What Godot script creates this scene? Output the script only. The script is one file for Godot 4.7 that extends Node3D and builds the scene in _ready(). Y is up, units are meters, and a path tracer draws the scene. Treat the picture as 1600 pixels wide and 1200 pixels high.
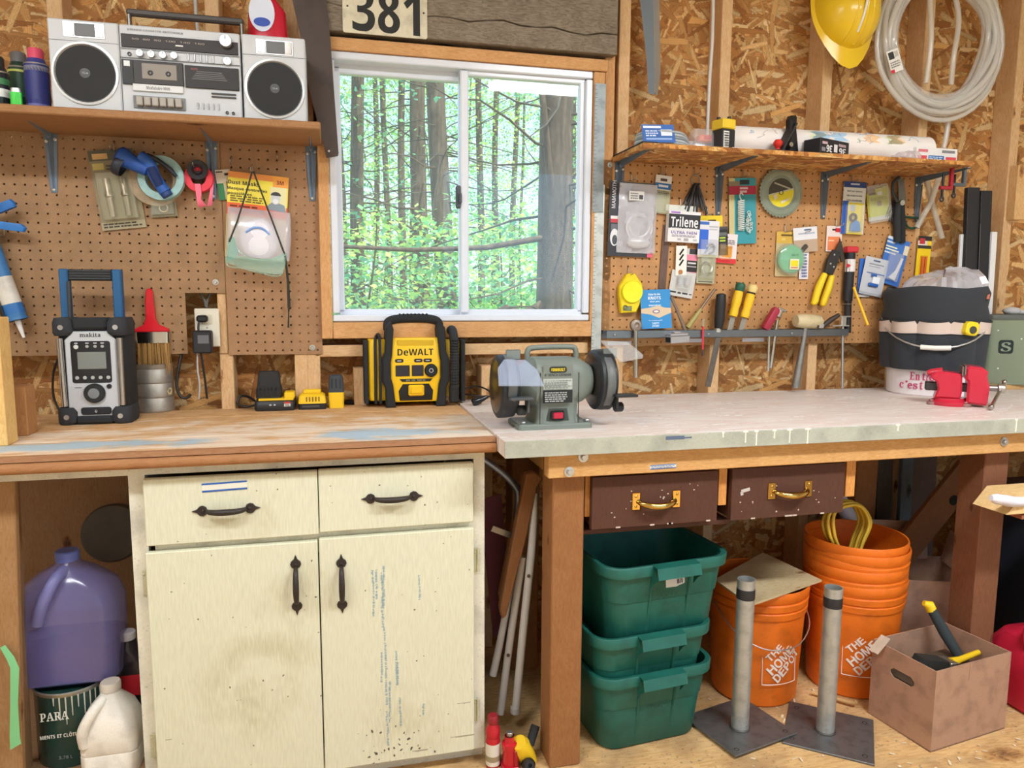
extends Node3D
# A shed workbench wall. Units are metres, y is up, the back wall's pegboards lie in the plane z = 0, the floor in y = 0.

class MB:
	# collects triangles with their own normals; x places whatever is added next
	var v := PackedVector3Array()
	var n := PackedVector3Array()
	var c := PackedColorArray()
	var uv := PackedVector2Array()
	var x := Transform3D()
	var k := Color(1, 1, 1)
	var coloured := false
	func at(p, deg = Vector3.ZERO):
		x = Transform3D(Basis.from_euler(deg * (PI / 180.0)), p)
		return self
	func frame(t):
		x = t
		return self
	func col(h):
		k = Color.html(h).srgb_to_linear()
		coloured = true
		return self
	func tri(a, b, d, na, nb, nd):
		a = x * a; b = x * b; d = x * d
		na = x.basis * na; nb = x.basis * nb; nd = x.basis * nd
		var g: Vector3 = (d - a).cross(b - a)
		if g.dot(na + nb + nd) < 0.0:
			var t = b; b = d; d = t
			t = nb; nb = nd; nd = t
		v.append(a); v.append(b); v.append(d)
		n.append(na.normalized()); n.append(nb.normalized()); n.append(nd.normalized())
		if coloured:
			c.append(k); c.append(k); c.append(k)
	func flat(ring):
		# a convex flat face, its normal found from its points (either way round)
		var m = Vector3.ZERO
		for i in range(1, ring.size() - 1):
			m += (ring[i] - ring[0]).cross(ring[i + 1] - ring[0])
		m = m.normalized()
		for i in range(1, ring.size() - 1):
			tri(ring[0], ring[i], ring[i + 1], m, m, m)
	func face(ring, m):
		for i in range(1, ring.size() - 1):
			tri(ring[0], ring[i], ring[i + 1], m, m, m)
	func box(cen, size, bev = 0.0):
		var h = size * 0.5
		bev = minf(bev, minf(h.x, minf(h.y, h.z)) * 0.9)
		for ax in 3:
			var u = (ax + 1) % 3
			var w = (ax + 2) % 3
			for s in [-1.0, 1.0]:
				var r = []
				for q in [[-1, -1], [1, -1], [1, 1], [-1, 1]]:
					var p = Vector3.ZERO
					p[ax] = s * h[ax]; p[u] = q[0] * (h[u] - bev); p[w] = q[1] * (h[w] - bev)
					r.append(cen + p)
				var m = Vector3.ZERO; m[ax] = s
				face(r, m)
			if bev > 0.0:
				for s in [-1.0, 1.0]:
					for t in [-1.0, 1.0]:
						var r = []
						for q in [[-1, 0], [1, 0], [1, 1], [-1, 1]]:
							var p = Vector3.ZERO
							p[ax] = q[0] * (h[ax] - bev)
							p[u] = s * (h[u] - (bev if q[1] == 0 else 0.0))
							p[w] = t * (h[w] - (0.0 if q[1] == 0 else bev))
							r.append(cen + p)
						var m = Vector3.ZERO; m[u] = s; m[w] = t
						face(r, m.normalized())
		if bev > 0.0:
			for a in [-1.0, 1.0]:
				for b in [-1.0, 1.0]:
					for d in [-1.0, 1.0]:
						var q = Vector3(a, b, d)
						face([cen + q * (h - Vector3(0, bev, bev)), cen + q * (h - Vector3(bev, 0, bev)), cen + q * (h - Vector3(bev, bev, 0))], q.normalized())
		return self
	func bx(cx, cy, cz, sx, sy, sz, bev = 0.0):
		return box(Vector3(cx, cy, cz), Vector3(sx, sy, sz), bev)
	func loft(rings, around = true, caps = true, crease = 0.75):
		# rings of equal length; normals are smoothed over edges that bend less than the crease (a cosine)
		var R = rings.size()
		var K = rings[0].size()
		var J = K if around else K - 1
		var F = []
		for i in R - 1:
			var row = []
			for j in J:
				var a = rings[i][j]; var b = rings[i][(j + 1) % K]; var d = rings[i + 1][(j + 1) % K]; var e = rings[i + 1][j]
				row.append((d - a).cross(e - b).normalized())
			F.append(row)
		for i in R - 1:
			for j in J:
				var own = F[i][j]
				var ns = []
				for q in [[0, 0], [0, 1], [1, 1], [1, 0]]:
					var s = Vector3.ZERO
					for di in 2:
						for dj in 2:
							var fi = i + q[0] - 1 + di
							var fj = j + q[1] - 1 + dj
							if fi < 0 or fi >= R - 1: continue
							if around: fj = posmod(fj, J)
							elif fj < 0 or fj >= J: continue
							if F[fi][fj].dot(own) > crease: s += F[fi][fj]
					ns.append(s if s.length() > 0.001 else own)
				var a = rings[i][j]; var b = rings[i][(j + 1) % K]; var d = rings[i + 1][(j + 1) % K]; var e = rings[i + 1][j]
				tri(a, b, d, ns[0], ns[1], ns[2])
				tri(a, d, e, ns[0], ns[2], ns[3])
		if caps and around:
			for q in [[0, 1], [R - 1, R - 2]]:
				var m = Vector3.ZERO; var o = Vector3.ZERO
				for p in rings[q[0]]: m += p
				for p in rings[q[1]]: o += p
				m /= K; o /= K
				var w = Vector3.ZERO
				for j in range(1, K - 1): w += (rings[q[0]][j] - rings[q[0]][0]).cross(rings[q[0]][j + 1] - rings[q[0]][0])
				if w.length() < 1e-12: continue
				w = w.normalized()
				if w.dot(m - o) < 0.0: w = -w
				for j in K: tri(m, rings[q[0]][j], rings[q[0]][(j + 1) % K], w, w, w)
		return self
	func lathe(prof, seg = 24, caps = false):
		# prof: [radius, height] pairs, turned round y
		var rings = []
		for p in prof:
			var r = []
			for j in seg:
				var a = TAU * j / seg
				r.append(Vector3(p[0] * cos(a), p[1], p[0] * sin(a)))
			rings.append(r)
		return loft(rings, true, caps)
	func cyl(r, y0, y1, seg = 20, b = 0.0):
		if b > 0.0: return lathe([[0.0001, y0], [r - b, y0], [r, y0 + b], [r, y1 - b], [r - b, y1], [0.0001, y1]], seg)
		return lathe([[0.0001, y0], [r, y0], [r, y1], [0.0001, y1]], seg)
	func rod(a, b, r, seg = 10, r2 = -1.0):
		return tube([a, b], [r, r2 if r2 >= 0.0 else r], seg)
	func tube(pts, r, seg = 8, closed = false):
		var rings = []
		var N = pts.size()
		var up = Vector3(0.31, 0.92, 0.21).normalized()
		for i in N:
			var d = (pts[(i + 1) % N] - pts[(i - 1 + N) % N]) if closed else (pts[mini(i + 1, N - 1)] - pts[maxi(i - 1, 0)])
			d = d.normalized()
			if absf(up.dot(d)) > 0.98: up = Vector3(0.9, 0.1, 0.4).normalized()
			var s = d.cross(up).normalized()
			up = s.cross(d).normalized()
			var rad = r[i] if r is Array else r
			var ring = []
			for j in seg:
				var a = TAU * j / seg
				ring.append(pts[i] + (s * cos(a) + up * sin(a)) * rad)
			rings.append(ring)
		if closed: rings.append(rings[0])
		return loft(rings, true, not closed, 0.4)
	func sph(cen, r, seg = 16):
		var rings = []
		for i in seg / 2 + 1:
			var b = PI * i / (seg / 2) - PI / 2
			var ring = []
			for j in seg:
				var a = TAU * j / seg
				ring.append(cen + Vector3(r.x * cos(b) * cos(a), r.y * sin(b), r.z * cos(b) * sin(a)))
			rings.append(ring)
		return loft(rings, true, false, -0.5)
	func rr(stack, q = 3):
		# rounded rectangles stacked along y: [y, width, depth, radius, (centre x, centre z)]
		var rings = []
		for s in stack:
			var ring = []
			var r = maxf(0.0001, minf(s[3], minf(s[1], s[2]) * 0.5 - 0.00005))
			var ox = s[4] if s.size() > 4 else 0.0
			var oz = s[5] if s.size() > 5 else 0.0
			for k4 in 4:
				var sx = [1, -1, -1, 1][k4]; var sz = [1, 1, -1, -1][k4]
				for j in q + 1:
					var a = PI / 2 * (k4 + float(j) / q)
					ring.append(Vector3(ox + sx * (s[1] / 2 - r) + r * cos(a), s[0], oz + sz * (s[2] / 2 - r) + r * sin(a)))
			rings.append(ring)
		return loft(rings)
	func plate(poly, z0, z1, bev = 0.0):
		# a flat outline in x, y, thick from z0 to z1, with a chamfer round its front
		var K = poly.size()
		var area = 0.0
		for i in K: area += poly[i].cross(poly[(i + 1) % K])
		var sg = 1.0 if area > 0 else -1.0
		var inner = []
		for i in K:
			var e0 = (poly[i] - poly[(i - 1 + K) % K]).normalized()
			var e1 = (poly[(i + 1) % K] - poly[i]).normalized()
			var m = Vector2(-e0.y - e1.y, e0.x + e1.x) * sg
			var l = maxf(m.length(), 0.3)
			inner.append(poly[i] + m / l * bev * minf(2.0 / l, 1.8))
		var top = PackedVector2Array(inner if bev > 0.0 else poly)
		var ids = Geometry2D.triangulate_polygon(top)
		for i in range(0, ids.size(), 3):
			var t = [top[ids[i]], top[ids[i + 1]], top[ids[i + 2]]]
			tri(Vector3(t[0].x, t[0].y, z1), Vector3(t[1].x, t[1].y, z1), Vector3(t[2].x, t[2].y, z1), Vector3.BACK, Vector3.BACK, Vector3.BACK)
		ids = Geometry2D.triangulate_polygon(PackedVector2Array(poly))
		for i in range(0, ids.size(), 3):
			var t = [poly[ids[i]], poly[ids[i + 1]], poly[ids[i + 2]]]
			tri(Vector3(t[0].x, t[0].y, z0), Vector3(t[1].x, t[1].y, z0), Vector3(t[2].x, t[2].y, z0), Vector3.FORWARD, Vector3.FORWARD, Vector3.FORWARD)
		var zs = z1 - (bev if z1 > z0 else -bev)
		for i in K:
			var a = poly[i]; var b = poly[(i + 1) % K]
			var e = (b - a).normalized()
			var m = Vector3(e.y, -e.x, 0) * sg
			face([Vector3(a.x, a.y, z0), Vector3(b.x, b.y, z0), Vector3(b.x, b.y, zs), Vector3(a.x, a.y, zs)], m)
			if bev > 0.0:
				var c0 = inner[i]; var c1 = inner[(i + 1) % K]
				face([Vector3(a.x, a.y, zs), Vector3(b.x, b.y, zs), Vector3(c1.x, c1.y, z1), Vector3(c0.x, c0.y, z1)], (m + Vector3.BACK).normalized())
		return self
	func extr(prof, x0, x1):
		# an outline of [z, y] pairs drawn out along x
		var rings = []
		for e in [x0, x1]:
			var r = []
			for p in prof: r.append(Vector3(e, p[1], p[0]))
			rings.append(r)
		return loft(rings, true, true, 0.8)
	func rect(x0, y0, x1, y1, z):
		face([Vector3(x0, y0, z), Vector3(x1, y0, z), Vector3(x1, y1, z), Vector3(x0, y1, z)], Vector3.BACK)
		return self
	func planar(au, av, o = Vector2.ZERO):
		uv.resize(v.size())
		for i in v.size(): uv[i] = Vector2(v[i].dot(au), v[i].dot(av)) + o
		return self
	func mesh():
		var a = []
		a.resize(Mesh.ARRAY_MAX)
		a[Mesh.ARRAY_VERTEX] = v
		a[Mesh.ARRAY_NORMAL] = n
		if coloured: a[Mesh.ARRAY_COLOR] = c
		if uv.size(): a[Mesh.ARRAY_TEX_UV] = uv
		var m = ArrayMesh.new()
		m.add_surface_from_arrays(Mesh.PRIMITIVE_TRIANGLES, a)
		return m

var taken := {}
var mats := {}
var tex := {}
var fonts := []
var rng := RandomNumberGenerator.new()

func numbered(called):
	var k = taken.get(called, 0)
	taken[called] = k + 1
	return called if k == 0 else "%s_%03d" % [called, k]

func thing(called, label, category, at = Vector3.ZERO, group = "", deg = Vector3.ZERO):
	var o = Node3D.new()
	o.name = numbered(called)
	add_child(o)
	o.position = at
	o.rotation_degrees = deg
	tag(o, label, category, group)
	return o

func tag(o, label, category, group = ""):
	o.set_meta("label", label)
	o.set_meta("category", category)
	if group: o.set_meta("group", group)

func part(parent, called, mb, m, label = ""):
	var o = MeshInstance3D.new()
	o.name = called
	o.mesh = mb.mesh()
	o.material_override = m
	parent.add_child(o, true)
	if label: o.set_meta("label", label)
	return o

func piece(parent, called, mesh, m, t):
	# a part that shares its mesh with others
	var o = MeshInstance3D.new()
	o.name = called
	o.mesh = mesh
	o.material_override = m
	parent.add_child(o, true)
	o.transform = t
	return o

func solo(called, label, category, mb, m, at = Vector3.ZERO, group = "", deg = Vector3.ZERO):
	var o = MeshInstance3D.new()
	o.name = numbered(called)
	o.mesh = mb.mesh()
	o.material_override = m
	add_child(o)
	o.position = at
	o.rotation_degrees = deg
	tag(o, label, category, group)
	return o

func struct(called, mb, m):
	var o = part(self, called, mb, m)
	o.set_meta("kind", "structure")
	return o

func copy(o, at, deg = Vector3.ZERO, label = ""):
	var r = o.duplicate()
	r.name = numbered(String(o.name))
	add_child(r)
	r.position = at
	r.rotation_degrees = deg
	if label: r.set_meta("label", label)
	return r

func M(finish, hex = "ffffff"):
	# one material per finish and base colour
	var key = finish + hex
	if mats.has(key): return mats[key]
	var m = StandardMaterial3D.new()
	m.albedo_color = Color.html(hex)
	m.roughness = 0.85
	match finish:
		"matte": pass
		"satin": m.roughness = 0.5
		"gloss": m.roughness = 0.22
		"print":
			m.vertex_color_use_as_albedo = true
			m.roughness = 0.5
		"cloth":
			m.roughness = 0.95
			m.rim_enabled = true
			m.rim = 0.3
			m.normal_enabled = true
			m.normal_texture = tex.cloth
			m.uv1_triplanar = true
			m.uv1_scale = Vector3.ONE * 45.0
		"steel":
			m.metallic = 0.9
			m.roughness = 0.38
		"chrome":
			m.metallic = 1.0
			m.roughness = 0.14
		"worn":
			# galvanised or worn bare metal
			m.metallic = 0.7
			m.roughness = 0.5
			m.albedo_texture = tex.blotch
			m.uv1_triplanar = true
			m.uv1_scale = Vector3.ONE * 5.0
		"clear":
			m.transparency = BaseMaterial3D.TRANSPARENCY_ALPHA
			m.albedo_color.a = 0.22
			m.roughness = 0.12
		"film":
			m.transparency = BaseMaterial3D.TRANSPARENCY_ALPHA
			m.albedo_color.a = 0.45
			m.roughness = 0.18
		"milky":
			m.transparency = BaseMaterial3D.TRANSPARENCY_ALPHA
			m.albedo_color.a = 0.62
			m.roughness = 0.35
		"wood_h", "wood_v":
			m.albedo_texture = tex[finish]
			m.uv1_triplanar = true
			m.uv1_world_triplanar = true
			m.uv1_scale = Vector3.ONE * 1.4
			m.roughness = 0.75
		"wood_l":
			# grain along the piece's own x
			m.albedo_texture = tex.wood_h
			m.uv1_triplanar = true
			m.uv1_scale = Vector3.ONE * 1.4
			m.roughness = 0.75
		"old_h":
			m.albedo_texture = tex.old_wood
			m.uv1_triplanar = true
			m.uv1_world_triplanar = true
			m.uv1_scale = Vector3.ONE * 1.3
			m.roughness = 0.9
		"osb":
			m.albedo_texture = tex.osb
			m.uv1_triplanar = true
			m.uv1_world_triplanar = true
			m.uv1_scale = Vector3.ONE * 1.0
			m.roughness = 0.8
		"peg":
			m.albedo_texture = tex.fine
			m.uv1_triplanar = true
			m.uv1_world_triplanar = true
			m.uv1_scale = Vector3.ONE * 2.2
			m.roughness = 0.6
		"stain":
			# old paint and soiled plastic: uneven, speckled
			m.albedo_texture = tex.blotch
			m.uv1_triplanar = true
			m.uv1_world_triplanar = true
			m.uv1_scale = Vector3.ONE * 1.7
			m.roughness = 0.6
		"soiled":
			m.albedo_texture = tex.blotch
			m.uv1_triplanar = true
			m.uv1_scale = Vector3.ONE * 3.0
			m.roughness = 0.48
		"ply":
			m.albedo_texture = tex.floor
			m.uv1_triplanar = true
			m.uv1_world_triplanar = true
			m.uv1_scale = Vector3.ONE * 0.7
			m.roughness = 0.8
		"cabinet":
			m.albedo_texture = tex.cabinet
			m.roughness = 0.55
			m.heightmap_enabled = true
			m.heightmap_texture = tex.grain_height
			m.heightmap_scale = 0.06
		"benchtop":
			m.albedo_texture = tex.benchtop
			m.roughness = 0.62
		"whitetop":
			m.albedo_texture = tex.whitetop
			m.roughness = 0.42
		"leaf":
			m.vertex_color_use_as_albedo = true
			m.roughness = 0.6
			m.backlight_enabled = true
			m.backlight = Color(1.0, 1.0, 1.0)
		"bark":
			m.albedo_texture = tex.bark
			m.uv1_triplanar = true
			m.uv1_world_triplanar = true
			m.uv1_scale = Vector3.ONE * 0.9
		"glass":
			m.transparency = BaseMaterial3D.TRANSPARENCY_ALPHA
			m.albedo_color.a = 0.05
			m.roughness = 0.02
		"tinted":
			m.refraction_enabled = true
			m.refraction_scale = 0.04
			m.albedo_color.a = 0.0
			m.roughness = 0.08
	m.resource_name = finish + "_" + hex
	mats[key] = m
	return m

func txt(par, s, px, py, pz, w, h, hex, deg = Vector3.ZERO, font = 1, called = "lettering"):
	# lettering fitted into a w by h field; 0 sans, 1 sans bold, 2 serif bold
	var t = TextMesh.new()
	t.text = s
	t.font = fonts[font]
	t.font_size = 64
	t.pixel_size = 0.001
	t.depth = 0.001
	t.curve_step = 4.0
	var b = t.get_aabb()
	var o = MeshInstance3D.new()
	o.name = called
	o.mesh = t
	o.material_override = M("satin", hex)
	par.add_child(o, true)
	var sc = Vector3(w / maxf(b.size.x, 0.001), h / maxf(b.size.y, 0.001), 0.4)
	var mid = b.get_center() * sc
	var bs = Basis.from_euler(deg * (PI / 180.0))
	o.transform = Transform3D(bs * Basis.from_scale(sc), Vector3(px, py, pz) - bs * Vector3(mid.x, mid.y, 0))
	return o

func arc(cx, cy, rx, ry, a0, a1, n):
	var r = []
	for i in n + 1:
		var a = deg_to_rad(lerpf(a0, a1, float(i) / n))
		r.append(Vector2(cx + rx * cos(a), cy + ry * sin(a)))
	return r

func disc(cx, cy, r, n = 20):
	return arc(cx, cy, r, r, 0, 360.0 - 360.0 / n, n - 1)

func rpoly(w, h, r, n = 3, cx = 0.0, cy = 0.0):
	# a rounded rectangle outline
	return arc(cx + w / 2 - r, cy + h / 2 - r, r, r, 0, 90, n) + arc(cx - w / 2 + r, cy + h / 2 - r, r, r, 90, 180, n) + arc(cx - w / 2 + r, cy - h / 2 + r, r, r, 180, 270, n) + arc(cx + w / 2 - r, cy - h / 2 + r, r, r, 270, 360, n)

func smooth(pts, n = 6, closed = false):
	# a curve through the points
	var out = []
	var N = pts.size()
	for i in (N if closed else N - 1):
		var p0 = pts[(i - 1 + N) % N] if closed else pts[maxi(i - 1, 0)]
		var p1 = pts[i]
		var p2 = pts[(i + 1) % N]
		var p3 = pts[(i + 2) % N] if closed else pts[mini(i + 2, N - 1)]
		for j in n:
			var t = float(j) / n
			out.append(0.5 * ((2.0 * p1) + (p2 - p0) * t + (2.0 * p0 - 5.0 * p1 + 4.0 * p2 - p3) * t * t + (3.0 * p1 - p0 - 3.0 * p2 + p3) * t * t * t))
	if not closed: out.append(pts[N - 1])
	return out

func ring_pts(cen, r, n = 32, ax = Vector3.BACK):
	var u = ax.cross(Vector3(0.2, 0.9, 0.3)).normalized()
	var w = ax.cross(u).normalized()
	var out = []
	for i in n:
		out.append(cen + (u * cos(TAU * i / n) + w * sin(TAU * i / n)) * r)
	return out

func card(called, label, category, b, z, deg, base, prints = [], thick = 0.0012, group = ""):
	# a printed card in the wall's plane: b = centre x, y, width, height; prints are [x0, y0, x1, y1, colour] as shares of it from its top left
	var o = thing(called, label, category, Vector3(b.x, b.y, z), group, Vector3(0, 0, deg))
	part(o, "card", printed(b.z, b.w, base, prints, thick), M("print"))
	return o

func printed(w, h, base, prints, thick):
	var mb = MB.new().col(base).bx(0, 0, 0, w, h, thick)
	var q = thick / 2 + 0.0002
	for p in prints:
		mb.col(p[4]).rect((p[0] - 0.5) * w, (0.5 - p[3]) * h, (p[2] - 0.5) * w, (0.5 - p[1]) * h, q)
		q += 0.0001
	return mb

func lines(x0, y0, x1, y1, rows, hex, seed_ = 1):
	# rows of print too small to read
	var r = RandomNumberGenerator.new()
	r.seed = seed_
	var out = []
	var dy = (y1 - y0) / rows
	for i in rows:
		var cx = x0
		while cx < x1 - 0.02:
			var l = minf(r.randf_range(0.05, 0.16), x1 - cx)
			out.append([cx, y0 + dy * (i + 0.2), cx + l * 0.8, y0 + dy * (i + 0.75), hex])
			cx += l
		if r.randf() < 0.3: out.pop_back()
	return out

# ---------- textures: grain, flakes, paint and wear of the surfaces ----------
func nb(seed_, fw, fh, freq, W, H, oct = 3):
	# seamless noise drawn small and stretched to W by H
	var f = FastNoiseLite.new()
	f.seed = seed_
	f.noise_type = FastNoiseLite.TYPE_SIMPLEX_SMOOTH
	f.frequency = freq
	f.fractal_octaves = oct
	var im = f.get_seamless_image(fw, fh)
	im.convert(Image.FORMAT_L8)
	if fw != W or fh != H: im.resize(W, H, Image.INTERPOLATE_CUBIC)
	return im.get_data()

func save_tex(key, W, H, bytes, fmt = Image.FORMAT_RGB8):
	tex[key] = ImageTexture.create_from_image(Image.create_from_data(W, H, false, fmt, bytes))

func wood_bytes(seed_, W, H, c0, c1, c2, knots):
	# grain along x, with rings that bow round knots
	var a = nb(seed_, 40, H, 0.06, W, H)
	var b = nb(seed_ + 1, 90, H, 0.25, W, H)
	var d = nb(seed_ + 2, W, H, 0.02, W, H)
	var r = RandomNumberGenerator.new()
	r.seed = seed_
	var lut = PackedByteArray()
	for i in 256:
		var t = i / 170.0
		var c = c0.lerp(c1, t) if t < 1.0 else c1.lerp(c2, (t - 1.0) * 2.0)
		lut.append(int(c.r * 255)); lut.append(int(c.g * 255)); lut.append(int(c.b * 255))
	var g = PackedInt32Array()
	g.resize(W * H)
	var i = 0
	for y in H:
		var yo = int(y * 2304.0 / H)
		for x in W:
			var ring = (a[i] * 7 + yo) & 255
			g[i] = ((ring * ring) >> 8) * 77 / 255 + b[i] * 60 / 255 + d[i] * 50 / 255 - 14
			i += 1
	for k in knots:
		var kx = r.randi() % W
		var ky = r.randi() % H
		var kr = r.randf_range(5, 11) * H / 512.0
		for y in range(maxi(0, int(ky - kr * 3)), mini(H, int(ky + kr * 3))):
			for x in range(maxi(0, int(kx - kr * 6.6)), mini(W, int(kx + kr * 6.6))):
				var q = Vector2((x - kx) * 0.45, y - ky).length() / kr
				if q < 1.0: g[y * W + x] += int(187 * (1.0 - q * 0.5))
				elif q < 3.0: g[y * W + x] += int(76 * (1.0 - q / 3.0) * (0.5 + 0.5 * sin(q * 14.0)))
	var out = PackedByteArray()
	out.resize(W * H * 3)
	for j in W * H:
		var t = clampi(g[j], 0, 255) * 3
		out[j * 3] = lut[t]; out[j * 3 + 1] = lut[t + 1]; out[j * 3 + 2] = lut[t + 2]
	return out

func turned(bytes, W, H):
	var im = Image.create_from_data(W, H, false, Image.FORMAT_RGB8, bytes)
	im.rotate_90(CLOCKWISE)
	return im

func make_textures():
	var W = 400
	var wb = wood_bytes(11, W, W, Color("fffaf0"), Color("dcc3a4"), Color("6b4a30"), 5)
	save_tex("wood_h", W, W, wb)
	tex.wood_v = ImageTexture.create_from_image(turned(wb, W, W))
	save_tex("old_wood", W, W, wood_bytes(31, W, W, Color("f4f0ea"), Color("8e867c"), Color("38322c"), 3))
	# blotches and specks
	var a = nb(51, 256, 256, 0.02, 256, 256, 4)
	var b = nb(52, 256, 256, 0.3, 256, 256, 2)
	var o = PackedByteArray(); o.resize(256 * 256 * 3)
	for i in 256 * 256:
		var t = 1.0 - 0.12 * clampf((a[i] - 110) / 120.0, 0, 1) - 0.07 * (b[i] / 255.0)
		if b[i] > 222: t -= 0.12
		o[i * 3] = int(t * 255); o[i * 3 + 1] = int(t * 253); o[i * 3 + 2] = int(t * 248)
	save_tex("blotch", 256, 256, o)
	# hardboard: fine fibres
	b = nb(62, 320, 320, 0.35, 320, 320, 2)
	a = nb(61, 320, 320, 0.02, 320, 320, 4)
	o = PackedByteArray(); o.resize(320 * 320 * 3)
	for i in 320 * 320:
		var t = 0.86 + 0.1 * (a[i] / 255.0 - 0.5) + 0.16 * (b[i] / 255.0 - 0.5)
		o[i * 3] = int(clampf(t, 0, 1) * 255); o[i * 3 + 1] = int(clampf(t * 0.985, 0, 1) * 255); o[i * 3 + 2] = int(clampf(t * 0.96, 0, 1) * 255)
	save_tex("fine", 320, 320, o)
	# oriented strand board: flakes pressed over each other, and their relief
	var S = 512
	o = PackedByteArray(); o.resize(S * S * 3)
	var hgt = PackedByteArray(); hgt.resize(S * S)
	for i in S * S:
		o[i * 3] = 176; o[i * 3 + 1] = 128; o[i * 3 + 2] = 76; hgt[i] = 90
	rng.seed = 7
	var tones = [Color("f2cf98"), Color("e3b578"), Color("d29d60"), Color("c48a4e"), Color("c08a52"), Color("eac389"), Color("a8713c"), Color("ddab6c"), Color("f8dfb2")]
	for f in 2100:
		var cx = rng.randf() * S
		var cy = rng.randf() * S
		var ang = rng.randfn(0.0, 0.7) + (PI / 2 if rng.randf() < 0.3 else 0.0)
		var L = rng.randf_range(9, 34)
		var wd = rng.randf_range(2.0, 7.0)
		var c = tones[rng.randi() % tones.size()]
		var sh = rng.randf_range(0.88, 1.06)
		var ca = cos(ang); var sa = sin(ang)
		var lv = rng.randi_range(70, 200)
		var skew = rng.randf_range(-0.5, 0.5)
		for u in range(-int(L), int(L) + 1):
			var ww = wd * (1.0 - 0.3 * absf(u) / L)
			for q in range(-int(ww), int(ww) + 1):
				var uu = u + q * skew
				var X = posmod(int(cx + uu * ca - q * sa), S)
				var Y = posmod(int(cy + uu * sa + q * ca), S)
				var i = Y * S + X
				var e = sh * (0.86 if absi(q) >= int(ww) else 1.0) * (1.0 - 0.05 * float(posmod(q * 7 + int(L), 3)))
				o[i * 3] = mini(255, int(c.r * 255 * e)); o[i * 3 + 1] = mini(255, int(c.g * 255 * e)); o[i * 3 + 2] = mini(255, int(c.b * 255 * e))
				hgt[i] = lv
	save_tex("osb", S, S, o)
	save_tex("osb_height", S, S, hgt, Image.FORMAT_L8)
	# bark
	a = nb(71, 256, 32, 0.08, 256, 256, 4)
	b = nb(72, 256, 100, 0.2, 256, 256, 3)
	o = PackedByteArray(); o.resize(256 * 256 * 3)
	for i in 256 * 256:
		var t = 0.45 + 0.5 * a[i] / 255.0 + 0.3 * (b[i] / 255.0 - 0.4)
		t = clampf(t, 0.0, 1.0)
		o[i * 3] = int(t * 255); o[i * 3 + 1] = int(t * 250); o[i * 3 + 2] = int(t * 240)
	save_tex("bark", 256, 256, o)
	# weave, as a normal map
	var im = Image.create(64, 64, false, Image.FORMAT_RGB8)
	for y in 64:
		for x in 64:
			var t = 0.5 + 0.25 * sin(x * TAU / 8.0) * cos(y * TAU / 8.0) + 0.2 * sin(y * TAU / 4.0)
			im.set_pixel(x, y, Color(t, t, t))
	im.bump_map_to_normal_map(1.5)
	tex.cloth = ImageTexture.create_from_image(im)
	# painted grain, as relief
	save_tex("grain_height", 256, 256, nb(81, 256, 20, 0.2, 256, 256, 2), Image.FORMAT_L8)
	make_floor()
	make_cabinet_paint()
	make_benchtop()
	make_whitetop()

func make_floor():
	# plywood sheathing: broad grain along x, with spilt paint and scuffs
	var W = 512
	var by = wood_bytes(91, W, W, Color("e2bd86"), Color("b98a52"), Color("7c5632"), 4)
	var a = nb(92, W, W, 0.012, W, W, 4)
	var b = nb(93, W, W, 0.16, W, W, 2)
	for i in W * W:
		var d = clampf((a[i] - 120) / 90.0, 0, 1) * 0.35
		var s = 1.0 if b[i] < 205 else 0.75
		var wt = clampf((b[i] - 226) / 12.0, 0, 1)
		for q in 3:
			var t = by[i * 3 + q] * s
			t = lerpf(t, [118.0, 92.0, 66.0][q], d)
			by[i * 3 + q] = int(lerpf(t, [226.0, 214.0, 190.0][q], wt))
	save_tex("floor", W, W, by)

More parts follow.
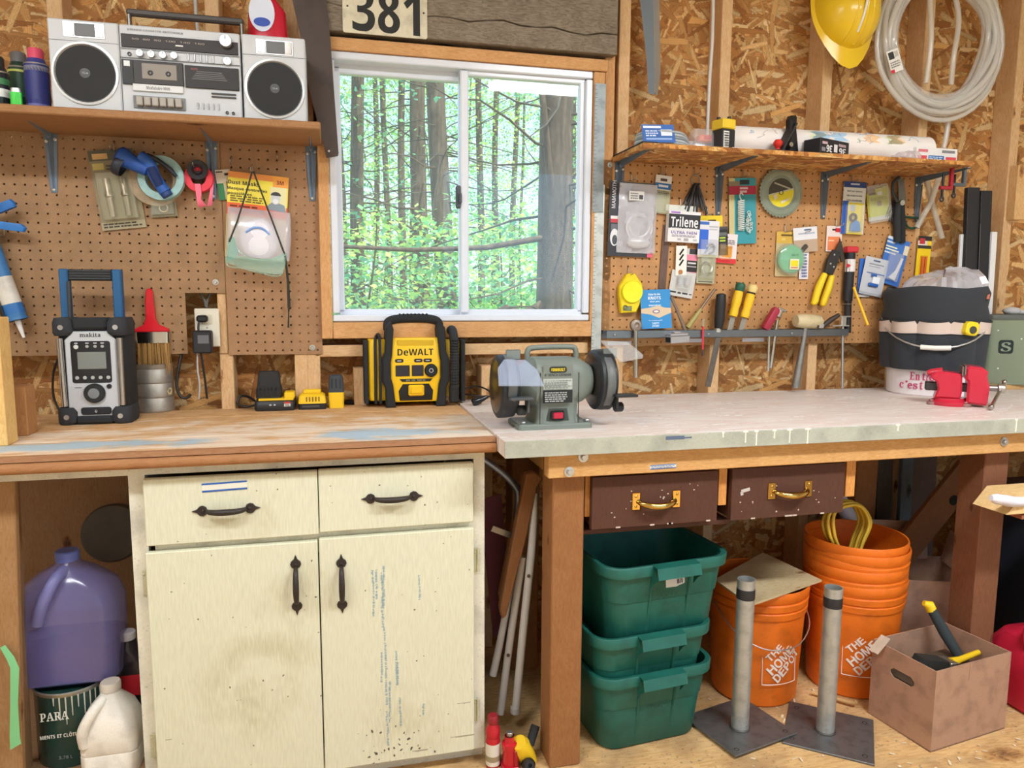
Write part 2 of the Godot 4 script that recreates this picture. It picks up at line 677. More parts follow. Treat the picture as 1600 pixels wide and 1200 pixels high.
func make_cabinet_paint():
	# cream paint over the drawer and door fronts (1.0 m by 0.8 m): grime, black specks, blue runs of paint where they are in the photograph
	var W = 600
	var H = 480
	var a = nb(101, 200, 160, 0.025, W, H, 4)
	var b = nb(102, W, 60, 0.3, W, H, 2)
	var d = nb(103, 400, 320, 0.14, W, H, 2)
	var g = nb(104, 30, 320, 0.12, W, H, 2)
	var by = PackedByteArray(); by.resize(W * H * 3)
	for y in H:
		for x in W:
			var i = y * W + x
			var u = float(x) / W
			var w = float(y) / H
			var c = Color(0.86, 0.86, 0.76)
			c = c * (1.0 - 0.07 * (b[i] / 255.0 - 0.3))
			# grime rubbed into the lower left door and round the handles
			var gr = 0.0
			gr += maxf(0.0, 1.0 - Vector2((u - 0.30) / 0.2, (w - 0.62) / 0.28).length())
			gr += maxf(0.0, 1.0 - Vector2((u - 0.42) / 0.11, (w - 0.40) / 0.16).length()) * 0.7
			gr += maxf(0.0, 1.0 - Vector2((u - 0.28) / 0.12, (w - 0.13) / 0.09).length()) * 0.6
			gr += maxf(0.0, 1.0 - Vector2((u - 0.75) / 0.2, (w - 0.85) / 0.2).length()) * 0.5
			gr *= clampf((a[i] - 70) / 120.0, 0, 1) * (0.4 + 0.9 * b[i] / 255.0)
			c = c.lerp(Color(0.60, 0.54, 0.38), minf(gr * 0.5, 0.4))
			# dark specks, thickest low on the right door
			var sp = 236.0 - 46.0 * maxf(0.0, 1.0 - Vector2((u - 0.66) / 0.2, (w - 0.93) / 0.14).length())
			if d[i] > sp: c = Color(0.26, 0.25, 0.2)
			if g[i] > 236 and w > 0.7: c = c.lerp(Color(0.42, 0.39, 0.3), 0.6)
			by[i * 3] = int(clampf(c.r, 0, 1) * 255); by[i * 3 + 1] = int(clampf(c.g, 0, 1) * 255); by[i * 3 + 2] = int(clampf(c.b, 0, 1) * 255)
	rng.seed = 105
	for k in 13:
		# runs: a thin line down from a start, bluish grey
		var s = [[0.625, 0.33, 0.15], [0.637, 0.33, 0.1], [0.65, 0.34, 0.18], [0.658, 0.32, 0.14], [0.655, 0.52, 0.26], [0.648, 0.6, 0.1], [0.69, 0.6, 0.12], [0.695, 0.64, 0.06], [0.67, 0.7, 0.14], [0.70, 0.76, 0.1], [0.66, 0.8, 0.12], [0.76, 0.36, 0.08], [0.77, 0.79, 0.04]][k]
		var x0 = s[0] * W
		for y in range(int(s[1] * H), int((s[1] + s[2]) * H)):
			x0 += rng.randf_range(-0.25, 0.25)
			var ww = rng.randi_range(1, 2)
			if rng.randf() < 0.12: continue
			for x in range(int(x0) - ww, int(x0) + ww):
				var i = y * W + x
				var al = rng.randf_range(0.5, 0.85)
				by[i * 3] = int(lerpf(by[i * 3], 118, al)); by[i * 3 + 1] = int(lerpf(by[i * 3 + 1], 146, al)); by[i * 3 + 2] = int(lerpf(by[i * 3 + 2], 162, al))
	save_tex("cabinet", W, H, by)

func make_benchtop():
	# worn planks (1.3 m by 0.65 m): bare wood at the back, washed-out paint and two blue spills towards the front edge
	var W = 720
	var H = 360
	var by = wood_bytes(111, W, H, Color("e8c08d"), Color("a9713f"), Color("5c3a20"), 3)
	var a = nb(112, 100, 256, 0.035, W, H, 4)
	var b = nb(113, 120, 512, 0.2, W, H, 3)
	var d = nb(114, 300, 150, 0.03, W, H, 4)
	for y in H:
		for x in W:
			var i = y * W + x
			var u = float(x) / W
			var w = float(y) / H
			var pale = clampf((a[i] + b[i] * 0.7 - 135) / 90.0, 0, 1) * clampf((w + (d[i] - 128) / 500.0 - 0.34) / 0.22, 0.08, 1)
			var e1 = 1.0 - Vector2((u - 0.26) / 0.27, (w - 0.86) / 0.10).length()
			var e2 = 1.0 - Vector2((u - 0.80) / 0.16, (w - 0.85) / 0.14).length()
			var blue = clampf((maxf(e1, e2) * 2.2 + (d[i] - 128) / 110.0) * 0.9, 0, 1) * clampf(0.4 + b[i] / 255.0, 0, 1)
			for q in 3:
				var t = float(by[i * 3 + q])
				t = lerpf(t, [232.0, 216.0, 198.0][q], pale * 0.85)
				t = lerpf(t, [150.0, 186.0, 212.0][q], blue * 0.8)
				by[i * 3 + q] = int(t)
	save_tex("benchtop", W, H, by)

func make_whitetop():
	# painted bench top (2.0 m by 0.75 m): white paint worn to a pinkish board, with scrapes of fresh white
	var W = 960
	var H = 360
	var a = nb(121, 320, 240, 0.03, W, H, 4)
	var b = nb(122, 80, 240, 0.1, W, H, 3)
	var d = nb(123, 320, 240, 0.2, W, H, 2)
	var by = PackedByteArray(); by.resize(W * H * 3)
	for i in W * H:
		var t = clampf((a[i] * 0.6 + b[i] * 0.7 - 110) / 110.0, 0, 1)
		var c = Color(0.90, 0.86, 0.83).lerp(Color(0.86, 0.76, 0.71), t * 0.6)
		if b[i] > 190 and d[i] > 120: c = Color(0.96, 0.95, 0.94)
		if d[i] > 238: c = Color(0.45, 0.38, 0.34)
		by[i * 3] = int(c.r * 255); by[i * 3 + 1] = int(c.g * 255); by[i * 3 + 2] = int(c.b * 255)
	rng.seed = 124
	for k in 130:
		var x0 = rng.randf_range(0.1, 0.95) * W
		var y0 = rng.randf_range(0.35, 0.98) * H
		var ang = rng.randfn(-0.1, 0.35)
		var L = rng.randf_range(15, 120)
		var al = rng.randf_range(0.3, 0.9)
		var wd = rng.randi_range(1, 3)
		var bow = rng.randf_range(-0.006, 0.006)
		for s in int(L):
			ang += bow
			x0 += cos(ang); y0 += sin(ang) * 0.6
			for q in wd:
				var X = int(x0); var Y = int(y0) + q
				if X < 0 or X >= W or Y < 0 or Y >= H: continue
				var i = Y * W + X
				by[i * 3] = int(lerpf(by[i * 3], 244, al)); by[i * 3 + 1] = int(lerpf(by[i * 3 + 1], 240, al)); by[i * 3 + 2] = int(lerpf(by[i * 3 + 2], 238, al))
	save_tex("whitetop", W, H, by)

# ---------- camera, light, sky ----------
func _ready():
	var cam = Camera3D.new()
	cam.name = "camera"
	add_child(cam)
	cam.position = Vector3(-0.8955, 1.2321, 2.3276)
	cam.rotation = Vector3(-0.12167, -0.24171, 0.00488)
	cam.fov = 55.107
	cam.near = 0.05
	cam.far = 300.0
	cam.current = true
	var sky_m = ProceduralSkyMaterial.new()
	sky_m.sky_top_color = Color(0.62, 0.78, 0.95)
	sky_m.sky_horizon_color = Color(0.88, 0.95, 1.0)
	sky_m.ground_horizon_color = Color(0.6, 0.66, 0.58)
	sky_m.ground_bottom_color = Color(0.3, 0.34, 0.26)
	sky_m.energy_multiplier = 1.8
	var env = Environment.new()
	env.background_mode = Environment.BG_SKY
	env.sky = Sky.new()
	env.sky.sky_material = sky_m
	env.tonemap_mode = Environment.TONE_MAPPER_LINEAR
	env.tonemap_exposure = 1.1
	env.sdfgi_enabled = true
	env.ssao_enabled = true
	env.ssil_enabled = true
	var we = WorldEnvironment.new()
	we.name = "world_environment"
	we.environment = env
	add_child(we)
	# the sun stands high behind the shed: it lights the wood outside and never reaches the bench
	var sun = DirectionalLight3D.new()
	sun.name = "sun"
	add_child(sun)
	sun.look_at_from_position(Vector3(3.0, 9.0, 4.5), Vector3.ZERO)
	sun.light_color = Color(1.0, 0.95, 0.84)
	sun.light_energy = 2.0
	sun.light_angular_distance = 1.0
	sun.shadow_enabled = true
	rng.seed = 1
	var sf = [["Droid Sans", 400], ["Droid Sans", 700], ["Droid Serif", 700]]
	for f in sf:
		var s = SystemFont.new()
		s.font_names = PackedStringArray([f[0]])
		s.font_weight = f[1]
		fonts.append(s)
	make_textures()
	# two twin-tube fittings on the ceiling, over and behind where the photograph was taken
	ceiling_lamp(Vector3(0.62, 2.48, 1.98), "white twin tube ceiling light above the painted workbench", 5.0)
	ceiling_lamp(Vector3(-1.75, 2.52, 1.9), "white twin tube ceiling light above the cream cabinet", 3.0)
	build_room()
	build_window()
	build_forest()
	build_furniture()
	build_left_wall()
	build_left_bench()
	build_lower_left()
	build_right_shelf()
	build_right_board()
	build_right_bench()
	build_under_bench()

func ceiling_lamp(p, label, energy):
	var t = thing("ceiling_light", label, "lamp", p, "tube lights on the ceiling")
	part(t, "housing", MB.new().plate([Vector2(-0.15, 0.0), Vector2(0.15, 0.0), Vector2(0.06, 0.06), Vector2(-0.06, 0.06)], -0.61, 0.61), M("gloss", "f2f2ee")).rotation_degrees = Vector3(0, 90, 0)
	var glow = StandardMaterial3D.new()
	glow.albedo_color = Color(1, 1, 1)
	glow.emission_enabled = true
	glow.emission = Color(0.98, 0.99, 1.0)
	glow.emission_energy_multiplier = 12.0
	for s in [-1, 1]:
		part(t, "tube", MB.new().rod(Vector3(-0.58, -0.025, s * 0.07), Vector3(0.58, -0.025, s * 0.07), 0.016, 12), glow)
		for e in [-1, 1]:
			part(t, "lamp_holder", MB.new().bx(e * 0.592, -0.02, s * 0.07, 0.02, 0.05, 0.03, 0.003), M("gloss", "eeeeea"))
	var l = AreaLight3D.new()
	l.name = "tube_light"
	t.add_child(l)
	l.area_size = Vector2(1.16, 0.2)
	l.position = Vector3(0, -0.05, 0)
	l.rotation_degrees = Vector3(-90, 0, 0)
	l.light_color = Color(0.96, 0.98, 1.0)
	l.light_energy = energy
	l.area_range = 12.0
	l.area_attenuation = 2.0
	l.shadow_enabled = true

# ---------- the room ----------
func peg_board(called, x0, x1, y0, y1, gx, gy, cut, hex):
	# hardboard with a real hole through it in every cell of a one-inch grid
	var P = 0.0254
	var mb = MB.new()
	var t = 0.006
	var c0 = int(ceil((x0 - gx) / P + 0.5)) - 1
	var c1 = int(floor((x1 - gx) / P - 0.5)) + 1
	var r0 = int(ceil((y0 - gy) / P + 0.5)) - 1
	var r1 = int(floor((y1 - gy) / P - 0.5)) + 1
	var K = 8
	var R = 0.0031
	for c in range(c0, c1 + 1):
		for r in range(r0, r1 + 1):
			var cx = gx + c * P
			var cy = gy + r * P
			if cut and cx > cut.x and cx < cut.z and cy > cut.y and cy < cut.w: continue
			var xa = x0 if c == c0 else cx - P / 2
			var xb = x1 if c == c1 else cx + P / 2
			var ya = y0 if r == r0 else cy - P / 2
			var yb = y1 if r == r1 else cy + P / 2
			var solid = cx - R < xa + 0.001 or cx + R > xb - 0.001 or cy - R < ya + 0.001 or cy + R > yb - 0.001
			if solid:
				mb.rect(xa, ya, xb, yb, 0.0)
				continue
			var h = []
			for k in K:
				var a = TAU * (k + 0.5) / K
				h.append(Vector3(cx + R * cos(a), cy + R * sin(a), 0))
			var q = [Vector3(xb, yb, 0), Vector3(xa, yb, 0), Vector3(xa, ya, 0), Vector3(xb, ya, 0)]
			var n = Vector3.BACK
			for k in 4:
				# corner k lies between hole points 2k and 2k + 1
				mb.tri(q[k], h[2 * k], h[2 * k + 1], n, n, n)
				var e = (k + 1) % 4
				mb.tri(q[k], h[2 * k + 1], q[e], n, n, n)
				mb.tri(q[e], h[2 * k + 1], h[(2 * k + 2) % K], n, n, n)
			for k in K:
				var a = h[k]; var b = h[(k + 1) % K]
				var m = Vector3(cx, cy, 0) - (a + b) / 2
				var dn = Vector3(0, 0, -t)
				mb.face([a, b, b + dn, a + dn], m.normalized())
	# edges
	for e in [[x0, y0, x1, y0, Vector3.DOWN], [x0, y1, x1, y1, Vector3.UP], [x0, y0, x0, y1, Vector3.LEFT], [x1, y0, x1, y1, Vector3.RIGHT]]:
		mb.face([Vector3(e[0], e[1], 0), Vector3(e[2], e[3], 0), Vector3(e[2], e[3], -t), Vector3(e[0], e[1], -t)], e[4])
	var o = solo(called[0], called[1], "pegboard", mb, M("peg", hex))
	return o

func build_room():
	var fl = struct("floor", MB.new().bx(0.2, -0.03, 1.7, 5.4, 0.06, 4.2), M("ply", "ffffff"))
	# seams of the floor's sheets
	# back wall: strand board behind the studs, open where the window is
	var wy0 = 1.115
	var wy1 = 1.965
	var wx0 = -0.915
	var wx1 = -0.03
	var wall = struct("wall_back", MB.new().bx((-2.4 + wx0) / 2, 1.3, -0.101, wx0 + 2.4, 2.6, 0.012).bx((wx1 + 2.8) / 2, 1.3, -0.101, 2.8 - wx1, 2.6, 0.012).bx((wx0 + wx1) / 2, wy0 / 2, -0.101, wx1 - wx0, wy0, 0.012).bx((wx0 + wx1) / 2, (wy1 + 2.6) / 2, -0.101, wx1 - wx0, 2.6 - wy1, 0.012), M("osb", "fbeedb"))
	var siding = MB.new()
	for q in [[-2.4, wx0, 0.0, 2.6], [wx1, 2.8, 0.0, 2.6], [wx0, wx1, 0.0, wy0], [wx0, wx1, wy1, 2.6]]:
		siding.bx((q[0] + q[1]) / 2, (q[2] + q[3]) / 2, -0.117, q[1] - q[0], q[3] - q[2], 0.02)
	part(wall, "siding", siding, M("matte", "5a4a3c"))
	for s in [[-2.02, 0.03, 2.6], [-1.6, 0.03, 2.6], [-1.2, 0.03, 2.6], [-0.986, 0.03, 2.6], [-0.948, 0.03, 2.6], [-0.81, 0.03, 1.0], [-0.404, 0.03, 1.0], [0.05, 0.03, 2.6], [0.412, 0.03, 2.6], [0.806, 0.03, 2.6], [1.215, 0.03, 2.6], [1.63, 0.03, 2.6], [2.04, 0.03, 2.6]]:
		part(wall, "stud", MB.new().bx(s[0], (s[1] + s[2]) / 2, -0.0505, 0.038, s[2] - s[1], 0.089, 0.002), M("wood_v", "e3c39b"))
	part(wall, "bottom_plate", MB.new().bx(0.2, 0.019, -0.0505, 5.2, 0.038, 0.089, 0.002), M("wood_h", "c99a68"))
	part(wall, "sill_rail", MB.new().bx(-0.5007, 1.0545, -0.0505, 0.885, 0.036, 0.089, 0.002), M("wood_h", "e3c39b"))
	part(wall, "backing_rail", MB.new().bx(0.62, 1.672, -0.052, 1.14, 0.03, 0.085, 0.002), M("wood_h", "dcb488"))
	part(wall, "header", MB.new().bx(-0.47, 2.18, -0.05, 0.95, 0.2, 0.088, 0.002), M("wood_h", "8f5a34"))
	# unseen walls and ceiling, painted pale to bounce fill light; open doorway behind the camera
	struct("wall_left", MB.new().bx(-2.42, 1.3, 1.7, 0.04, 2.6, 3.7), M("stain", "e9e7e2"))
	struct("wall_right", MB.new().bx(2.82, 1.3, 1.7, 0.04, 2.6, 3.7), M("stain", "e9e7e2"))
	struct("ceiling", MB.new().bx(0.2, 2.615, 1.7, 5.4, 0.03, 4.0), M("stain", "eceae6"))
	struct("wall_front", MB.new().bx(-1.2, 1.3, 3.52, 2.4, 2.6, 0.04).bx(2.4, 1.3, 3.52, 0.8, 2.6, 0.04).bx(1.0, 2.4, 3.52, 2.0, 0.4, 0.04), M("stain", "e9e7e2"))
	var yard = struct("yard_ground", MB.new().bx(0, -0.45, 12, 60, 0.2, 20), M("matte", "8f9480"))
	yard.position.y = 0.2

func build_window():
	# the window's surround of new boards
	var L = -0.888
	var R = -0.064
	var T = 1.936
	var Bm = 1.146
	var fz = 0.022
	var bw = M("wood_h", "dcae7c")
	var bv = M("wood_v", "dcae7c")
	var t1 = struct("trim_1", MB.new().bx((L + R) / 2 + 0.005, T + 0.019, fz - 0.06, R - L + 0.085, 0.036, 0.12, 0.002), bw)
	struct("trim_2", MB.new().bx(L - 0.017, (T + Bm) / 2 - 0.026, fz - 0.06, 0.032, T - Bm + 0.052, 0.12, 0.002), bv)
	struct("trim_3", MB.new().bx(R + 0.0195, (T + Bm) / 2 - 0.005, fz - 0.06, 0.036, T - Bm + 0.006, 0.12, 0.002), bv)
	struct("trim_4", MB.new().bx((L + R) / 2 + 0.004, Bm - 0.027, fz - 0.061, R - L + 0.008, 0.05, 0.12, 0.002), bw)
	struct("trim_5", MB.new().bx(R + 0.063, 1.55, -0.02, 0.034, 1.0, 0.04, 0.002), bv)
	var w = Node3D.new()
	w.name = "window_1"
	w.set_meta("kind", "structure")
	w.set_meta("label", "white vinyl sliding window with two panes in a wooden surround")
	add_child(w)
	var vm = M("gloss", "e0e5ef")
	var f = MB.new()
	var cz = -0.03
	var d = 0.09
	for q in [[L, R, T - 0.022, T], [L, R, Bm, Bm + 0.02]]:
		f.bx((q[0] + q[1]) / 2, (q[2] + q[3]) / 2, cz, q[1] - q[0], q[3] - q[2], d, 0.003)
	for q in [[L, L + 0.022], [R - 0.022, R]]:
		f.bx((q[0] + q[1]) / 2, (T + Bm) / 2, cz, q[1] - q[0], T - Bm - 0.05, d, 0.003)
	part(w, "frame", f, vm)
	# sliding sash (left, further in) and fixed sash (right)
	var mx = -0.482
	for s in [[L + 0.02, mx + 0.012, -0.05, 0.018, "sliding_sash", 0.03], [mx - 0.01, R - 0.02, -0.015, 0.018, "fixed_sash", 0.018]]:
		var a = s[0]; var b = s[1]; var z = s[2]
		var sw = s[3]
		var tp = T - 0.018; var bt = Bm + 0.016
		var m = MB.new()
		m.bx((a + b) / 2, tp - s[5] / 2, z, b - a, s[5], 0.03, 0.003).bx((a + b) / 2, bt + 0.01, z, b - a, 0.022, 0.03, 0.003)
		m.bx(a + sw / 2, (tp + bt) / 2, z, sw, tp - bt - 0.02, 0.03, 0.003).bx(b - sw / 2, (tp + bt) / 2, z, sw, tp - bt - 0.02, 0.03, 0.003)
		var sash = part(w, s[4], m, vm)
		part(sash, "pane", MB.new().bx((a + b) / 2, (tp + bt) / 2, z, b - a - 0.02, tp - bt - 0.03, 0.004), M("glass", "dcefff"))
	part(w, "meeting_rail", MB.new().bx(mx + 0.003, (T + Bm) / 2, 0.0, 0.026, T - Bm - 0.05, 0.024, 0.004), vm)
	part(w, "latch", MB.new().at(Vector3(-0.4986, 1.5314, 0.005)).bx(0, 0, 0, 0.016, 0.07, 0.016, 0.004).bx(0.004, -0.005, 0.012, 0.008, 0.03, 0.014, 0.002), M("satin", "4a4f58"))

# ---------- the wood outside ----------
func tree(called, label, base, top_y, r, lean, leaves, group, bark_hex, branches, seed_, leaf_r = 2.0, low = 1.0):
	rng.seed = seed_
	var t = thing(called, label, "tree", base, group)
	var pts = []
	var rad = []
	var N = 9
	for i in N + 1:
		var s = float(i) / N
		pts.append(Vector3(lean.x * s + 0.04 * sin(s * 7.0 + seed_), top_y * s, lean.y * s + 0.04 * cos(s * 5.0 + seed_)))
		rad.append(r * (1.25 - 0.25 * minf(s * 6, 1)) * (1.0 - 0.45 * s))
	part(t, "trunk", MB.new().tube(smooth(pts, 2), lerp_rad(rad, N * 2), 12), M("bark", bark_hex))
	for b in branches:
		# each: height, direction x, z, rise, length, thickness
		var p0 = Vector3(lean.x * b[0] / top_y, b[0], lean.y * b[0] / top_y)
		var bp = [p0]
		for k in range(1, 6):
			var s = k / 5.0
			bp.append(p0 + Vector3(b[1] * b[4] * s, b[3] * s * b[4] + 0.05 * sin(s * 9.0 + b[0]), b[2] * b[4] * s + 0.04 * sin(s * 6.0)))
		part(t, "branch", MB.new().tube(bp, [b[5], b[5] * 0.85, b[5] * 0.7, b[5] * 0.55, b[5] * 0.4, b[5] * 0.2], 6), M("bark", bark_hex))
	if label.contains("trunk") and r > 0.1:
		var tw = MB.new()
		for k in 34:
			var h = rng.randf_range(1.2, 4.6)
			var p = Vector3(lean.x * h / top_y, h, lean.y * h / top_y)
			var d = Vector3(rng.randf_range(-1, 1), rng.randf_range(-0.35, 0.25), rng.randf_range(-0.6, 0.6)).normalized()
			var tp = [p]
			for q in 5:
				d = (d + Vector3(rng.randf_range(-0.3, 0.3), rng.randf_range(-0.3, 0.25), rng.randf_range(-0.3, 0.3))).normalized()
				p += d * rng.randf_range(0.15, 0.34)
				tp.append(p)
			tw.tube(tp, [0.009, 0.008, 0.006, 0.005, 0.004, 0.002], 4)
		part(t, "twigs", tw, M("bark", "6f7066")).set_meta("kind", "stuff")
	if leaves > 0:
		var mm = MultiMesh.new()
		mm.transform_format = MultiMesh.TRANSFORM_3D
		mm.use_colors = true
		mm.mesh = leaf_mesh()
		mm.instance_count = leaves
		var greens = [Color("b2dc78"), Color("8ccc70"), Color("c8e67c"), Color("78c48a"), Color("dcee92"), Color("70bc98"), Color("9cd89c")]
		# leaves sit in flat sprays round scattered twigs
		var i = 0
		while i < leaves:
			var a = rng.randf() * TAU
			var rr = leaf_r * sqrt(rng.randf())
			var cen = Vector3(cos(a) * rr, rng.randf_range(low, top_y), sin(a) * rr)
			var g = greens[rng.randi() % greens.size()]
			var spray = rng.randi_range(8, 22)
			for k in spray:
				if i >= leaves: break
				var p = cen + Vector3(rng.randfn(0, 0.22), rng.randfn(0, 0.07), rng.randfn(0, 0.22))
				var s = rng.randf_range(0.045, 0.085)
				var bs = Basis.from_euler(Vector3(rng.randfn(0.2, 0.45), rng.randf() * TAU, rng.randfn(0, 0.45))).scaled(Vector3.ONE * s)
				mm.set_instance_transform(i, Transform3D(bs, p))
				mm.set_instance_color(i, g.srgb_to_linear() * rng.randf_range(0.75, 1.2))
				i += 1
		var mi = MultiMeshInstance3D.new()
		mi.name = "foliage"
		mi.multimesh = mm
		mi.material_override = M("leaf", "ffffff")
		mi.set_meta("kind", "stuff")
		t.add_child(mi, true)
	return t

func lerp_rad(rad, n):
	var out = []
	for i in n + 1:
		var f = float(i) / n * (rad.size() - 1)
		var k = mini(int(f), rad.size() - 2)
		out.append(lerpf(rad[k], rad[k + 1], f - k))
	return out

var leaf_m
func leaf_mesh():
	if leaf_m: return leaf_m
	var mb = MB.new()
	mb.col("ffffff")
	var a = Vector3(0, 0, 0); var b = Vector3(0.42, 0.06, 0.45); var c = Vector3(0, -0.03, 1.0); var d = Vector3(-0.42, 0.06, 0.45)
	var e = Vector3(0, -0.02, 0.5)
	for q in [[a, b, e], [b, c, e], [c, d, e], [d, a, e]]:
		mb.tri(q[0], q[1], q[2], Vector3.UP, Vector3.UP, Vector3.UP)
	leaf_m = mb.mesh()
	return leaf_m

func build_forest():
	var gm = MB.new()
	gm.bx(3, -0.9, -32, 90, 0.4, 62)
	var g = struct("forest_ground", gm, M("matte", "7fa05a"))
	var gr = "trees outside the window"
	tree("tree", "thick grey trunk standing close behind the fixed window pane", Vector3(0.4899, -0.7, -2.6), 5.6, 0.15, Vector2(0.30, 0.0), 0, gr, "82786a", [[2.33, -0.95, 0.1, -0.1, 2.6, 0.022], [2.3, -0.12, 0.05, 1.0, 2.0, 0.035], [1.9, -0.9, 0.1, -0.28, 0.6, 0.04], [2.9, -0.8, 0.2, 0.3, 1.2, 0.012], [1.75, -0.9, 0.3, -0.2, 1.1, 0.012], [1.5, 0.7, 0.1, 0.1, 0.8, 0.012]], 201)
	tree("tree", "straight grey trunk seen beside the middle rail of the window", Vector3(0.4781, -0.7, -6.5), 9.0, 0.135, Vector2(-0.18, 0), 500, gr, "82786a", [[1.6, -0.95, 0.2, -0.06, 1.9, 0.03], [2.6, -0.9, 0.2, 0.25, 1.3, 0.018], [3.4, -0.8, 0.3, 0.1, 1.2, 0.014], [2.1, 0.8, 0.4, 0.4, 1.2, 0.016]], 202, 1.6, 3.0)
	tree("tree", "mossy trunk with a greenish foot behind the sliding pane", Vector3(0.3044, -0.7, -7.2), 9.0, 0.12, Vector2(-0.1, 0), 500, gr, "82786a", [[2.2, -0.9, 0.3, 0.2, 1.6, 0.02], [3.0, -0.9, 0.1, 0.1, 1.7, 0.016]], 203, 1.6, 3.2)
	tree("tree", "slim pale trunk behind the sliding pane next to the hand saw", Vector3(-0.4729, -0.7, -8.5), 10.0, 0.11, Vector2(0.05, 0), 900, gr, "82786a", [[2.4, 0.8, 0.3, 0.3, 1.2, 0.015], [3.2, 0.9, 0.2, 0.1, 1.5, 0.015]], 204, 2.0, 2.5)
	var slim = [[606, -11.0, 0.06], [625, -10.0, 0.07], [640, -13.0, 0.06], [652, -16.0, 0.07], [585, -15.0, 0.08], [540, -13.0, 0.09], [748, -12.0, 0.08], [775, -15.0, 0.09], [800, -18.0, 0.1], [910, -12.0, 0.09]]
	var xs = [0.114, 0.2362, 0.7072, 1.2091, 0.1119, -0.575, 1.9535, 2.97, 4.1006, 4.0982]
	for i in slim.size():
		tree("sapling", "slim young tree trunk standing further back in the wood", Vector3(xs[i], -0.7, slim[i][1]), 9.0, slim[i][2], Vector2(rng.randf_range(-0.3, 0.3), 0), 2600, "slim trees further back in the wood", "82786a", [[2.0 + 0.2 * i, 0.8 if i % 2 else -0.8, 0.2, 0.2, 1.4, 0.014], [3.0, -0.7, 0.3, 0.3, 1.3, 0.012]], 220 + i, 2.4, 0.4)
	# leafy undergrowth, then the dense green behind
	for i in 6:
		var bx = [-0.6266, -0.029, 0.7243, 1.6432, 1.4901, -0.1848][i]
		var bz = [-5.0, -6.0, -5.4, -8.0, -4.6, -9.0][i]
		tree("maple_sapling", "bright green maple sapling spreading flat leaves outside the window", Vector3(bx, -0.7, bz), 2.7, 0.015, Vector2(0.15, 0.1), 1900, "maple saplings outside the window", "6d6a55", [[1.4, 0.7, 0.2, 0.3, 0.8, 0.008], [1.7, -0.7, 0.3, 0.3, 0.8, 0.008], [2.1, 0.5, -0.4, 0.4, 0.6, 0.007]], 240 + i, 0.9, 0.9)
	for i in 12:
		var z = -20.0 - (i % 3) * 6.0
		var f = (i + 0.5) / 12.0
		var x0 = -0.9 + (2.33 - z) * lerpf(-0.02, 0.42, f)
		tree("background_tree", "hazy leafy tree in the far background of the wood", Vector3(x0, -0.7, z), 12.0, 0.07, Vector2(0.2, 0), 9000, "leafy trees far back in the wood", "82786a", [], 260 + i, 2.6, 0.3)

# ---------- bench, cabinet, workbench ----------
const LT = 0.885   # height of the wooden bench
const RT = 0.89    # height of the painted workbench

func spade_pull():
	# black iron pull along x with a spade at either end
	var mb = MB.new()
	for s in [-1, 1]:
		var p = []
		for q in [[0.040, 0.0], [0.044, 0.009], [0.051, 0.0125], [0.058, 0.011], [0.064, 0.004], [0.075, 0.0], [0.064, -0.004], [0.058, -0.011], [0.051, -0.0125], [0.044, -0.009]]: p.append(Vector2(s * q[0], q[1]))
		mb.plate(p, 0.0, 0.004, 0.0012)
		mb.sph(Vector3(s * 0.051, 0, 0.004), Vector3(0.004, 0.004, 0.002), 8)
	var pts = smooth([Vector3(-0.044, 0, 0.003), Vector3(-0.036, 0, 0.016), Vector3(-0.018, 0, 0.024), Vector3(0, 0, 0.026), Vector3(0.018, 0, 0.024), Vector3(0.036, 0, 0.016), Vector3(0.044, 0, 0.003)], 3)
	var rad = []
	for i in pts.size(): rad.append(0.0045 + 0.003 * sin(PI * i / (pts.size() - 1)))
	mb.tube(pts, rad, 8)
	return mb

func brass_pull():
	var mb = MB.new()
	for s in [-1, 1]:
		mb.bx(s * 0.056, 0, 0.002, 0.022, 0.046, 0.004, 0.0015)
		for e in [-1, 1]: mb.sph(Vector3(s * 0.057, e * 0.013, 0.004), Vector3(0.004, 0.004, 0.002), 8)
	var pts = smooth([Vector3(-0.052, -0.002, 0.003), Vector3(-0.044, -0.004, 0.014), Vector3(-0.025, -0.008, 0.024), Vector3(0, -0.01, 0.027), Vector3(0.025, -0.008, 0.024), Vector3(0.044, -0.004, 0.014), Vector3(0.052, -0.002, 0.003)], 3)
	var rad = []
	for i in pts.size(): rad.append(0.005 + 0.0045 * sin(PI * i / (pts.size() - 1)))
	mb.tube(pts, rad, 8)
	return mb

func bolt_mesh(r = 0.016):
	return MB.new().at(Vector3.ZERO, Vector3(90, 0, 0)).lathe([[0.0001, 0.003], [r, 0.003], [r, 0.0]], 16).cyl(r * 0.55, 0.003, 0.011, 6, 0.001)

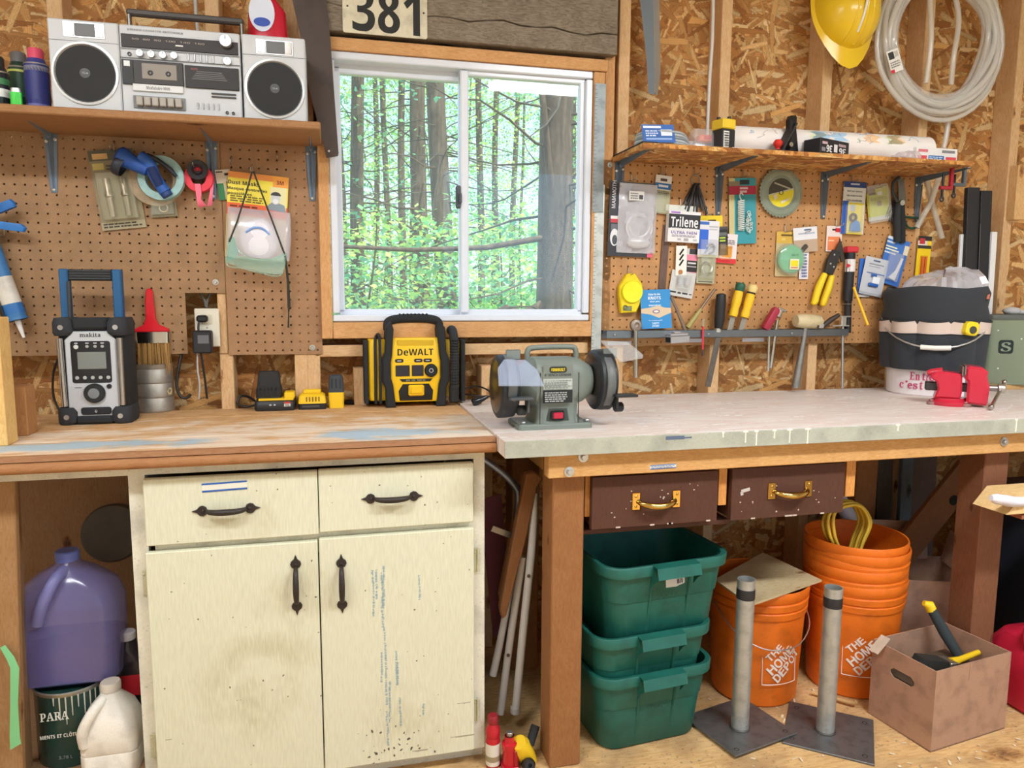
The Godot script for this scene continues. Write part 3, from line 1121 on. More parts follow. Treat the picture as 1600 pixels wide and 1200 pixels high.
func build_furniture():
	# --- wooden bench top: planks, then a lip and a rounded strip along its front ---
	var t = thing("wooden_countertop", "worn wooden bench top of planks with faded blue paint spills", "countertop", Vector3.ZERO)
	var zf = 0.585
	var x1 = -0.509
	for i in 4:
		var za = lerpf(-0.004, zf, i / 4.0)
		var zb = lerpf(-0.004, zf, (i + 1) / 4.0)
		part(t, "plank", MB.new().bx((-2.05 + x1) / 2, LT - 0.019, (za + zb) / 2, x1 + 2.05, 0.038, zb - za - 0.0016, 0.0015).planar(Vector3(1.0 / 1.3, 0, 0), Vector3(0, 0, 1.0 / 0.58), Vector2(1.81 / 1.3, 0)), M("benchtop"))
	part(t, "front_lip", MB.new().extr([[zf, LT], [zf + 0.014, LT - 0.001], [zf + 0.015, LT - 0.012], [zf, LT - 0.012]], -2.05, x1), M("wood_h", "a88062"))
	var pr = [[zf, LT - 0.013]]
	for i in 7:
		var a = deg_to_rad(90 - 30 * i)
		pr.append([zf + 0.013 + 0.011 * cos(a), LT - 0.026 + 0.012 * sin(a)])
	pr.append([zf, LT - 0.039])
	part(t, "front_strip", MB.new().extr(pr, -2.05, x1), M("wood_h", "ac7e56"))
	# --- cabinet ---
	var c = thing("base_cabinet", "cream painted base cabinet with two drawers, two doors and an open bay", "cabinet", Vector3.ZERO)
	var fz = 0.545
	var xa = -1.3478
	var xb = -1.3132
	var xr = -0.5265
	var yb = 0.04
	var top = LT - 0.04
	var white = M("stain", "e6e4d6")
	part(c, "top_rail", MB.new().bx((-2.05 + xr) / 2, top - 0.012, fz - 0.01, xr + 2.05, 0.024, 0.02), white)
	part(c, "stile", MB.new().bx((xa + xb) / 2, (top + yb) / 2 - 0.012, fz - 0.01, xb - xa, top - yb - 0.024, 0.02), white)
	part(c, "stile", MB.new().bx(xr - 0.014, (top + yb) / 2 - 0.012, fz - 0.01, 0.028, top - yb - 0.024, 0.02), white)
	part(c, "middle_rail", MB.new().bx((xb + xr) / 2, 0.6393, fz - 0.01, xr - xb - 0.028, 0.06, 0.0198), white)
	part(c, "bottom_rail", MB.new().bx((xb + xr) / 2, yb + 0.03, fz - 0.011, xr - xb - 0.028, 0.06, 0.018), white)
	part(c, "side_panel", MB.new().bx(xr - 0.009, (top + yb) / 2, fz / 2 - 0.012, 0.016, top - yb, fz - 0.026), white)
	part(c, "partition", MB.new().bx(xa + 0.016, top / 2, fz / 2 - 0.012, 0.016, top, fz - 0.026), white)
	part(c, "back_panel", MB.new().bx(-1.3, top / 2, 0.008, 1.5, top, 0.008), M("wood_v", "9a7c60"))
	part(c, "toe_kick", MB.new().bx((xb + xr) / 2, 0.018, fz - 0.04, xr - xb, 0.036, 0.016), white)
	var pull = spade_pull().mesh()
	var iron = M("satin", "2b2320")
	var front = M("cabinet")
	var au = Vector3(1.0 / 0.84, 0, 0)
	var av = Vector3(0, -1.0 / 0.79, 0)
	var o0 = Vector2(1.335 / 0.84, 0.82 / 0.79)
	var dz = 0.565
	var d1 = part(c, "drawer", MB.new().bx((-1.3138 + -0.9345) / 2, (0.8143 + 0.6593) / 2, dz - 0.01, -0.9345 - -1.3138, 0.8143 - 0.6593, 0.02, 0.002).planar(au, av, o0), front)
	var d2 = part(c, "drawer", MB.new().bx((-0.9323 + -0.5584) / 2, (0.8155 + 0.6636) / 2, dz - 0.01, -0.5584 - -0.9323, 0.8155 - 0.6636, 0.02, 0.002).planar(au, av, o0), front)
	var e1 = part(c, "door", MB.new().bx((-1.3173 + -0.9381) / 2, (0.6434 + 0.045) / 2, dz - 0.01, -0.9381 - -1.3173, 0.6434 - 0.045, 0.02, 0.002).planar(au, av, o0), front)
	var e2 = part(c, "door", MB.new().bx((-0.9351 + -0.5572) / 2, (0.6474 + 0.05) / 2, dz - 0.01, -0.5572 - -0.9351, 0.6474 - 0.05, 0.02, 0.002).planar(au, av, o0), front)
	piece(d1, "handle", pull, iron, Transform3D(Basis(), Vector3(-1.139, 0.7347, 0.565)))
	piece(d2, "handle", pull, iron, Transform3D(Basis(), Vector3(-0.7595, 0.7398, 0.565)))
	var up = Basis(Vector3.BACK, PI / 2)
	piece(e1, "handle", pull, iron, Transform3D(up, Vector3(-0.9898, 0.5389, 0.565)))
	piece(e2, "handle", pull, iron, Transform3D(up, Vector3(-0.8841, 0.5323, 0.565)))
	for h in [[e1, Vector3(-1.3225, 0.5688, 0.547)], [e1, Vector3(-1.3263, 0.1681, 0.547)], [e2, Vector3(-0.5485, 0.5589, 0.547)], [e2, Vector3(-0.549, 0.1515, 0.547)]]:
		part(h[0], "hinge", MB.new().at(h[1]).bx(0.0, 0, 0.001, 0.012, 0.06, 0.004, 0.001).rod(Vector3(0.004, -0.03, 0.004), Vector3(0.004, 0.03, 0.004), 0.0035, 8).sph(Vector3(-0.003, 0.02, 0.003), Vector3(0.003, 0.003, 0.002), 8), M("stain", "c9c6a6"))
	var tape = part(d1, "tape", printed(0.098, 0.021, "e4e2d2", [[0, 0.0, 1, 0.2, "2c5fae"], [0, 0.8, 1, 1, "2c5fae"]], 0.0006), M("print"), "white label strip with two blue lines")
	tape.position = Vector3(-1.1409, 0.7896, 0.5658)
	tape.rotation_degrees.z = 1.5
	# --- painted workbench ---
	var w = thing("workbench", "white painted workbench on wooden legs with two brown drawers", "workbench", Vector3.ZERO)
	var sx = -0.507
	var ex = 2.3
	var sz = 0.685
	part(w, "table_top", MB.new().bx((sx + ex) / 2, RT - 0.02, (sz - 0.004 - 0.006) / 2, ex - sx, 0.04, sz - 0.004 + 0.006, 0.001).planar(Vector3(1.0 / 2.0, 0, 0), Vector3(0, 0, 1.0 / 0.7), Vector2(0.25, 0)), M("whitetop"))
	var eb = part(w, "edge_band", MB.new().bx((sx + ex) / 2, RT - 0.0205, sz - 0.002, ex - sx, 0.041, 0.004, 0.001), M("stain", "b9bcb0"), "grey green painted front edge")
	for d in [[1165, 0.008, 0.028], [1182, 0.007, 0.036], [1210, 0.007, 0.02], [1234, 0.009, 0.034], [1262, 0.010, 0.038], [1403, 0.008, 0.016], [1589, 0.006, 0.034], [1130, 0.004, 0.012]]:
		var fx = {1165: 0.1205, 1182: 0.1515, 1210: 0.2031, 1234: 0.2479, 1262: 0.3008, 1403: 0.5771, 1589: 0.9703, 1130: 0.0574}[d[0]]
		part(eb, "paint_drip", MB.new().rod(Vector3(fx, RT - 0.001, sz), Vector3(fx, RT - d[2], sz), 0.0022, 6).sph(Vector3(fx, RT - 0.002, sz), Vector3(d[1], 0.003, 0.001), 8).sph(Vector3(fx, RT - d[2], sz), Vector3(0.003, 0.004, 0.002), 8), M("gloss", "e6ebdc"))
	part(eb, "paint_smear", MB.new().at(Vector3(-0.0741, 0.8811, 0.6852)).bx(0, 0, 0, 0.05, 0.009, 0.0006).bx(0.03, -0.001, 0, 0.03, 0.004, 0.0005), M("matte", "5c6a80"))
	var bz = 0.655
	var bt = RT - 0.0405
	var bb = 0.7871
	var bl = -0.3911
	var ap = part(w, "apron", MB.new().bx((bl + ex) / 2, (bt + bb) / 2, bz - 0.019, ex - bl, bt - bb, 0.038, 0.002), M("wood_h", "d8ae76"))
	for p in [Vector3(-0.3032, 0.8373, 0.655), Vector3(-0.3389, 0.8024, 0.655), Vector3(0.9648, 0.8202, 0.655)]:
		var bo = part(ap, "bolt", bolt_mesh(0.013), M("steel", "c4c6c8"))
		bo.position = p
	var lb = part(ap, "label_strip", printed(0.072, 0.011, "d8dce0", [[0, 0, 1, 0.18, "3f6fae"], [0.02, 0.82, 1, 1, "3f6fae"]] + lines(0.05, 0.2, 0.95, 0.8, 2, "8f959c", 3), 0.0006), M("print"))
	lb.position = Vector3(-0.0902, 0.8023, 0.6556)
	lb.rotation_degrees.z = 1.0
	var lz = 0.617
	var lw = M("wood_v", "9c6e44")
	part(w, "leg", MB.new().bx((-0.3681 + -0.2844) / 2, bt / 2, lz - 0.045, -0.2844 - -0.3681, bt, 0.09, 0.003), lw)
	part(w, "leg", MB.new().bx((0.948 + 1.0343) / 2, bt / 2, lz - 0.045, 1.0343 - 0.948, bt, 0.09, 0.003), M("wood_v", "84583f"))
	for q in [-0.3, 0.98, 2.2]:
		part(w, "rear_leg", MB.new().bx(q, bt / 2, 0.06, 0.09, bt, 0.09, 0.003), lw)
	part(w, "leg", MB.new().bx(2.25, bt / 2, lz - 0.045, 0.09, bt, 0.09, 0.003), lw)
	part(w, "rear_rail", MB.new().bx(0.95, bt - 0.045, 0.12, 2.6, 0.09, 0.038, 0.002), M("wood_h", "d8ae76"))
	part(w, "side_rail", MB.new().bx(-0.33, bt - 0.045, 0.34, 0.038, 0.09, 0.4, 0.002), M("wood_h", "d8ae76"))
	# drawer bay: dividers, runner, drawers
	var zd = 0.622
	var fronts = M("wood_v", "573629")
	for d in [[-0.2655, 0.0847, 0.775, 0.6392, Vector3(-0.0909, 0.7069, 0.622)], [0.1257, 0.4715, 0.7766, 0.6359, Vector3(0.3004, 0.7105, 0.622)]]:
		var dr = part(w, "drawer", MB.new().bx((d[0] + d[1]) / 2, (d[2] + d[3]) / 2, zd - 0.009, d[1] - d[0], d[2] - d[3], 0.018, 0.001), fronts)
		part(dr, "drawer_box", MB.new().bx((d[0] + d[1]) / 2, (d[2] + d[3]) / 2 - 0.002, zd - 0.22, d[1] - d[0] - 0.006, d[2] - d[3] - 0.012, 0.4, 0.001), M("wood_h", "573629"))
		part(dr, "handle", brass_pull(), M("chrome", "c9a862")).position = d[4]
		rng.seed = int(d[0] * 1000)
		var sp = MB.new()
		for k in 14:
			sp.at(Vector3(rng.randf_range(d[0] + 0.02, d[1] - 0.02), rng.randf_range(d[3] + 0.005, d[2] - 0.02), zd)).sph(Vector3.ZERO, Vector3(rng.randf_range(0.001, 0.003), rng.randf_range(0.001, 0.003), 0.0005), 6)
		for k in 5:
			sp.at(Vector3(rng.randf_range(d[0] + 0.02, d[1] - 0.02), d[3] + 0.002, zd)).bx(0, 0, 0, 0.012, 0.004, 0.001)
		part(dr, "paint_specks", sp, M("matte", "cdbcae")).set_meta("kind", "stuff")
	part(w, "divider", MB.new().bx(0.1058, bb - 0.052, 0.595, 0.024, 0.118, 0.03, 0.001), M("wood_v", "e2a55e"))
	part(w, "divider", MB.new().bx(0.5003, bb - 0.054, 0.595, 0.030, 0.116, 0.03, 0.001), M("wood_v", "e2a55e"))
	part(w, "divider", MB.new().bx(-0.2696, bb - 0.06, 0.585, 0.014, 0.12, 0.03, 0.001), M("wood_v", "e2a55e"))
	part(w, "drawer_runner", MB.new().bx(-0.0878 + 0.02, 0.6229, 0.4, 0.42, 0.012, 0.38, 0.001), M("wood_h", "573629"))
	part(w, "tape_scrap", MB.new().at(Vector3(0.1662, 0.717, 0.6228), Vector3(0, 0, 12)).bx(0, 0, 0, 0.026, 0.009, 0.0006).bx(-0.012, -0.006, 0, 0.008, 0.01, 0.0006), M("film", "f0e8e2"))
	# --- the pegboards ---
	peg_board(["pegboard", "long brown pegboard under the shelf with the stereo"], -2.02, -1.194, 1.053, 1.662, -1.7496, 1.6244, Vector4(-1.2948, 0.9, -1.1, 1.2359), "b89068")
	peg_board(["pegboard", "narrow brown pegboard sheet between the outlet and the window"], -1.191, -0.921, 1.047, 1.662, -1.1639, 1.2881, null, "bc9068")
	peg_board(["pegboard", "tan pegboard crowded with packaged hardware beneath the strand board shelf"], -0.02, 1.207, 1.0595, 1.6687, 0.0, 1.656, null, "dea66c")
	for p in [Vector3(-1.2198, 1.2622, 0), Vector3(-0.9509, 1.0668, 0), Vector3(0.0044, 1.6519, 0)]:
		solo("screw_washer", "round steel washer and screw holding the pegboard to the stud", "screw", bolt_mesh(0.009), M("steel", "c9c9c4"), p, "screws with washers in the pegboards")

# ---------- left shelf, left pegboard ----------
func shelf_bracket(label, at, hex, drop, reach, group):
	# pressed steel bracket: a ribbed leg on the wall, a ribbed arm under the shelf
	var t = thing("shelf_bracket", label, "bracket", at, group)
	var m = M("gloss", hex)
	var leg = MB.new().plate([Vector2(-0.017, 0), Vector2(0.017, 0), Vector2(0.013, -drop * 0.6), Vector2(0.008, -drop), Vector2(-0.008, -drop), Vector2(-0.013, -drop * 0.6)], 0.0, 0.003, 0.001)
	leg.loft([[Vector3(-0.008, -0.004, 0.002), Vector3(0, -0.004, 0.014), Vector3(0.008, -0.004, 0.002)], [Vector3(-0.006, -drop * 0.5, 0.002), Vector3(0, -drop * 0.5, 0.011), Vector3(0.006, -drop * 0.5, 0.002)], [Vector3(-0.003, -drop + 0.012, 0.002), Vector3(0, -drop + 0.012, 0.005), Vector3(0.003, -drop + 0.012, 0.002)]], false)
	part(t, "wall_leg", leg, m)
	var arm = MB.new().at(Vector3.ZERO, Vector3(90, 0, 0)).plate([Vector2(-0.017, 0), Vector2(0.017, 0), Vector2(0.013, reach * 0.6), Vector2(0.008, reach), Vector2(-0.008, reach), Vector2(-0.013, reach * 0.6)], 0.0, 0.003, 0.001)
	arm.at(Vector3.ZERO).loft([[Vector3(-0.008, -0.002, 0.004), Vector3(0, -0.02, 0.004), Vector3(0.008, -0.002, 0.004)], [Vector3(-0.006, -0.002, reach * 0.5), Vector3(0, -0.013, reach * 0.5), Vector3(0.006, -0.002, reach * 0.5)], [Vector3(-0.003, -0.002, reach - 0.012), Vector3(0, -0.005, reach - 0.012), Vector3(0.003, -0.002, reach - 0.012)]], false)
	part(t, "shelf_arm", arm, m)
	part(t, "gusset", MB.new().bx(0, -0.012, 0.012, 0.013, 0.022, 0.02, 0.006), m)
	for s in [[-0.011, -0.028], [0.011, -0.022], [0.0, -drop + 0.008]]:
		part(t, "screw", MB.new().at(Vector3(s[0], s[1], 0.003 if s[0] != 0.0 else 0.0055), Vector3(90, 0, 0)).lathe([[0.0001, 0.002], [0.0012, 0.0012], [0.0025, 0.0022], [0.0042, 0.001], [0.0044, 0]], 10), M("steel", "e4e4e0"))
	return t

func peg_hook(p, l, what):
	var o = solo("peg_hook", "thin wire pegboard hook holding " + what, "hook", MB.new().tube(smooth([Vector3(0, 0.004, -0.005), Vector3(0, 0.004, 0.002), Vector3(0, 0.001, 0.006), Vector3(0, -0.018, 0.008), Vector3(0, -0.02, 0.012), Vector3(0, -0.019, 0.012 + l), Vector3(0, -0.012, 0.016 + l)], 3), 0.0016, 6), M("steel", "b9b4a8"), p, "wire hooks in the pegboards")
	return o

func spray_can(label, at, hex, cap, capr, r, h, bands):
	var t = thing("spray_can", label, "spray can", at, "spray cans on the wooden shelf")
	part(t, "body", MB.new().lathe([[0.0001, 0.0], [r - 0.001, 0.0], [r, 0.002], [r, h - 0.012], [r - 0.003, h - 0.008], [r * 0.72, h + 0.004], [r * 0.5, h + 0.006], [0.0001, h + 0.006]], 24), M("gloss", hex))
	for b in bands:
		part(t, "label_band", MB.new().lathe([[r + 0.0003, b[0]], [r + 0.0003, b[1]]], 24), M("satin", b[2]))
	part(t, "rim", MB.new().lathe([[r, h - 0.012], [r + 0.001, h - 0.01], [r, h - 0.008]], 24), M("steel", "c8c8c8"))
	part(t, "cap", MB.new().lathe([[capr, h - 0.008], [capr, h + 0.026], [capr - 0.003, h + 0.03], [0.0001, h + 0.03]], 20), M("satin", cap))
	return t

func build_left_wall():
	# weathered beam over the window and the house number on it
	var tb = thing("timber_beam", "grey weathered timber beam with a long crack above the window", "beam", Vector3.ZERO)
	var bxr = 0.008
	var old = M("old_h", "a3988a")
	part(tb, "core", MB.new().bx((-0.945 + bxr) / 2, 2.086, 0.001, bxr + 0.945, 0.2, 0.044, 0.003), old)
	# the face is split along a jagged crack
	var up = [Vector2(bxr, 2.186), Vector2(-0.945, 2.186)]
	var lo = [Vector2(bxr, 1.986), Vector2(-0.945, 1.986)]
	for i in 19:
		var f = i / 18.0
		var x = lerpf(-0.945, bxr, f)
		var y = 2.055 + 0.006 * sin(i * 1.9) + 0.004 * sin(i * 0.7) - 0.01 * f
		var gap = 0.0004 + 0.0022 * clampf((f - 0.25) * 3.0, 0, 1) * (0.6 + 0.4 * sin(i * 2.3))
		up.append(Vector2(x, y + gap))
		lo.append(Vector2(x, y - gap))
	part(tb, "face", MB.new().plate(up, 0.023, 0.035, 0.002), old)
	part(tb, "face", MB.new().plate(lo, 0.023, 0.035, 0.002), old)
	var sg = thing("number_sign", "cream metal plate reading 381 fixed to the grey beam", "sign", Vector3(-0.7176, 2.0497, 0.037))
	part(sg, "plate", MB.new().plate(rpoly(0.245, 0.16, 0.006, 3), 0, 0.002, 0.0005), M("soiled", "e6dfc8")).position.y = 0.012
	txt(sg, "381", 0.003, 0.0, 0.0022, 0.196, 0.122, "14130f")
	for p in [[-0.108, 0.005], [0.112, 0.005]]:
		part(sg, "screw", MB.new().sph(Vector3(p[0], p[1], 0.002), Vector3(0.003, 0.003, 0.0015), 8), M("satin", "3a342c"))
	# shelf and brackets
	var sh = thing("wooden_shelf", "rough brown wooden wall shelf carrying the silver stereo", "shelf", Vector3.ZERO)
	part(sh, "board", MB.new().bx((-2.05 - 0.908) / 2, 1.672, 0.124, 1.142, 0.02, 0.248, 0.003), M("wood_h", "a8805a"))
	var bg = "steel brackets under the wooden shelf"
	shelf_bracket("grey steel shelf bracket on the pegboard behind the spray cans", Vector3(-1.6279, 1.6568, 0) + Vector3(0, 0.012, 0), "6d7f93", 0.165, 0.2, bg)
	shelf_bracket("grey steel shelf bracket beside the red flagging tape reel", Vector3(-1.2157, 1.6542, 0) + Vector3(0, 0.012, 0), "6d7f93", 0.165, 0.2, bg)
	shelf_bracket("grey steel shelf bracket at the shelf end next to the window", Vector3(-0.9386, 1.6574, 0) + Vector3(0, 0.012, 0), "6d7f93", 0.165, 0.2, bg)
	# cable and strap on the wall behind the stereo
	solo("electric_cable", "grey electric cable running up the wall behind the stereo", "cable", MB.new().tube([Vector3(-1.2424, 2.0816, -0.006), Vector3(-1.2417, 2.0129, -0.004), Vector3(-1.2389, 1.9617, -0.004), Vector3(-1.2426, 1.8403, -0.004)], 0.005, 8), M("satin", "b9b6b0"))
	stereo()
	spray_can("purple blue spray can with a bright pink cap", Vector3(-1.6024, 1.682, 0.15), "3a3f86", "e0506e", 0.018, 0.0275, 0.128, [[0.03, 0.12, "2e3478"], [0.1, 0.112, "d8d8e8"], [0.006, 0.02, "6a6fb0"]])
	spray_can("dark green spray can with a grey cap beside the pink capped can", Vector3(-1.6653, 1.682, 0.08), "1f3d33", "6a6a6c", 0.018, 0.026, 0.135, [[0.05, 0.11, "274f3c"], [0.112, 0.118, "c9cf6a"]])
	spray_can("black and white spray can at the end of the shelf", Vector3(-1.6816 - 0.006, 1.682, 0.16), "22262a", "2a2a2c", 0.017, 0.026, 0.1, [[0.03, 0.05, "e0e2de"], [0.06, 0.075, "3d7a4c"]])
	var lt = thing("lighter", "bright green plastic lighter standing before the dark green can", "lighter", Vector3(-1.6388, 1.682, 0.19))
	part(lt, "body", MB.new().rr([[0, 0.026, 0.013, 0.006], [0.04, 0.026, 0.013, 0.006]]), M("gloss", "45d34a"))
	part(lt, "hood", MB.new().rr([[0.04, 0.024, 0.012, 0.005], [0.05, 0.022, 0.011, 0.005]]), M("steel", "b0b0b0"))
	# red bottle behind the stereo
	var rb = thing("red_bottle", "clear bottle of red liquid with a white and blue label", "bottle", Vector3(-1.0462, 1.682, 0.05))
	part(rb, "bottle", MB.new().rr([[0, 0.1, 0.07, 0.03], [0.006, 0.112, 0.08, 0.035], [0.15, 0.12, 0.084, 0.036], [0.2, 0.1, 0.078, 0.036], [0.235, 0.112, 0.082, 0.036], [0.33, 0.1, 0.076, 0.034], [0.37, 0.04, 0.04, 0.019], [0.39, 0.034, 0.034, 0.016]], 5), M("gloss", "cc1f38"))
	part(rb, "label", MB.new().plate(arc(-0.012, 0.315, 0.034, 0.05, 0, 345, 23), 0.04, 0.0425), M("satin", "dfe4f4"))
	part(rb, "emblem", MB.new().plate(arc(-0.012, 0.29, 0.022, 0.012, 0, 340, 17), 0.0425, 0.0432), M("satin", "2f4fb4"))
	part(rb, "cap", MB.new().at(Vector3(0, 0.39, 0)).cyl(0.019, 0, 0.025, 16, 0.002), M("satin", "e9e9e9"))
	# handsaw blade
	var sw = thing("hand_saw", "dark rusty handsaw blade hanging against the window surround", "saw", Vector3(-0.9187, 1.954, 0.05))
	var q = Vector3(-0.9187, 1.954, 0.05)
	var poly = []
	for v in [Vector2(-0.9921, 2.1274), Vector2(-0.891, 2.1377), Vector2(-0.876, 1.9575), Vector2(-0.8602, 1.6376), Vector2(-0.8622, 1.6302), Vector2(-0.8933, 1.6233), Vector2(-0.9385, 1.8122), Vector2(-0.9575, 1.9507)]: poly.append(v - Vector2(q.x, q.y))
	part(sw, "blade", MB.new().plate(poly, 0, 0.0012), M("soiled", "4a3b34"))
	var tt = MB.new()
	for k in 44:
		var a = poly[5].lerp(poly[7], k / 44.0)
		var b = poly[5].lerp(poly[7], (k + 1) / 44.0)
		tt.plate([a, b, (a + b) / 2 + Vector2(-0.003, -0.001)], 0.0001, 0.0011)
	part(sw, "teeth", tt, M("steel", "6a5d52")).set_meta("kind", "stuff")
	part(sw, "rivet_or_lit_hole", MB.new().at(Vector3(-0.8873, 1.6432, 0.0515) - q, Vector3(90, 0, 0)).cyl(0.0032, 0, 0.001, 10), M("chrome", "f0f0f0"))  # pale chrome disc paints the brightness seen through the blade hole; no rivet here
	left_board()

func knob(par, called, p, r, d, hex, hex2):
	var k = part(par, called, MB.new().at(Vector3.ZERO, Vector3(90, 0, 0)).lathe([[r, 0], [r, d * 0.8], [r * 0.9, d], [0.0001, d]], 18), M("steel", hex))
	k.position = p
	part(k, "pointer", MB.new().bx(0, r * 0.5, d + 0.0003, r * 0.16, r * 0.6, 0.0006), M("matte", hex2))

func stereo():
	var o = Vector3(-1.2465, 1.682, 0.145)
	var t = thing("portable_stereo", "silver cassette stereo with two detachable speakers on the wooden shelf", "stereo", o)
	var sil = M("satin", "c9ccd0")
	var z = 0.075
	var H = 0.215
	for s in [[-1, Vector3(-1.4751, 1.7704, 0.22) - o, Vector3(-1.4704, 1.8736, 0.22) - o], [1, Vector3(-1.0263, 1.7643, 0.22) - o, Vector3(-1.0293, 1.8685, 0.22) - o]]:
		var cx = s[0] * 0.2245
		var sp = part(t, "speaker_box", MB.new().bx(cx, H / 2, 0, 0.158, H, 0.15, 0.003), sil)
		part(sp, "speaker_rim", MB.new().at(Vector3(cx, s[1].y, z), Vector3(90, 0, 0)).lathe([[0.076, 0], [0.0755, 0.004], [0.07, 0.005], [0.067, 0.001]], 40), M("steel", "d5d8da"))
		part(sp, "speaker_mesh", MB.new().at(Vector3(cx, s[1].y, z), Vector3(90, 0, 0)).lathe([[0.068, 0.001], [0.05, 0.0035], [0.016, 0.005], [0.0001, 0.005]], 40), M("matte", "2e2f31"))
		part(sp, "speaker_badge", MB.new().at(Vector3(cx, s[1].y, z + 0.005), Vector3(90, 0, 0)).lathe([[0.012, 0], [0.012, 0.001], [0.010, 0.0012], [0.0001, 0.0008]], 20), M("satin", "4d4f52"))
		txt(sp, "TS-A", cx, s[1].y, z + 0.0062, 0.014, 0.004, "c8c8c8", Vector3.ZERO, 0)
		part(sp, "horn_frame", MB.new().bx(cx + 0.002, s[2].y, z, 0.094, 0.038, 0.003, 0.001), M("steel", "cfd2d6"))
		part(sp, "horn", MB.new().bx(cx + 0.004, s[2].y, z + 0.002, 0.046, 0.03, 0.003, 0.001), M("satin", "6b6d70"))
		for e in [-1, 1]:
			part(sp, "horn_mirror", MB.new().bx(cx + 0.003 + e * 0.033, s[2].y, z + 0.002, 0.018, 0.031, 0.003, 0.001), M("chrome", "eef0f2"))
		part(sp, "seam", MB.new().bx(cx, H * 0.765, z, 0.157, 0.0012, 0.0008), M("matte", "6d7073"))
	part(t, "main_unit", MB.new().bx(-0.002, H / 2, -0.002, 0.285, H, 0.148, 0.003), sil)
	part(t, "tuner_window", MB.new().bx(-0.002, 0.176, z - 0.002, 0.276, 0.032, 0.004, 0.001), M("satin", "241b1a"))
	txt(t, "50  60  80  100  140  160", -0.03, 0.181, z + 0.0001, 0.17, 0.004, "b8a898", Vector3.ZERO, 0)
	part(t, "dial_pointer", MB.new().bx(-0.005, 0.172, z + 0.0003, 0.018, 0.003, 0.0006), M("satin", "f4efe6"))
	txt(t, "STEREO CASSETTE RECORDER", -0.06, 0.203, z - 0.0008, 0.13, 0.004, "55585c", Vector3.ZERO, 0)
	knob(t, "tuning_knob", Vector3(-1.1392, 1.8722, 0.22) - o + Vector3(0, 0, 0.001), 0.0155, 0.014, "d8d8d6", "77787a")
	for p in [Vector3(-1.3439, 1.8278, 0.22), Vector3(-1.3173, 1.8275, 0.22), Vector3(-1.2904, 1.8273, 0.22), Vector3(-1.2641, 1.8278, 0.22)]:
		knob(t, "control_knob", p - o - Vector3(0, 0, 0.002), 0.0088, 0.011, "d2d2d0", "606264")
	knob(t, "selector_knob", Vector3(-1.1379, 1.825, 0.22) - o - Vector3(0, 0, 0.002), 0.0105, 0.008, "d8d8d6", "606264")
	part(t, "jack", MB.new().at(Vector3(-1.369, 1.8258, 0.22) - o, Vector3(90, 0, 0)).lathe([[0.005, -0.002], [0.005, 0.0], [0.0028, 0.0], [0.0025, -0.006], [0.0001, -0.006]], 14), M("satin", "2a2a2a"))
	for p in [Vector3(-1.143, 1.6972, 0.22), Vector3(-1.1281, 1.6965, 0.22)]:
		part(t, "jack", MB.new().at(p - o, Vector3(90, 0, 0)).lathe([[0.004, -0.002], [0.004, 0.0], [0.002, 0.0], [0.002, -0.005], [0.0001, -0.005]], 14), M("satin", "2a2a2a"))
	for p in [Vector3(-1.2315, 1.8288, 0.22), Vector3(-1.2163, 1.8284, 0.22), Vector3(-1.2018, 1.828, 0.22), Vector3(-1.1873, 1.8275, 0.22), Vector3(-1.1719, 1.8271, 0.22)]:
		part(t, "slider", MB.new().at(p - o + Vector3(0, 0, -0.001)).bx(0, 0, 0, 0.0035, 0.019, 0.003, 0.001), M("steel", "b4b6b8"))
	part(t, "groove", MB.new().bx(-0.002, 0.1345, z, 0.283, 0.0015, 0.001), M("matte", "54565a"))
	part(t, "groove", MB.new().bx(-0.002, 0.1565, z, 0.283, 0.0012, 0.001), M("matte", "54565a"))
	# cassette deck
	var dk = part(t, "cassette_door", MB.new().bx(-1.3034 + 1.2465, 0.101, z, 0.118, 0.058, 0.006, 0.002), M("satin", "332f2d"))
	part(dk, "cassette", MB.new().bx(-1.3008 + 1.2465, 0.104, z + 0.003, 0.082, 0.038, 0.003, 0.001), M("satin", "8d857c"))
	for e in [-1, 1]:
		part(dk, "spool", MB.new().at(Vector3(-1.3008 + 1.2465 + e * 0.021, 0.1, z + 0.005), Vector3(90, 0, 0)).lathe([[0.0065, 0], [0.006, 0.001], [0.003, 0.001], [0.0025, 0]], 14), M("satin", "1c1a1a"))
	part(t, "deck_plate", MB.new().bx(-1.3056 + 1.2465, 0.064, z, 0.118, 0.017, 0.006, 0.001), M("satin", "d8dadc"))
	txt(t, "Modulaire 8000", -1.3056 + 1.2465, 0.064, z + 0.003, 0.056, 0.008, "4a4c50", Vector3.ZERO, 2)
	part(t, "battery_window", MB.new().bx(-1.3745 + 1.2465, 0.1, z, 0.027, 0.06, 0.004, 0.001), M("satin", "222426"))
	part(t, "meter", MB.new().bx(-1.3757 + 1.2465, 0.12, z + 0.0022, 0.014, 0.013, 0.001), M("satin", "dfe2e4"))
	part(t, "counter_window", MB.new().bx(-1.1759 + 1.2465, 0.099, z, 0.13, 0.055, 0.004, 0.001), M("satin", "1e1a1a"))
	for k in 5:
		part(t, "scale_line", MB.new().bx(-1.1823 + 1.2465, 0.094 + k * 0.0045, z + 0.0022, 0.085 - 0.006 * k, 0.001, 0.0006), M("satin", "8c8a8a"))
	txt(t, "AUTO", -1.2183 + 1.2465, 0.118, z + 0.0022, 0.016, 0.005, "b8605a", Vector3.ZERO, 0)
	for k in 2:
		part(t, "switch_slot", MB.new().bx(-1.1495 + 1.2465, 0.061 - 0.008 * k, z, 0.06, 0.0035, 0.002), M("matte", "4a4c50"))
	for k in 6:
		part(t, "piano_key", MB.new().bx(-1.3493 + 1.2465 + k * 0.0182, 0.0295, z + 0.006, 0.0155, 0.022, 0.014, 0.002), M("satin", "a9a29a"))
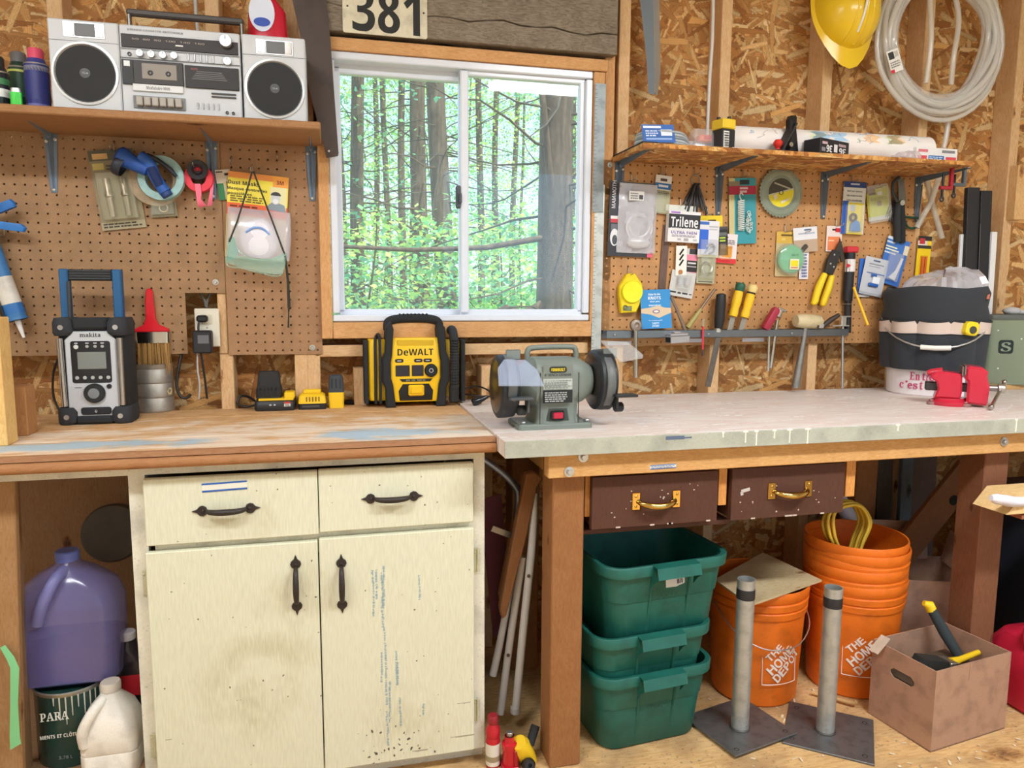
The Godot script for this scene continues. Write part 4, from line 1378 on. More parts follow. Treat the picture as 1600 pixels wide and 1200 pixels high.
	part(t, "key_tray", MB.new().bx(-1.3043 + 1.2465, 0.029, z - 0.001, 0.122, 0.03, 0.004), M("satin", "7d7f82"))
	for k in 5:
		part(t, "slider", MB.new().bx(-1.2129 + 1.2465 + k * 0.0125, 0.028, z, 0.003, 0.016, 0.003, 0.001), M("steel", "b4b6b8"))
	# carrying handle
	var hd = part(t, "handle", MB.new().bx(-0.002, H + 0.062, -0.03, 0.29, 0.016, 0.02, 0.004), M("satin", "4b4441"))
	for s in [-1, 1]:
		part(hd, "handle_arm", MB.new().bx(-0.002 + s * 0.139, H + 0.02, -0.03, 0.01, 0.085, 0.016, 0.003), M("steel", "77726c"))

func left_board():
	# blue clamp and caulking tube at the left edge
	var p0 = Vector3(-1.7323, 1.4204, 0.05)
	var cl = thing("spring_clamp", "blue spring clamp with white scuffs hanging on the pegboard edge", "clamp", p0)
	part(cl, "handle", MB.new().at(Vector3(-1.7421, 1.4537, 0.05) - p0, Vector3(0, 0, 25)).rr([[-0.011, 0.07, 0.016, 0.007], [0.0, 0.074, 0.018, 0.008], [0.011, 0.066, 0.016, 0.007]]), M("soiled", "1f6fc4"))
	part(cl, "handle", MB.new().at(Vector3(-1.7392, 1.4084, 0.05) - p0, Vector3(0, 0, -7)).rr([[-0.011, 0.1, 0.016, 0.007], [0.0, 0.11, 0.018, 0.008], [0.009, 0.09, 0.016, 0.007]]), M("soiled", "2a7dd2"))
	part(cl, "spring", MB.new().tube(ring_pts(Vector3(-1.7647, 1.4312, 0.05) - p0, 0.012, 20), 0.0022, 6, true), M("steel", "b0b0b0"))
	peg_hook(Vector3(-1.7554, 1.402, 0), 0.03, "the blue spring clamp")
	var a = Vector3(-1.7783, 1.3522, 0.045)
	var b = Vector3(-1.7263, 1.1551, 0.045)
	var d = (b - a).normalized()
	var tb = thing("caulking_tube", "blue and white caulking tube with a white nozzle pointing down", "tube", a)
	var bs = Basis(Vector3(0, 0, 1).cross(d), -d, Vector3(0, 0, 1)) 
	bs = Basis(bs.y.cross(bs.z).normalized(), bs.y, bs.z)
	tb.basis = bs
	var L = a.distance_to(b)
	part(tb, "cartridge", MB.new().lathe([[0.0001, 0.03], [0.025, 0.03], [0.025, -L], [0.0001, -L]], 20), M("soiled", "3f7fbe"))
	part(tb, "label", MB.new().lathe([[0.0254, -L * 0.42], [0.0254, -L * 0.78]], 20), M("soiled", "e6e2da"))
	part(tb, "label_panel", MB.new().lathe([[0.0257, -L * 0.8], [0.0257, -L * 0.92]], 20), M("satin", "2e6fb4"))
	part(tb, "label_side", MB.new().at(Vector3(-0.02, -L * 0.75, 0.012), Vector3(0, -50, 0)).bx(0, 0, 0.006, 0.02, L * 0.36, 0.002), M("satin", "23262a"))
	part(tb, "end_ring", MB.new().lathe([[0.0265, -L + 0.006], [0.0275, -L], [0.02, -L - 0.002]], 20), M("soiled", "3a78b8"))
	part(tb, "nozzle", MB.new().lathe([[0.008, -L], [0.0065, -L - 0.02], [0.0035, -L - 0.05], [0.0001, -L - 0.05]], 12), M("satin", "eeeae6"))
	# blister card with two drill fittings
	var bc = card("blister_card", "yellowed blister card with two tubular fittings beside the hose nozzle", "package", Vector4(-1.4675, 1.5176, 0.1148, 0.2179), 0.006, 7.0, "8f8566", [[0, 0.0, 1, 0.13, "5d5a4a"], [0.08, 0.04, 0.42, 0.11, "d8b070"], [0.05, 0.16, 0.3, 0.24, "c9b96a"], [0.0, 0.9, 1.0, 1.0, "a79c7c"]] + lines(0.05, 0.91, 0.95, 0.98, 2, "3f3a2c", 5) + lines(0.35, 0.18, 0.95, 0.26, 2, "5a543f", 6))
	part(bc, "blister", MB.new().rr([[-0.082, 0.092, 0.024, 0.008, 0, 0.01], [0.045, 0.094, 0.026, 0.008, 0, 0.01]], 2), M("clear", "d9d4b0"))
	for s in [-1, 1]:
		part(bc, "fitting", MB.new().at(Vector3(s * 0.021, -0.02, 0.013)).lathe([[0.0001, -0.055], [0.009, -0.055], [0.0095, -0.002], [0.0125, 0.0], [0.0125, 0.008], [0.0105, 0.012], [0.0105, 0.05], [0.0001, 0.05]], 14), M("steel", ["9a8e78", "8a7f6b"][int(s > 0)]))
	txt(bc, "World Racing", -0.02, -0.093, 0.0012, 0.05, 0.006, "33302a", Vector3.ZERO, 0)
	peg_hook(Vector3(-1.4692, 1.6412, 0), 0.035, "the hose nozzle and tape rolls")
	# tape rolls
	var tr = thing("masking_tape", "roll of beige masking tape hanging behind the hose nozzle", "tape roll", Vector3(-1.3644, 1.5443, 0.012), "", Vector3(0, 0, 0))
	part(tr, "roll", MB.new().at(Vector3.ZERO, Vector3(90, 0, 0)).lathe([[0.046, -0.012], [0.07, -0.012], [0.07, 0.012], [0.046, 0.012], [0.046, -0.012]], 36), M("soiled", "b09a7c"))
	var tg = thing("painters_tape", "roll of pale blue green tape looped over the hose nozzle", "tape roll", Vector3(-1.3451, 1.5492, 0.032), "", Vector3(0, 0, 0))
	part(tg, "roll", MB.new().at(Vector3.ZERO, Vector3(86, 0, 6)).lathe([[0.041, -0.01], [0.06, -0.011], [0.0615, 0.011], [0.042, 0.01], [0.041, -0.01]], 36), M("soiled", "a5cfd0"))
	# hose nozzle
	var hn = thing("hose_nozzle", "blue pistol grip hose nozzle hanging over the tape rolls", "hose nozzle", Vector3(-1.4, 1.572, 0.06))
	var o = Vector3(-1.4, 1.572, 0.06)
	var hd = part(hn, "head", MB.new().frame(Transform3D(Basis(Vector3(0, 0, 1), deg_to_rad(62)), Vector3(-1.4153, 1.5867, 0.06) - o)).lathe([[0.0001, 0.038], [0.021, 0.038], [0.027, 0.032], [0.027, 0.018], [0.024, 0.012], [0.02, -0.015], [0.016, -0.045], [0.0001, -0.05]], 20), M("satin", "2353a4"))
	part(hd, "bumper", MB.new().frame(Transform3D(Basis(Vector3(0, 0, 1), deg_to_rad(62)), Vector3(-1.4415, 1.5753, 0.06) - o)).lathe([[0.0275, -0.008], [0.0295, -0.004], [0.0295, 0.01], [0.0265, 0.016], [0.02, 0.018]], 20), M("satin", "262a36"))
	part(hn, "grip", MB.new().tube(smooth([Vector3(-1.3936, 1.6014, 0.06) - o, Vector3(-1.3718, 1.5853, 0.06) - o, Vector3(-1.3563, 1.5467, 0.058) - o, Vector3(-1.3341, 1.5098, 0.055) - o], 4), lerp_rad([0.017, 0.0175, 0.015, 0.0165], 12), 14), M("satin", "2a5cb0"))
	part(hn, "grip_pad", MB.new().tube(smooth([Vector3(-1.3647, 1.5726, 0.066) - o, Vector3(-1.3546, 1.5473, 0.066) - o, Vector3(-1.3448, 1.5257, 0.063) - o], 4), 0.0125, 10), M("matte", "1d2f5e"))
	part(hn, "trigger", MB.new().tube(smooth([Vector3(-1.3756, 1.6074, 0.06) - o, Vector3(-1.3486, 1.5949, 0.06) - o, Vector3(-1.3237, 1.5757, 0.058) - o, Vector3(-1.3023, 1.5528, 0.055) - o], 4), [0.006, 0.006, 0.0065, 0.0065, 0.0065, 0.006, 0.006, 0.006, 0.006, 0.006, 0.006, 0.005, 0.004], 8), M("satin", "23262e"))
	part(hn, "inlet", MB.new().frame(Transform3D(Basis(Vector3(0, 0, 1), deg_to_rad(33)), Vector3(-1.331, 1.5047, 0.055) - o)).cyl(0.015, -0.008, 0.006, 16, 0.002), M("satin", "24417c"))
	# little blister under the tape
	var sb = card("blister_pack", "small clear blister pack hanging under the tape rolls", "package", Vector4(-1.3503, 1.4698, 0.0708, 0.0483), 0.008, 5.0, "8c8468", [[0.06, 0.08, 0.94, 0.9, "6f6a52"]])
	part(sb, "blister", MB.new().rr([[-0.018, 0.06, 0.018, 0.006, 0, 0.008], [0.02, 0.06, 0.018, 0.006, 0, 0.008]], 2), M("clear", "d8d8c4"))
	part(sb, "hook_ring", MB.new().tube(ring_pts(Vector3(0.002, 0.0, 0.008), 0.011, 20), 0.002, 6, true), M("steel", "d4c6a0"))
	# red flagging tape
	var ft = thing("flagging_tape", "round red flagging tape reel with a black hub and loose tail", "tape reel", Vector3(-1.2493, 1.5584, 0.02))
	var fo = Vector3(-1.2493, 1.5584, 0.02)
	part(ft, "reel", MB.new().at(Vector3(0, -0.004, 0), Vector3(90, 0, 0)).lathe([[0.02, -0.014], [0.038, -0.014], [0.0395, -0.01], [0.0395, 0.01], [0.038, 0.014], [0.02, 0.014]], 32), M("satin", "e8364a"))
	part(ft, "hub", MB.new().at(Vector3(-1.2497, 1.5758, 0.034) - fo, Vector3(90, 0, 0)).lathe([[0.013, 0.0], [0.027, 0.0], [0.0285, 0.004], [0.027, 0.008], [0.015, 0.008], [0.013, 0.004]], 28), M("gloss", "26242a"))
	part(ft, "hub_core", MB.new().at(Vector3(-1.2503, 1.5764, 0.03) - fo, Vector3(90, 0, 0)).lathe([[0.013, 0.008], [0.009, 0.004], [0.0001, 0.004]], 20), M("satin", "3a363c"))
	part(ft, "tail", MB.new().loft([[Vector3(-1.2595, 1.538, 0.036) - fo, Vector3(-1.2443, 1.5386, 0.036) - fo], [Vector3(-1.2567, 1.5093, 0.04) - fo, Vector3(-1.2414, 1.5116, 0.04) - fo], [Vector3(-1.2542, 1.4898, 0.04) - fo, Vector3(-1.2438, 1.4955, 0.04) - fo], [Vector3(-1.2519, 1.4724, 0.038) - fo, Vector3(-1.2296, 1.4766, 0.038) - fo], [Vector3(-1.2285, 1.4771, 0.034) - fo, Vector3(-1.2164, 1.4793, 0.034) - fo], [Vector3(-1.2226, 1.5082, 0.03) - fo, Vector3(-1.212, 1.5175, 0.03) - fo], [Vector3(-1.2169, 1.5431, 0.024) - fo, Vector3(-1.2097, 1.5506, 0.024) - fo]], false, false, -1.0), M("satin", "f0708a"))
	peg_hook(Vector3(-1.259, 1.6057, 0), 0.04, "the red flagging tape")
	# green and white drill bit card
	var gc = card("drill_bit_card", "white hang card with a green strip half behind the dust mask pack", "package", Vector4(-1.1839, 1.5423, 0.0401, 0.0851), 0.006, 6.0, "ded6c4", [[0.05, 0.05, 0.5, 0.1, "55504a"], [0.0, 0.45, 0.45, 1, "2f7a4a"], [0.45, 0.4, 0.65, 1, "c9bd8c"], [0.65, 0.4, 1.0, 1.0, "8a6f4f"], [0.6, 0.12, 0.9, 0.2, "2a2622"]])
	peg_hook(Vector3(-1.1616, 1.6192, 0), 0.03, "the green striped card")
	# dust mask pack
	var dm = card("dust_mask_pack", "yellow and orange dust mask pack with a white mask in its bag", "package", Vector4(-1.0968, 1.4526, 0.1674, 0.2445), 0.014, -4.5, "e9d96a", [[0, 0, 1, 0.07, "f09a4a"], [0, 0.07, 1, 0.36, "f2df4a"], [0, 0.36, 1, 0.5, "ec6a34"], [0, 0.5, 1, 1, "cfc4a4"], [0.0, 0.5, 0.12, 1, "d9c57c"], [0.74, 0.0, 1, 0.13, "f2a444"], [0.7, 0.13, 0.98, 0.4, "e6dfa8"]] + lines(0.05, 0.27, 0.6, 0.35, 3, "6e5f1e", 8) + lines(0.05, 0.38, 0.65, 0.48, 3, "7c2a12", 9))
	txt(dm, "Dust Masks", -0.04, 0.092, 0.0016, 0.085, 0.0115, "1c1a14")
	txt(dm, "Masque contre les", -0.03, 0.074, 0.0016, 0.11, 0.0105, "1c1a14")
	txt(dm, "poussières", -0.05, 0.06, 0.0016, 0.066, 0.0105, "1c1a14")
	txt(dm, "3M", 0.06, 0.104, 0.0016, 0.02, 0.011, "8c2a10")
	txt(dm, "2", 0.042, 0.008, 0.0016, 0.005, 0.01, "2a1a10")
	# printed head and shoulders on the pack
	part(dm, "printed_portrait", MB.new().col("cfd3d6").plate(arc(0.05, 0.058, 0.013, 0.017, 0, 345, 23), 0.0012, 0.0016).col("3b3a3c").plate(arc(0.05, 0.066, 0.0145, 0.011, 0, 180, 10), 0.0014, 0.0018).col("8d99a4").plate([Vector2(0.024, 0.024), Vector2(0.082, 0.02), Vector2(0.075, 0.04), Vector2(0.058, 0.046), Vector2(0.04, 0.046), Vector2(0.03, 0.038)], 0.0012, 0.0015).col("e9eaec").plate(arc(0.05, 0.05, 0.008, 0.007, 0, 330, 11), 0.0015, 0.0019), M("print"))
	part(dm, "bag", MB.new().rr([[-0.125, 0.16, 0.012, 0.005, 0.01, 0.008], [-0.12, 0.176, 0.03, 0.012, 0.01, 0.012], [-0.06, 0.18, 0.042, 0.02, 0.01, 0.014], [0.0, 0.176, 0.03, 0.012, 0.008, 0.01], [0.02, 0.172, 0.01, 0.004, 0.006, 0.006]], 4), M("film", "eeeaf2"))
	part(dm, "mask", MB.new().sph(Vector3(0.012, -0.065, 0.016), Vector3(0.056, 0.06, 0.02), 24), M("matte", "eceaf2"))
	part(dm, "nose_clip", MB.new().tube(smooth([Vector3(-0.025, -0.05, 0.033), Vector3(-0.005, -0.035, 0.036), Vector3(0.02, -0.035, 0.036), Vector3(0.04, -0.05, 0.032)], 4), 0.003, 6), M("gloss", "7aa6e8"))
	peg_hook(Vector3(-1.1061, 1.5982, 0), 0.045, "the dust mask pack")
	# safety goggles hanging in front by their strap
	var g0 = Vector3(-1.1032, 1.3376, 0.055)
	var gg = thing("safety_goggles", "clear green tinted safety goggles hanging by a black elastic strap", "goggles", g0)
	part(gg, "lens", MB.new().loft([[Vector3(-1.1751, 1.3403, 0.05) - g0, Vector3(-1.1761, 1.3148, 0.05) - g0], [Vector3(-1.1427, 1.3366, 0.062) - g0, Vector3(-1.1387, 1.304, 0.062) - g0], [Vector3(-1.099, 1.3299, 0.066) - g0, Vector3(-1.095, 1.2935, 0.066) - g0], [Vector3(-1.0553, 1.3308, 0.062) - g0, Vector3(-1.055, 1.2849, 0.062) - g0], [Vector3(-1.0182, 1.3486, 0.048) - g0, Vector3(-1.0272, 1.2873, 0.05) - g0]], false, false, -1.0), M("film", "a8d8c4"))
	part(gg, "frame", MB.new().tube(smooth([Vector3(-1.1685, 1.3914, 0.045) - g0, Vector3(-1.1813, 1.3147, 0.05) - g0, Vector3(-1.1388, 1.3022, 0.062) - g0, Vector3(-1.0951, 1.2916, 0.066) - g0, Vector3(-1.0345, 1.2835, 0.05) - g0, Vector3(-1.0164, 1.3486, 0.048) - g0], 5), 0.003, 8).tube(smooth([Vector3(-1.1652, 1.3879, 0.045) - g0, Vector3(-1.1414, 1.3461, 0.055) - g0, Vector3(-1.0995, 1.3264, 0.062) - g0, Vector3(-1.0555, 1.329, 0.06) - g0, Vector3(-1.0183, 1.3468, 0.048) - g0], 5), 0.0025, 8), M("clear", "9cd8c0"))
	part(gg, "side_vent", MB.new().loft([[Vector3(-1.1739, 1.3877, 0.045) - g0, Vector3(-1.1576, 1.3913, 0.05) - g0], [Vector3(-1.1813, 1.3147, 0.05) - g0, Vector3(-1.1482, 1.3403, 0.058) - g0]], false, false), M("film", "78c8bc"))
	part(gg, "strap", MB.new().tube([Vector3(-1.1021, 1.5761, 0.05) - g0, Vector3(-1.1198, 1.5183, 0.05) - g0, Vector3(-1.1472, 1.4367, 0.05) - g0, Vector3(-1.1722, 1.3767, 0.048) - g0], 0.0024, 6).tube([Vector3(-1.0986, 1.5763, 0.05) - g0, Vector3(-1.0765, 1.5109, 0.05) - g0, Vector3(-1.0477, 1.4267, 0.05) - g0, Vector3(-1.0202, 1.343, 0.048) - g0], 0.0024, 6), M("matte", "3a3a34"))
	part(gg, "strap_end", MB.new().loft([[Vector3(-1.022, 1.3392, 0.05) - g0, Vector3(-1.0165, 1.3412, 0.05) - g0], [Vector3(-1.0182, 1.2654, 0.03) - g0, Vector3(-1.0108, 1.2673, 0.03) - g0], [Vector3(-1.0191, 1.1936, 0.02) - g0, Vector3(-1.0099, 1.1936, 0.02) - g0], [Vector3(-1.0178, 1.1745, 0.02) - g0, Vector3(-1.0142, 1.1745, 0.02) - g0], [Vector3(-1.0213, 1.1285, 0.016) - g0, Vector3(-1.0158, 1.1285, 0.016) - g0]], false, false, -1.0), M("matte", "34342e"))
	peg_hook(Vector3(-1.0334, 1.638, 0), 0.02, "nothing beside the dust mask pack")
	# outlet with plug and adapter
	var q = Vector3(-1.2468, 1.1296, 0.01)
	var ol = thing("wall_outlet", "cream outlet cover in the pegboard cut-out with wires above", "outlet", q)
	part(ol, "box", MB.new().bx(0, 0, -0.03, 0.056, 0.1, 0.05, 0.002), M("steel", "8c8a84"))
	part(ol, "cover", MB.new().bx(0, 0, 0, 0.068, 0.112, 0.006, 0.003), M("satin", "ded8c6"))
	part(ol, "screw", MB.new().sph(Vector3(0, 0, 0.003), Vector3(0.003, 0.003, 0.001), 8), M("steel", "b0aca0"))
	part(ol, "socket", MB.new().bx(0, 0.025, 0.003, 0.03, 0.03, 0.004, 0.002).bx(0, -0.025, 0.003, 0.03, 0.03, 0.004, 0.002), M("satin", "cfc8b4"))
	part(ol, "wires", MB.new().tube(smooth([Vector3(-1.2696, 1.2359, -0.03) - q, Vector3(-1.2566, 1.2077, -0.03) - q, Vector3(-1.2531, 1.1888, -0.025) - q], 4), 0.004, 6).tube(smooth([Vector3(-1.2391, 1.2361, -0.04) - q, Vector3(-1.2495, 1.2077, -0.03) - q, Vector3(-1.2514, 1.1869, -0.025) - q], 4), 0.004, 6), M("matte", "6e6a62"))
	var pl = thing("power_plug", "black plug with its cord in the upper outlet socket", "plug", Vector3(-1.2579, 1.1563, 0.022))
	part(pl, "body", MB.new().bx(0, 0, 0, 0.03, 0.02, 0.024, 0.005), M("satin", "1c1c1e"))
	part(pl, "cord", MB.new().tube(smooth([Vector3(-0.008, -0.008, 0.006), Vector3(-0.01, -0.03, 0.012), Vector3(-0.006, -0.09, 0.016), Vector3(0.0, -0.16, 0.01), Vector3(0.004, -0.235, 0.004)], 5), 0.0032, 8), M("satin", "1c1c1e"))
	var ad = thing("power_adapter", "black wall adapter plugged in below the plug", "adapter", Vector3(-1.2577, 1.0896, 0.03))
	part(ad, "body", MB.new().bx(0, 0, 0, 0.052, 0.066, 0.036, 0.004), M("satin", "242428"))
	part(ad, "print", MB.new().bx(0.004, 0.008, 0.0182, 0.03, 0.024, 0.0004), M("matte", "6c6c70"))
	part(ad, "cord", MB.new().tube(smooth([Vector3(-0.016, -0.03, 0.0), Vector3(-0.018, -0.08, 0.0), Vector3(-0.014, -0.125, 0.002), Vector3(-0.018, -0.168, 0.0)], 5), 0.0026, 8), M("satin", "b8b6b4"))
	solo("hanging_cable", "black cable looping below the pegboard behind the paint tin", "cable", MB.new().tube(smooth([Vector3(-1.3241, 1.0536, -0.012), Vector3(-1.3326, 1.0112, 0), Vector3(-1.3389, 0.9647, 0.006), Vector3(-1.331, 0.9308, 0.01), Vector3(-1.3135, 0.9229, 0.012), Vector3(-1.3007, 0.934, 0.012)], 5), 0.0045, 8), M("satin", "262220"))

# ---------- things on the wooden bench ----------
func build_left_bench():
	makita_radio()
	# paint tin with the big brush standing in it
	var c = Vector3(-1.4034, LT, -0.012)
	var tn = thing("paint_tin", "bare ribbed metal paint tin beside the radio", "tin", c)
	var pr = [[0.0001, 0.0], [0.05, 0.0], [0.0525, 0.003]]
	for k in 3:
		pr.append([0.0525, 0.006 + k * 0.042])
		pr.append([0.0525, 0.040 + k * 0.042])
		pr.append([0.0508, 0.0425 + k * 0.042])
		pr.append([0.0525, 0.045 + k * 0.042])
	pr += [[0.0525, 0.138], [0.0535, 0.14], [0.05, 0.141], [0.05, 0.02], [0.0001, 0.02]]
	part(tn, "body", MB.new().lathe(pr, 36), M("worn", "b8b4ae"))
	part(tn, "paint_patch", MB.new().frame(Transform3D(Basis(Vector3.UP, 0.6), Vector3.ZERO)).loft([[Vector3(0.02, 0.05, 0.0492), Vector3(0.03, 0.05, 0.0437)], [Vector3(0.015, 0.06, 0.0508), Vector3(0.034, 0.062, 0.0407)], [Vector3(0.022, 0.07, 0.0481), Vector3(0.03, 0.07, 0.0437)]], false, false), M("matte", "d8c68a"))
	var bp = Vector3(-1.3943, 1.0788, 0.012)
	var br = thing("paint_brush", "wide paint brush with a glossy red handle standing in the tin", "brush", bp)
	var hp = []
	for q in [[-0.045, 0.062], [0.046, 0.062], [0.046, 0.070], [0.02, 0.082], [0.012, 0.1], [0.009, 0.15], [0.008, 0.178], [0.003, 0.186], [-0.004, 0.186], [-0.009, 0.178], [-0.012, 0.15], [-0.013, 0.1], [-0.02, 0.082], [-0.045, 0.07]]: hp.append(Vector2(q[0] - 0.003, q[1] - 0.022))
	part(br, "handle", MB.new().plate(hp, -0.009, 0.009, 0.003), M("gloss", "d8202e"))
	part(br, "ferrule", MB.new().rr([[0.008, 0.088, 0.024, 0.008], [0.04, 0.09, 0.026, 0.008]], 3), M("chrome", "cfcdc6"))
	var bm = MB.new()
	rng.seed = 501
	for k in 150:
		var x = rng.randf_range(-0.041, 0.041)
		var z = rng.randf_range(-0.011, 0.012)
		bm.rod(Vector3(x, 0.01, z), Vector3(x * 1.08 + rng.randf_range(-0.002, 0.002), -0.075 + rng.randf_range(-0.01, 0.01), z * 1.1), 0.0012, 4, 0.0006)
	part(br, "bristles", bm, M("satin", "b98c4a")).set_meta("kind", "stuff")
	# offcuts of lumber at the left end
	var f0 = Vector3(-1.6114, 0.885, 0.4665)
	var po = thing("lumber_post", "pale yellow lumber post standing upright on the bench end", "lumber", Vector3(f0.x - 0.045, LT, f0.z - 0.03), "", Vector3(0, 0, 0))
	part(po, "post", MB.new().bx(0, 0.145, 0, 0.09, 0.29, 0.06, 0.002), M("wood_v", "f0cf8e"))
	var f1 = Vector3(-1.6109, 0.885, 0.3426)
	var bk = thing("lumber_block", "short brown lumber block standing behind the yellow post", "lumber", Vector3(f1.x - 0.032, LT, f1.z - 0.03))
	part(bk, "block", MB.new().bx(0, 0.06, 0, 0.06, 0.12, 0.06, 0.002), M("wood_v", "b98a5c"))
	chargers()
	inflator()

func makita_radio():
	var z = 0.2
	var o = Vector3(-1.5049, 0.8759, 0.2)
	o.y = LT
	o.z = 0.135
	var t = thing("jobsite_radio", "black and silver jobsite radio with a blue carrying handle", "radio", o)
	var bk = M("matte", "26282b")
	var W = 0.172
	var fz = 0.065
	part(t, "body", MB.new().rr([[0.012, W - 0.02, 0.11, 0.02], [0.02, W - 0.008, 0.12, 0.022], [0.25, W - 0.008, 0.12, 0.022], [0.268, W - 0.03, 0.1, 0.02]], 3), bk)
	var sp = []
	for q in [[-0.058, 0.02], [0.055, 0.02], [0.06, 0.03], [0.06, 0.222], [0.04, 0.245], [-0.042, 0.245], [-0.062, 0.222], [-0.062, 0.03]]: sp.append(Vector2(q[0], q[1]))
	var fp = part(t, "front_panel", MB.new().plate(sp, fz - 0.006, fz, 0.003), M("satin", "c4c7ca"))
	txt(t, "makita", 0.0, 0.236, fz + 0.0002, 0.05, 0.011, "1a1c20", Vector3.ZERO, 2)
	part(t, "control_panel", MB.new().plate(rpoly(0.094, 0.11, 0.006, 3, -0.001, 0.165), fz - 0.001, fz + 0.002, 0.001), M("gloss", "23262b"))
	part(t, "screen", MB.new().bx(0.001, 0.169, fz + 0.002, 0.068, 0.045, 0.002, 0.001), M("gloss", "7f8480"))
	part(t, "power_button", MB.new().at(Vector3(-0.034, 0.205, fz + 0.002), Vector3(90, 0, 0)).cyl(0.006, 0, 0.003, 14, 0.001), M("satin", "d8d8d4"))
	for x in [-0.008, 0.011, 0.028]:
		part(t, "button", MB.new().at(Vector3(x, 0.206, fz + 0.002), Vector3(90, 0, 0)).cyl(0.0042, 0, 0.003, 12, 0.001), M("satin", "a8aaa8"))
	for k in 5:
		part(t, "button", MB.new().at(Vector3(-0.036 + k * 0.0185, 0.124, fz + 0.002), Vector3(90, 0, 0)).cyl(0.0048, 0, 0.003, 12, 0.001), M("satin", "b4b6b4"))
	for x in [-0.034, -0.008, 0.011, 0.028]:
		part(t, "button_mark", MB.new().bx(x, 0.2145, fz + 0.0023, 0.008, 0.0025, 0.0004), M("matte", "d0d4d6"))
	var kn = part(t, "tuning_knob", MB.new().at(Vector3(0.003, 0.083, fz), Vector3(90, 0, 0)).lathe([[0.0255, 0.0], [0.0255, 0.008], [0.023, 0.011], [0.014, 0.011], [0.014, 0.01]], 28), M("satin", "222428"))
	part(kn, "knob_face", MB.new().at(Vector3(0.003, 0.083, fz + 0.009), Vector3(90, 0, 0)).lathe([[0.014, 0.0], [0.0135, 0.004], [0.0001, 0.005]], 22), M("satin", "7c8184"))
	part(t, "jack", MB.new().at(Vector3(0.038, 0.1, fz), Vector3(90, 0, 0)).lathe([[0.0065, 0], [0.006, 0.003], [0.003, 0.003], [0.0028, 0.0005], [0.0001, 0.0005]], 16), M("satin", "2a2c30"))
	part(t, "dial_scale", MB.new().bx(-0.036, 0.098, fz + 0.0004, 0.016, 0.0015, 0.0006), M("matte", "55585c"))
	var lt = part(t, "port_cover", MB.new().plate(rpoly(0.072, 0.019, 0.006, 3, 0.004, 0.036), fz - 0.001, fz + 0.005, 0.002), M("matte", "26282c"))
	part(lt, "screw", MB.new().at(Vector3(0.005, 0.036, fz + 0.005), Vector3(90, 0, 0)).lathe([[0.0045, 0], [0.004, 0.002], [0.002, 0.001], [0.0001, 0.001]], 12), M("steel", "909498"))
	for s in [-1, 1]:
		part(t, "guard_bar", MB.new().rod(Vector3(s * 0.069, 0.05, fz + 0.004), Vector3(s * 0.071, 0.228, fz + 0.004), 0.0075, 12), M("chrome", "b9b6b4"))
		for e in [[0.016, 0.0], [0.25, 0.0]]:
			var b = part(t, "bumper", MB.new().rr([[e[0] - 0.016, 0.04, 0.1, 0.016, s * 0.066, 0.022], [e[0] - 0.008, 0.05, 0.112, 0.02, s * 0.064, 0.022], [e[0] + 0.018, 0.05, 0.112, 0.02, s * 0.064, 0.022], [e[0] + 0.03, 0.038, 0.1, 0.016, s * 0.066, 0.022]], 3), M("matte", "303236"))
			part(b, "bolt", MB.new().at(Vector3(s * 0.064, e[0] + 0.006, 0.078), Vector3(90, 0, 0)).lathe([[0.007, 0], [0.0065, 0.0025], [0.003, 0.0025], [0.0028, 0.0005], [0.0001, 0.0005]], 14), M("steel", "c8cacc"))
	part(t, "bottom_bar", MB.new().bx(0, 0.012, 0.05, 0.09, 0.022, 0.05, 0.006), bk)
	part(t, "top_bar", MB.new().bx(0.0, 0.265, 0.035, 0.082, 0.03, 0.07, 0.006), bk)
	for s in [-1, 1]:
		part(t, "handle_arm", MB.new().bx(-0.012 + s * 0.064, 0.335, -0.02, 0.022, 0.145, 0.03, 0.003), M("satin", "1f5c8c"))
	var hg = part(t, "handle_grip", MB.new().bx(-0.012, 0.392, -0.02, 0.107, 0.03, 0.028, 0.004), M("matte", "2a2c2e"))
	for k in 4:
		part(hg, "ridge", MB.new().bx(-0.012, 0.382 + k * 0.007, -0.0055, 0.1, 0.003, 0.003, 0.001), M("matte", "4a4c4e"))
	part(t, "aerial", MB.new().rod(Vector3(-0.064, 0.27, 0.0), Vector3(-0.062, 0.375, 0.0), 0.005, 8), M("satin", "3a3c40"))
	part(t, "cord", MB.new().tube(smooth([Vector3(-0.085, 0.245, -0.03), Vector3(-0.1, 0.23, -0.05), Vector3(-0.112, 0.18, -0.06), Vector3(-0.135, 0.13, -0.07), Vector3(-0.14, 0.06, -0.07), Vector3(-0.12, 0.01, -0.06)], 5), 0.003, 6).tube(smooth([Vector3(-0.095, 0.21, -0.055), Vector3(-0.1, 0.15, -0.06), Vector3(-0.095, 0.08, -0.06), Vector3(-0.085, 0.02, -0.05)], 5), 0.003, 6), M("satin", "1c1a1a"))

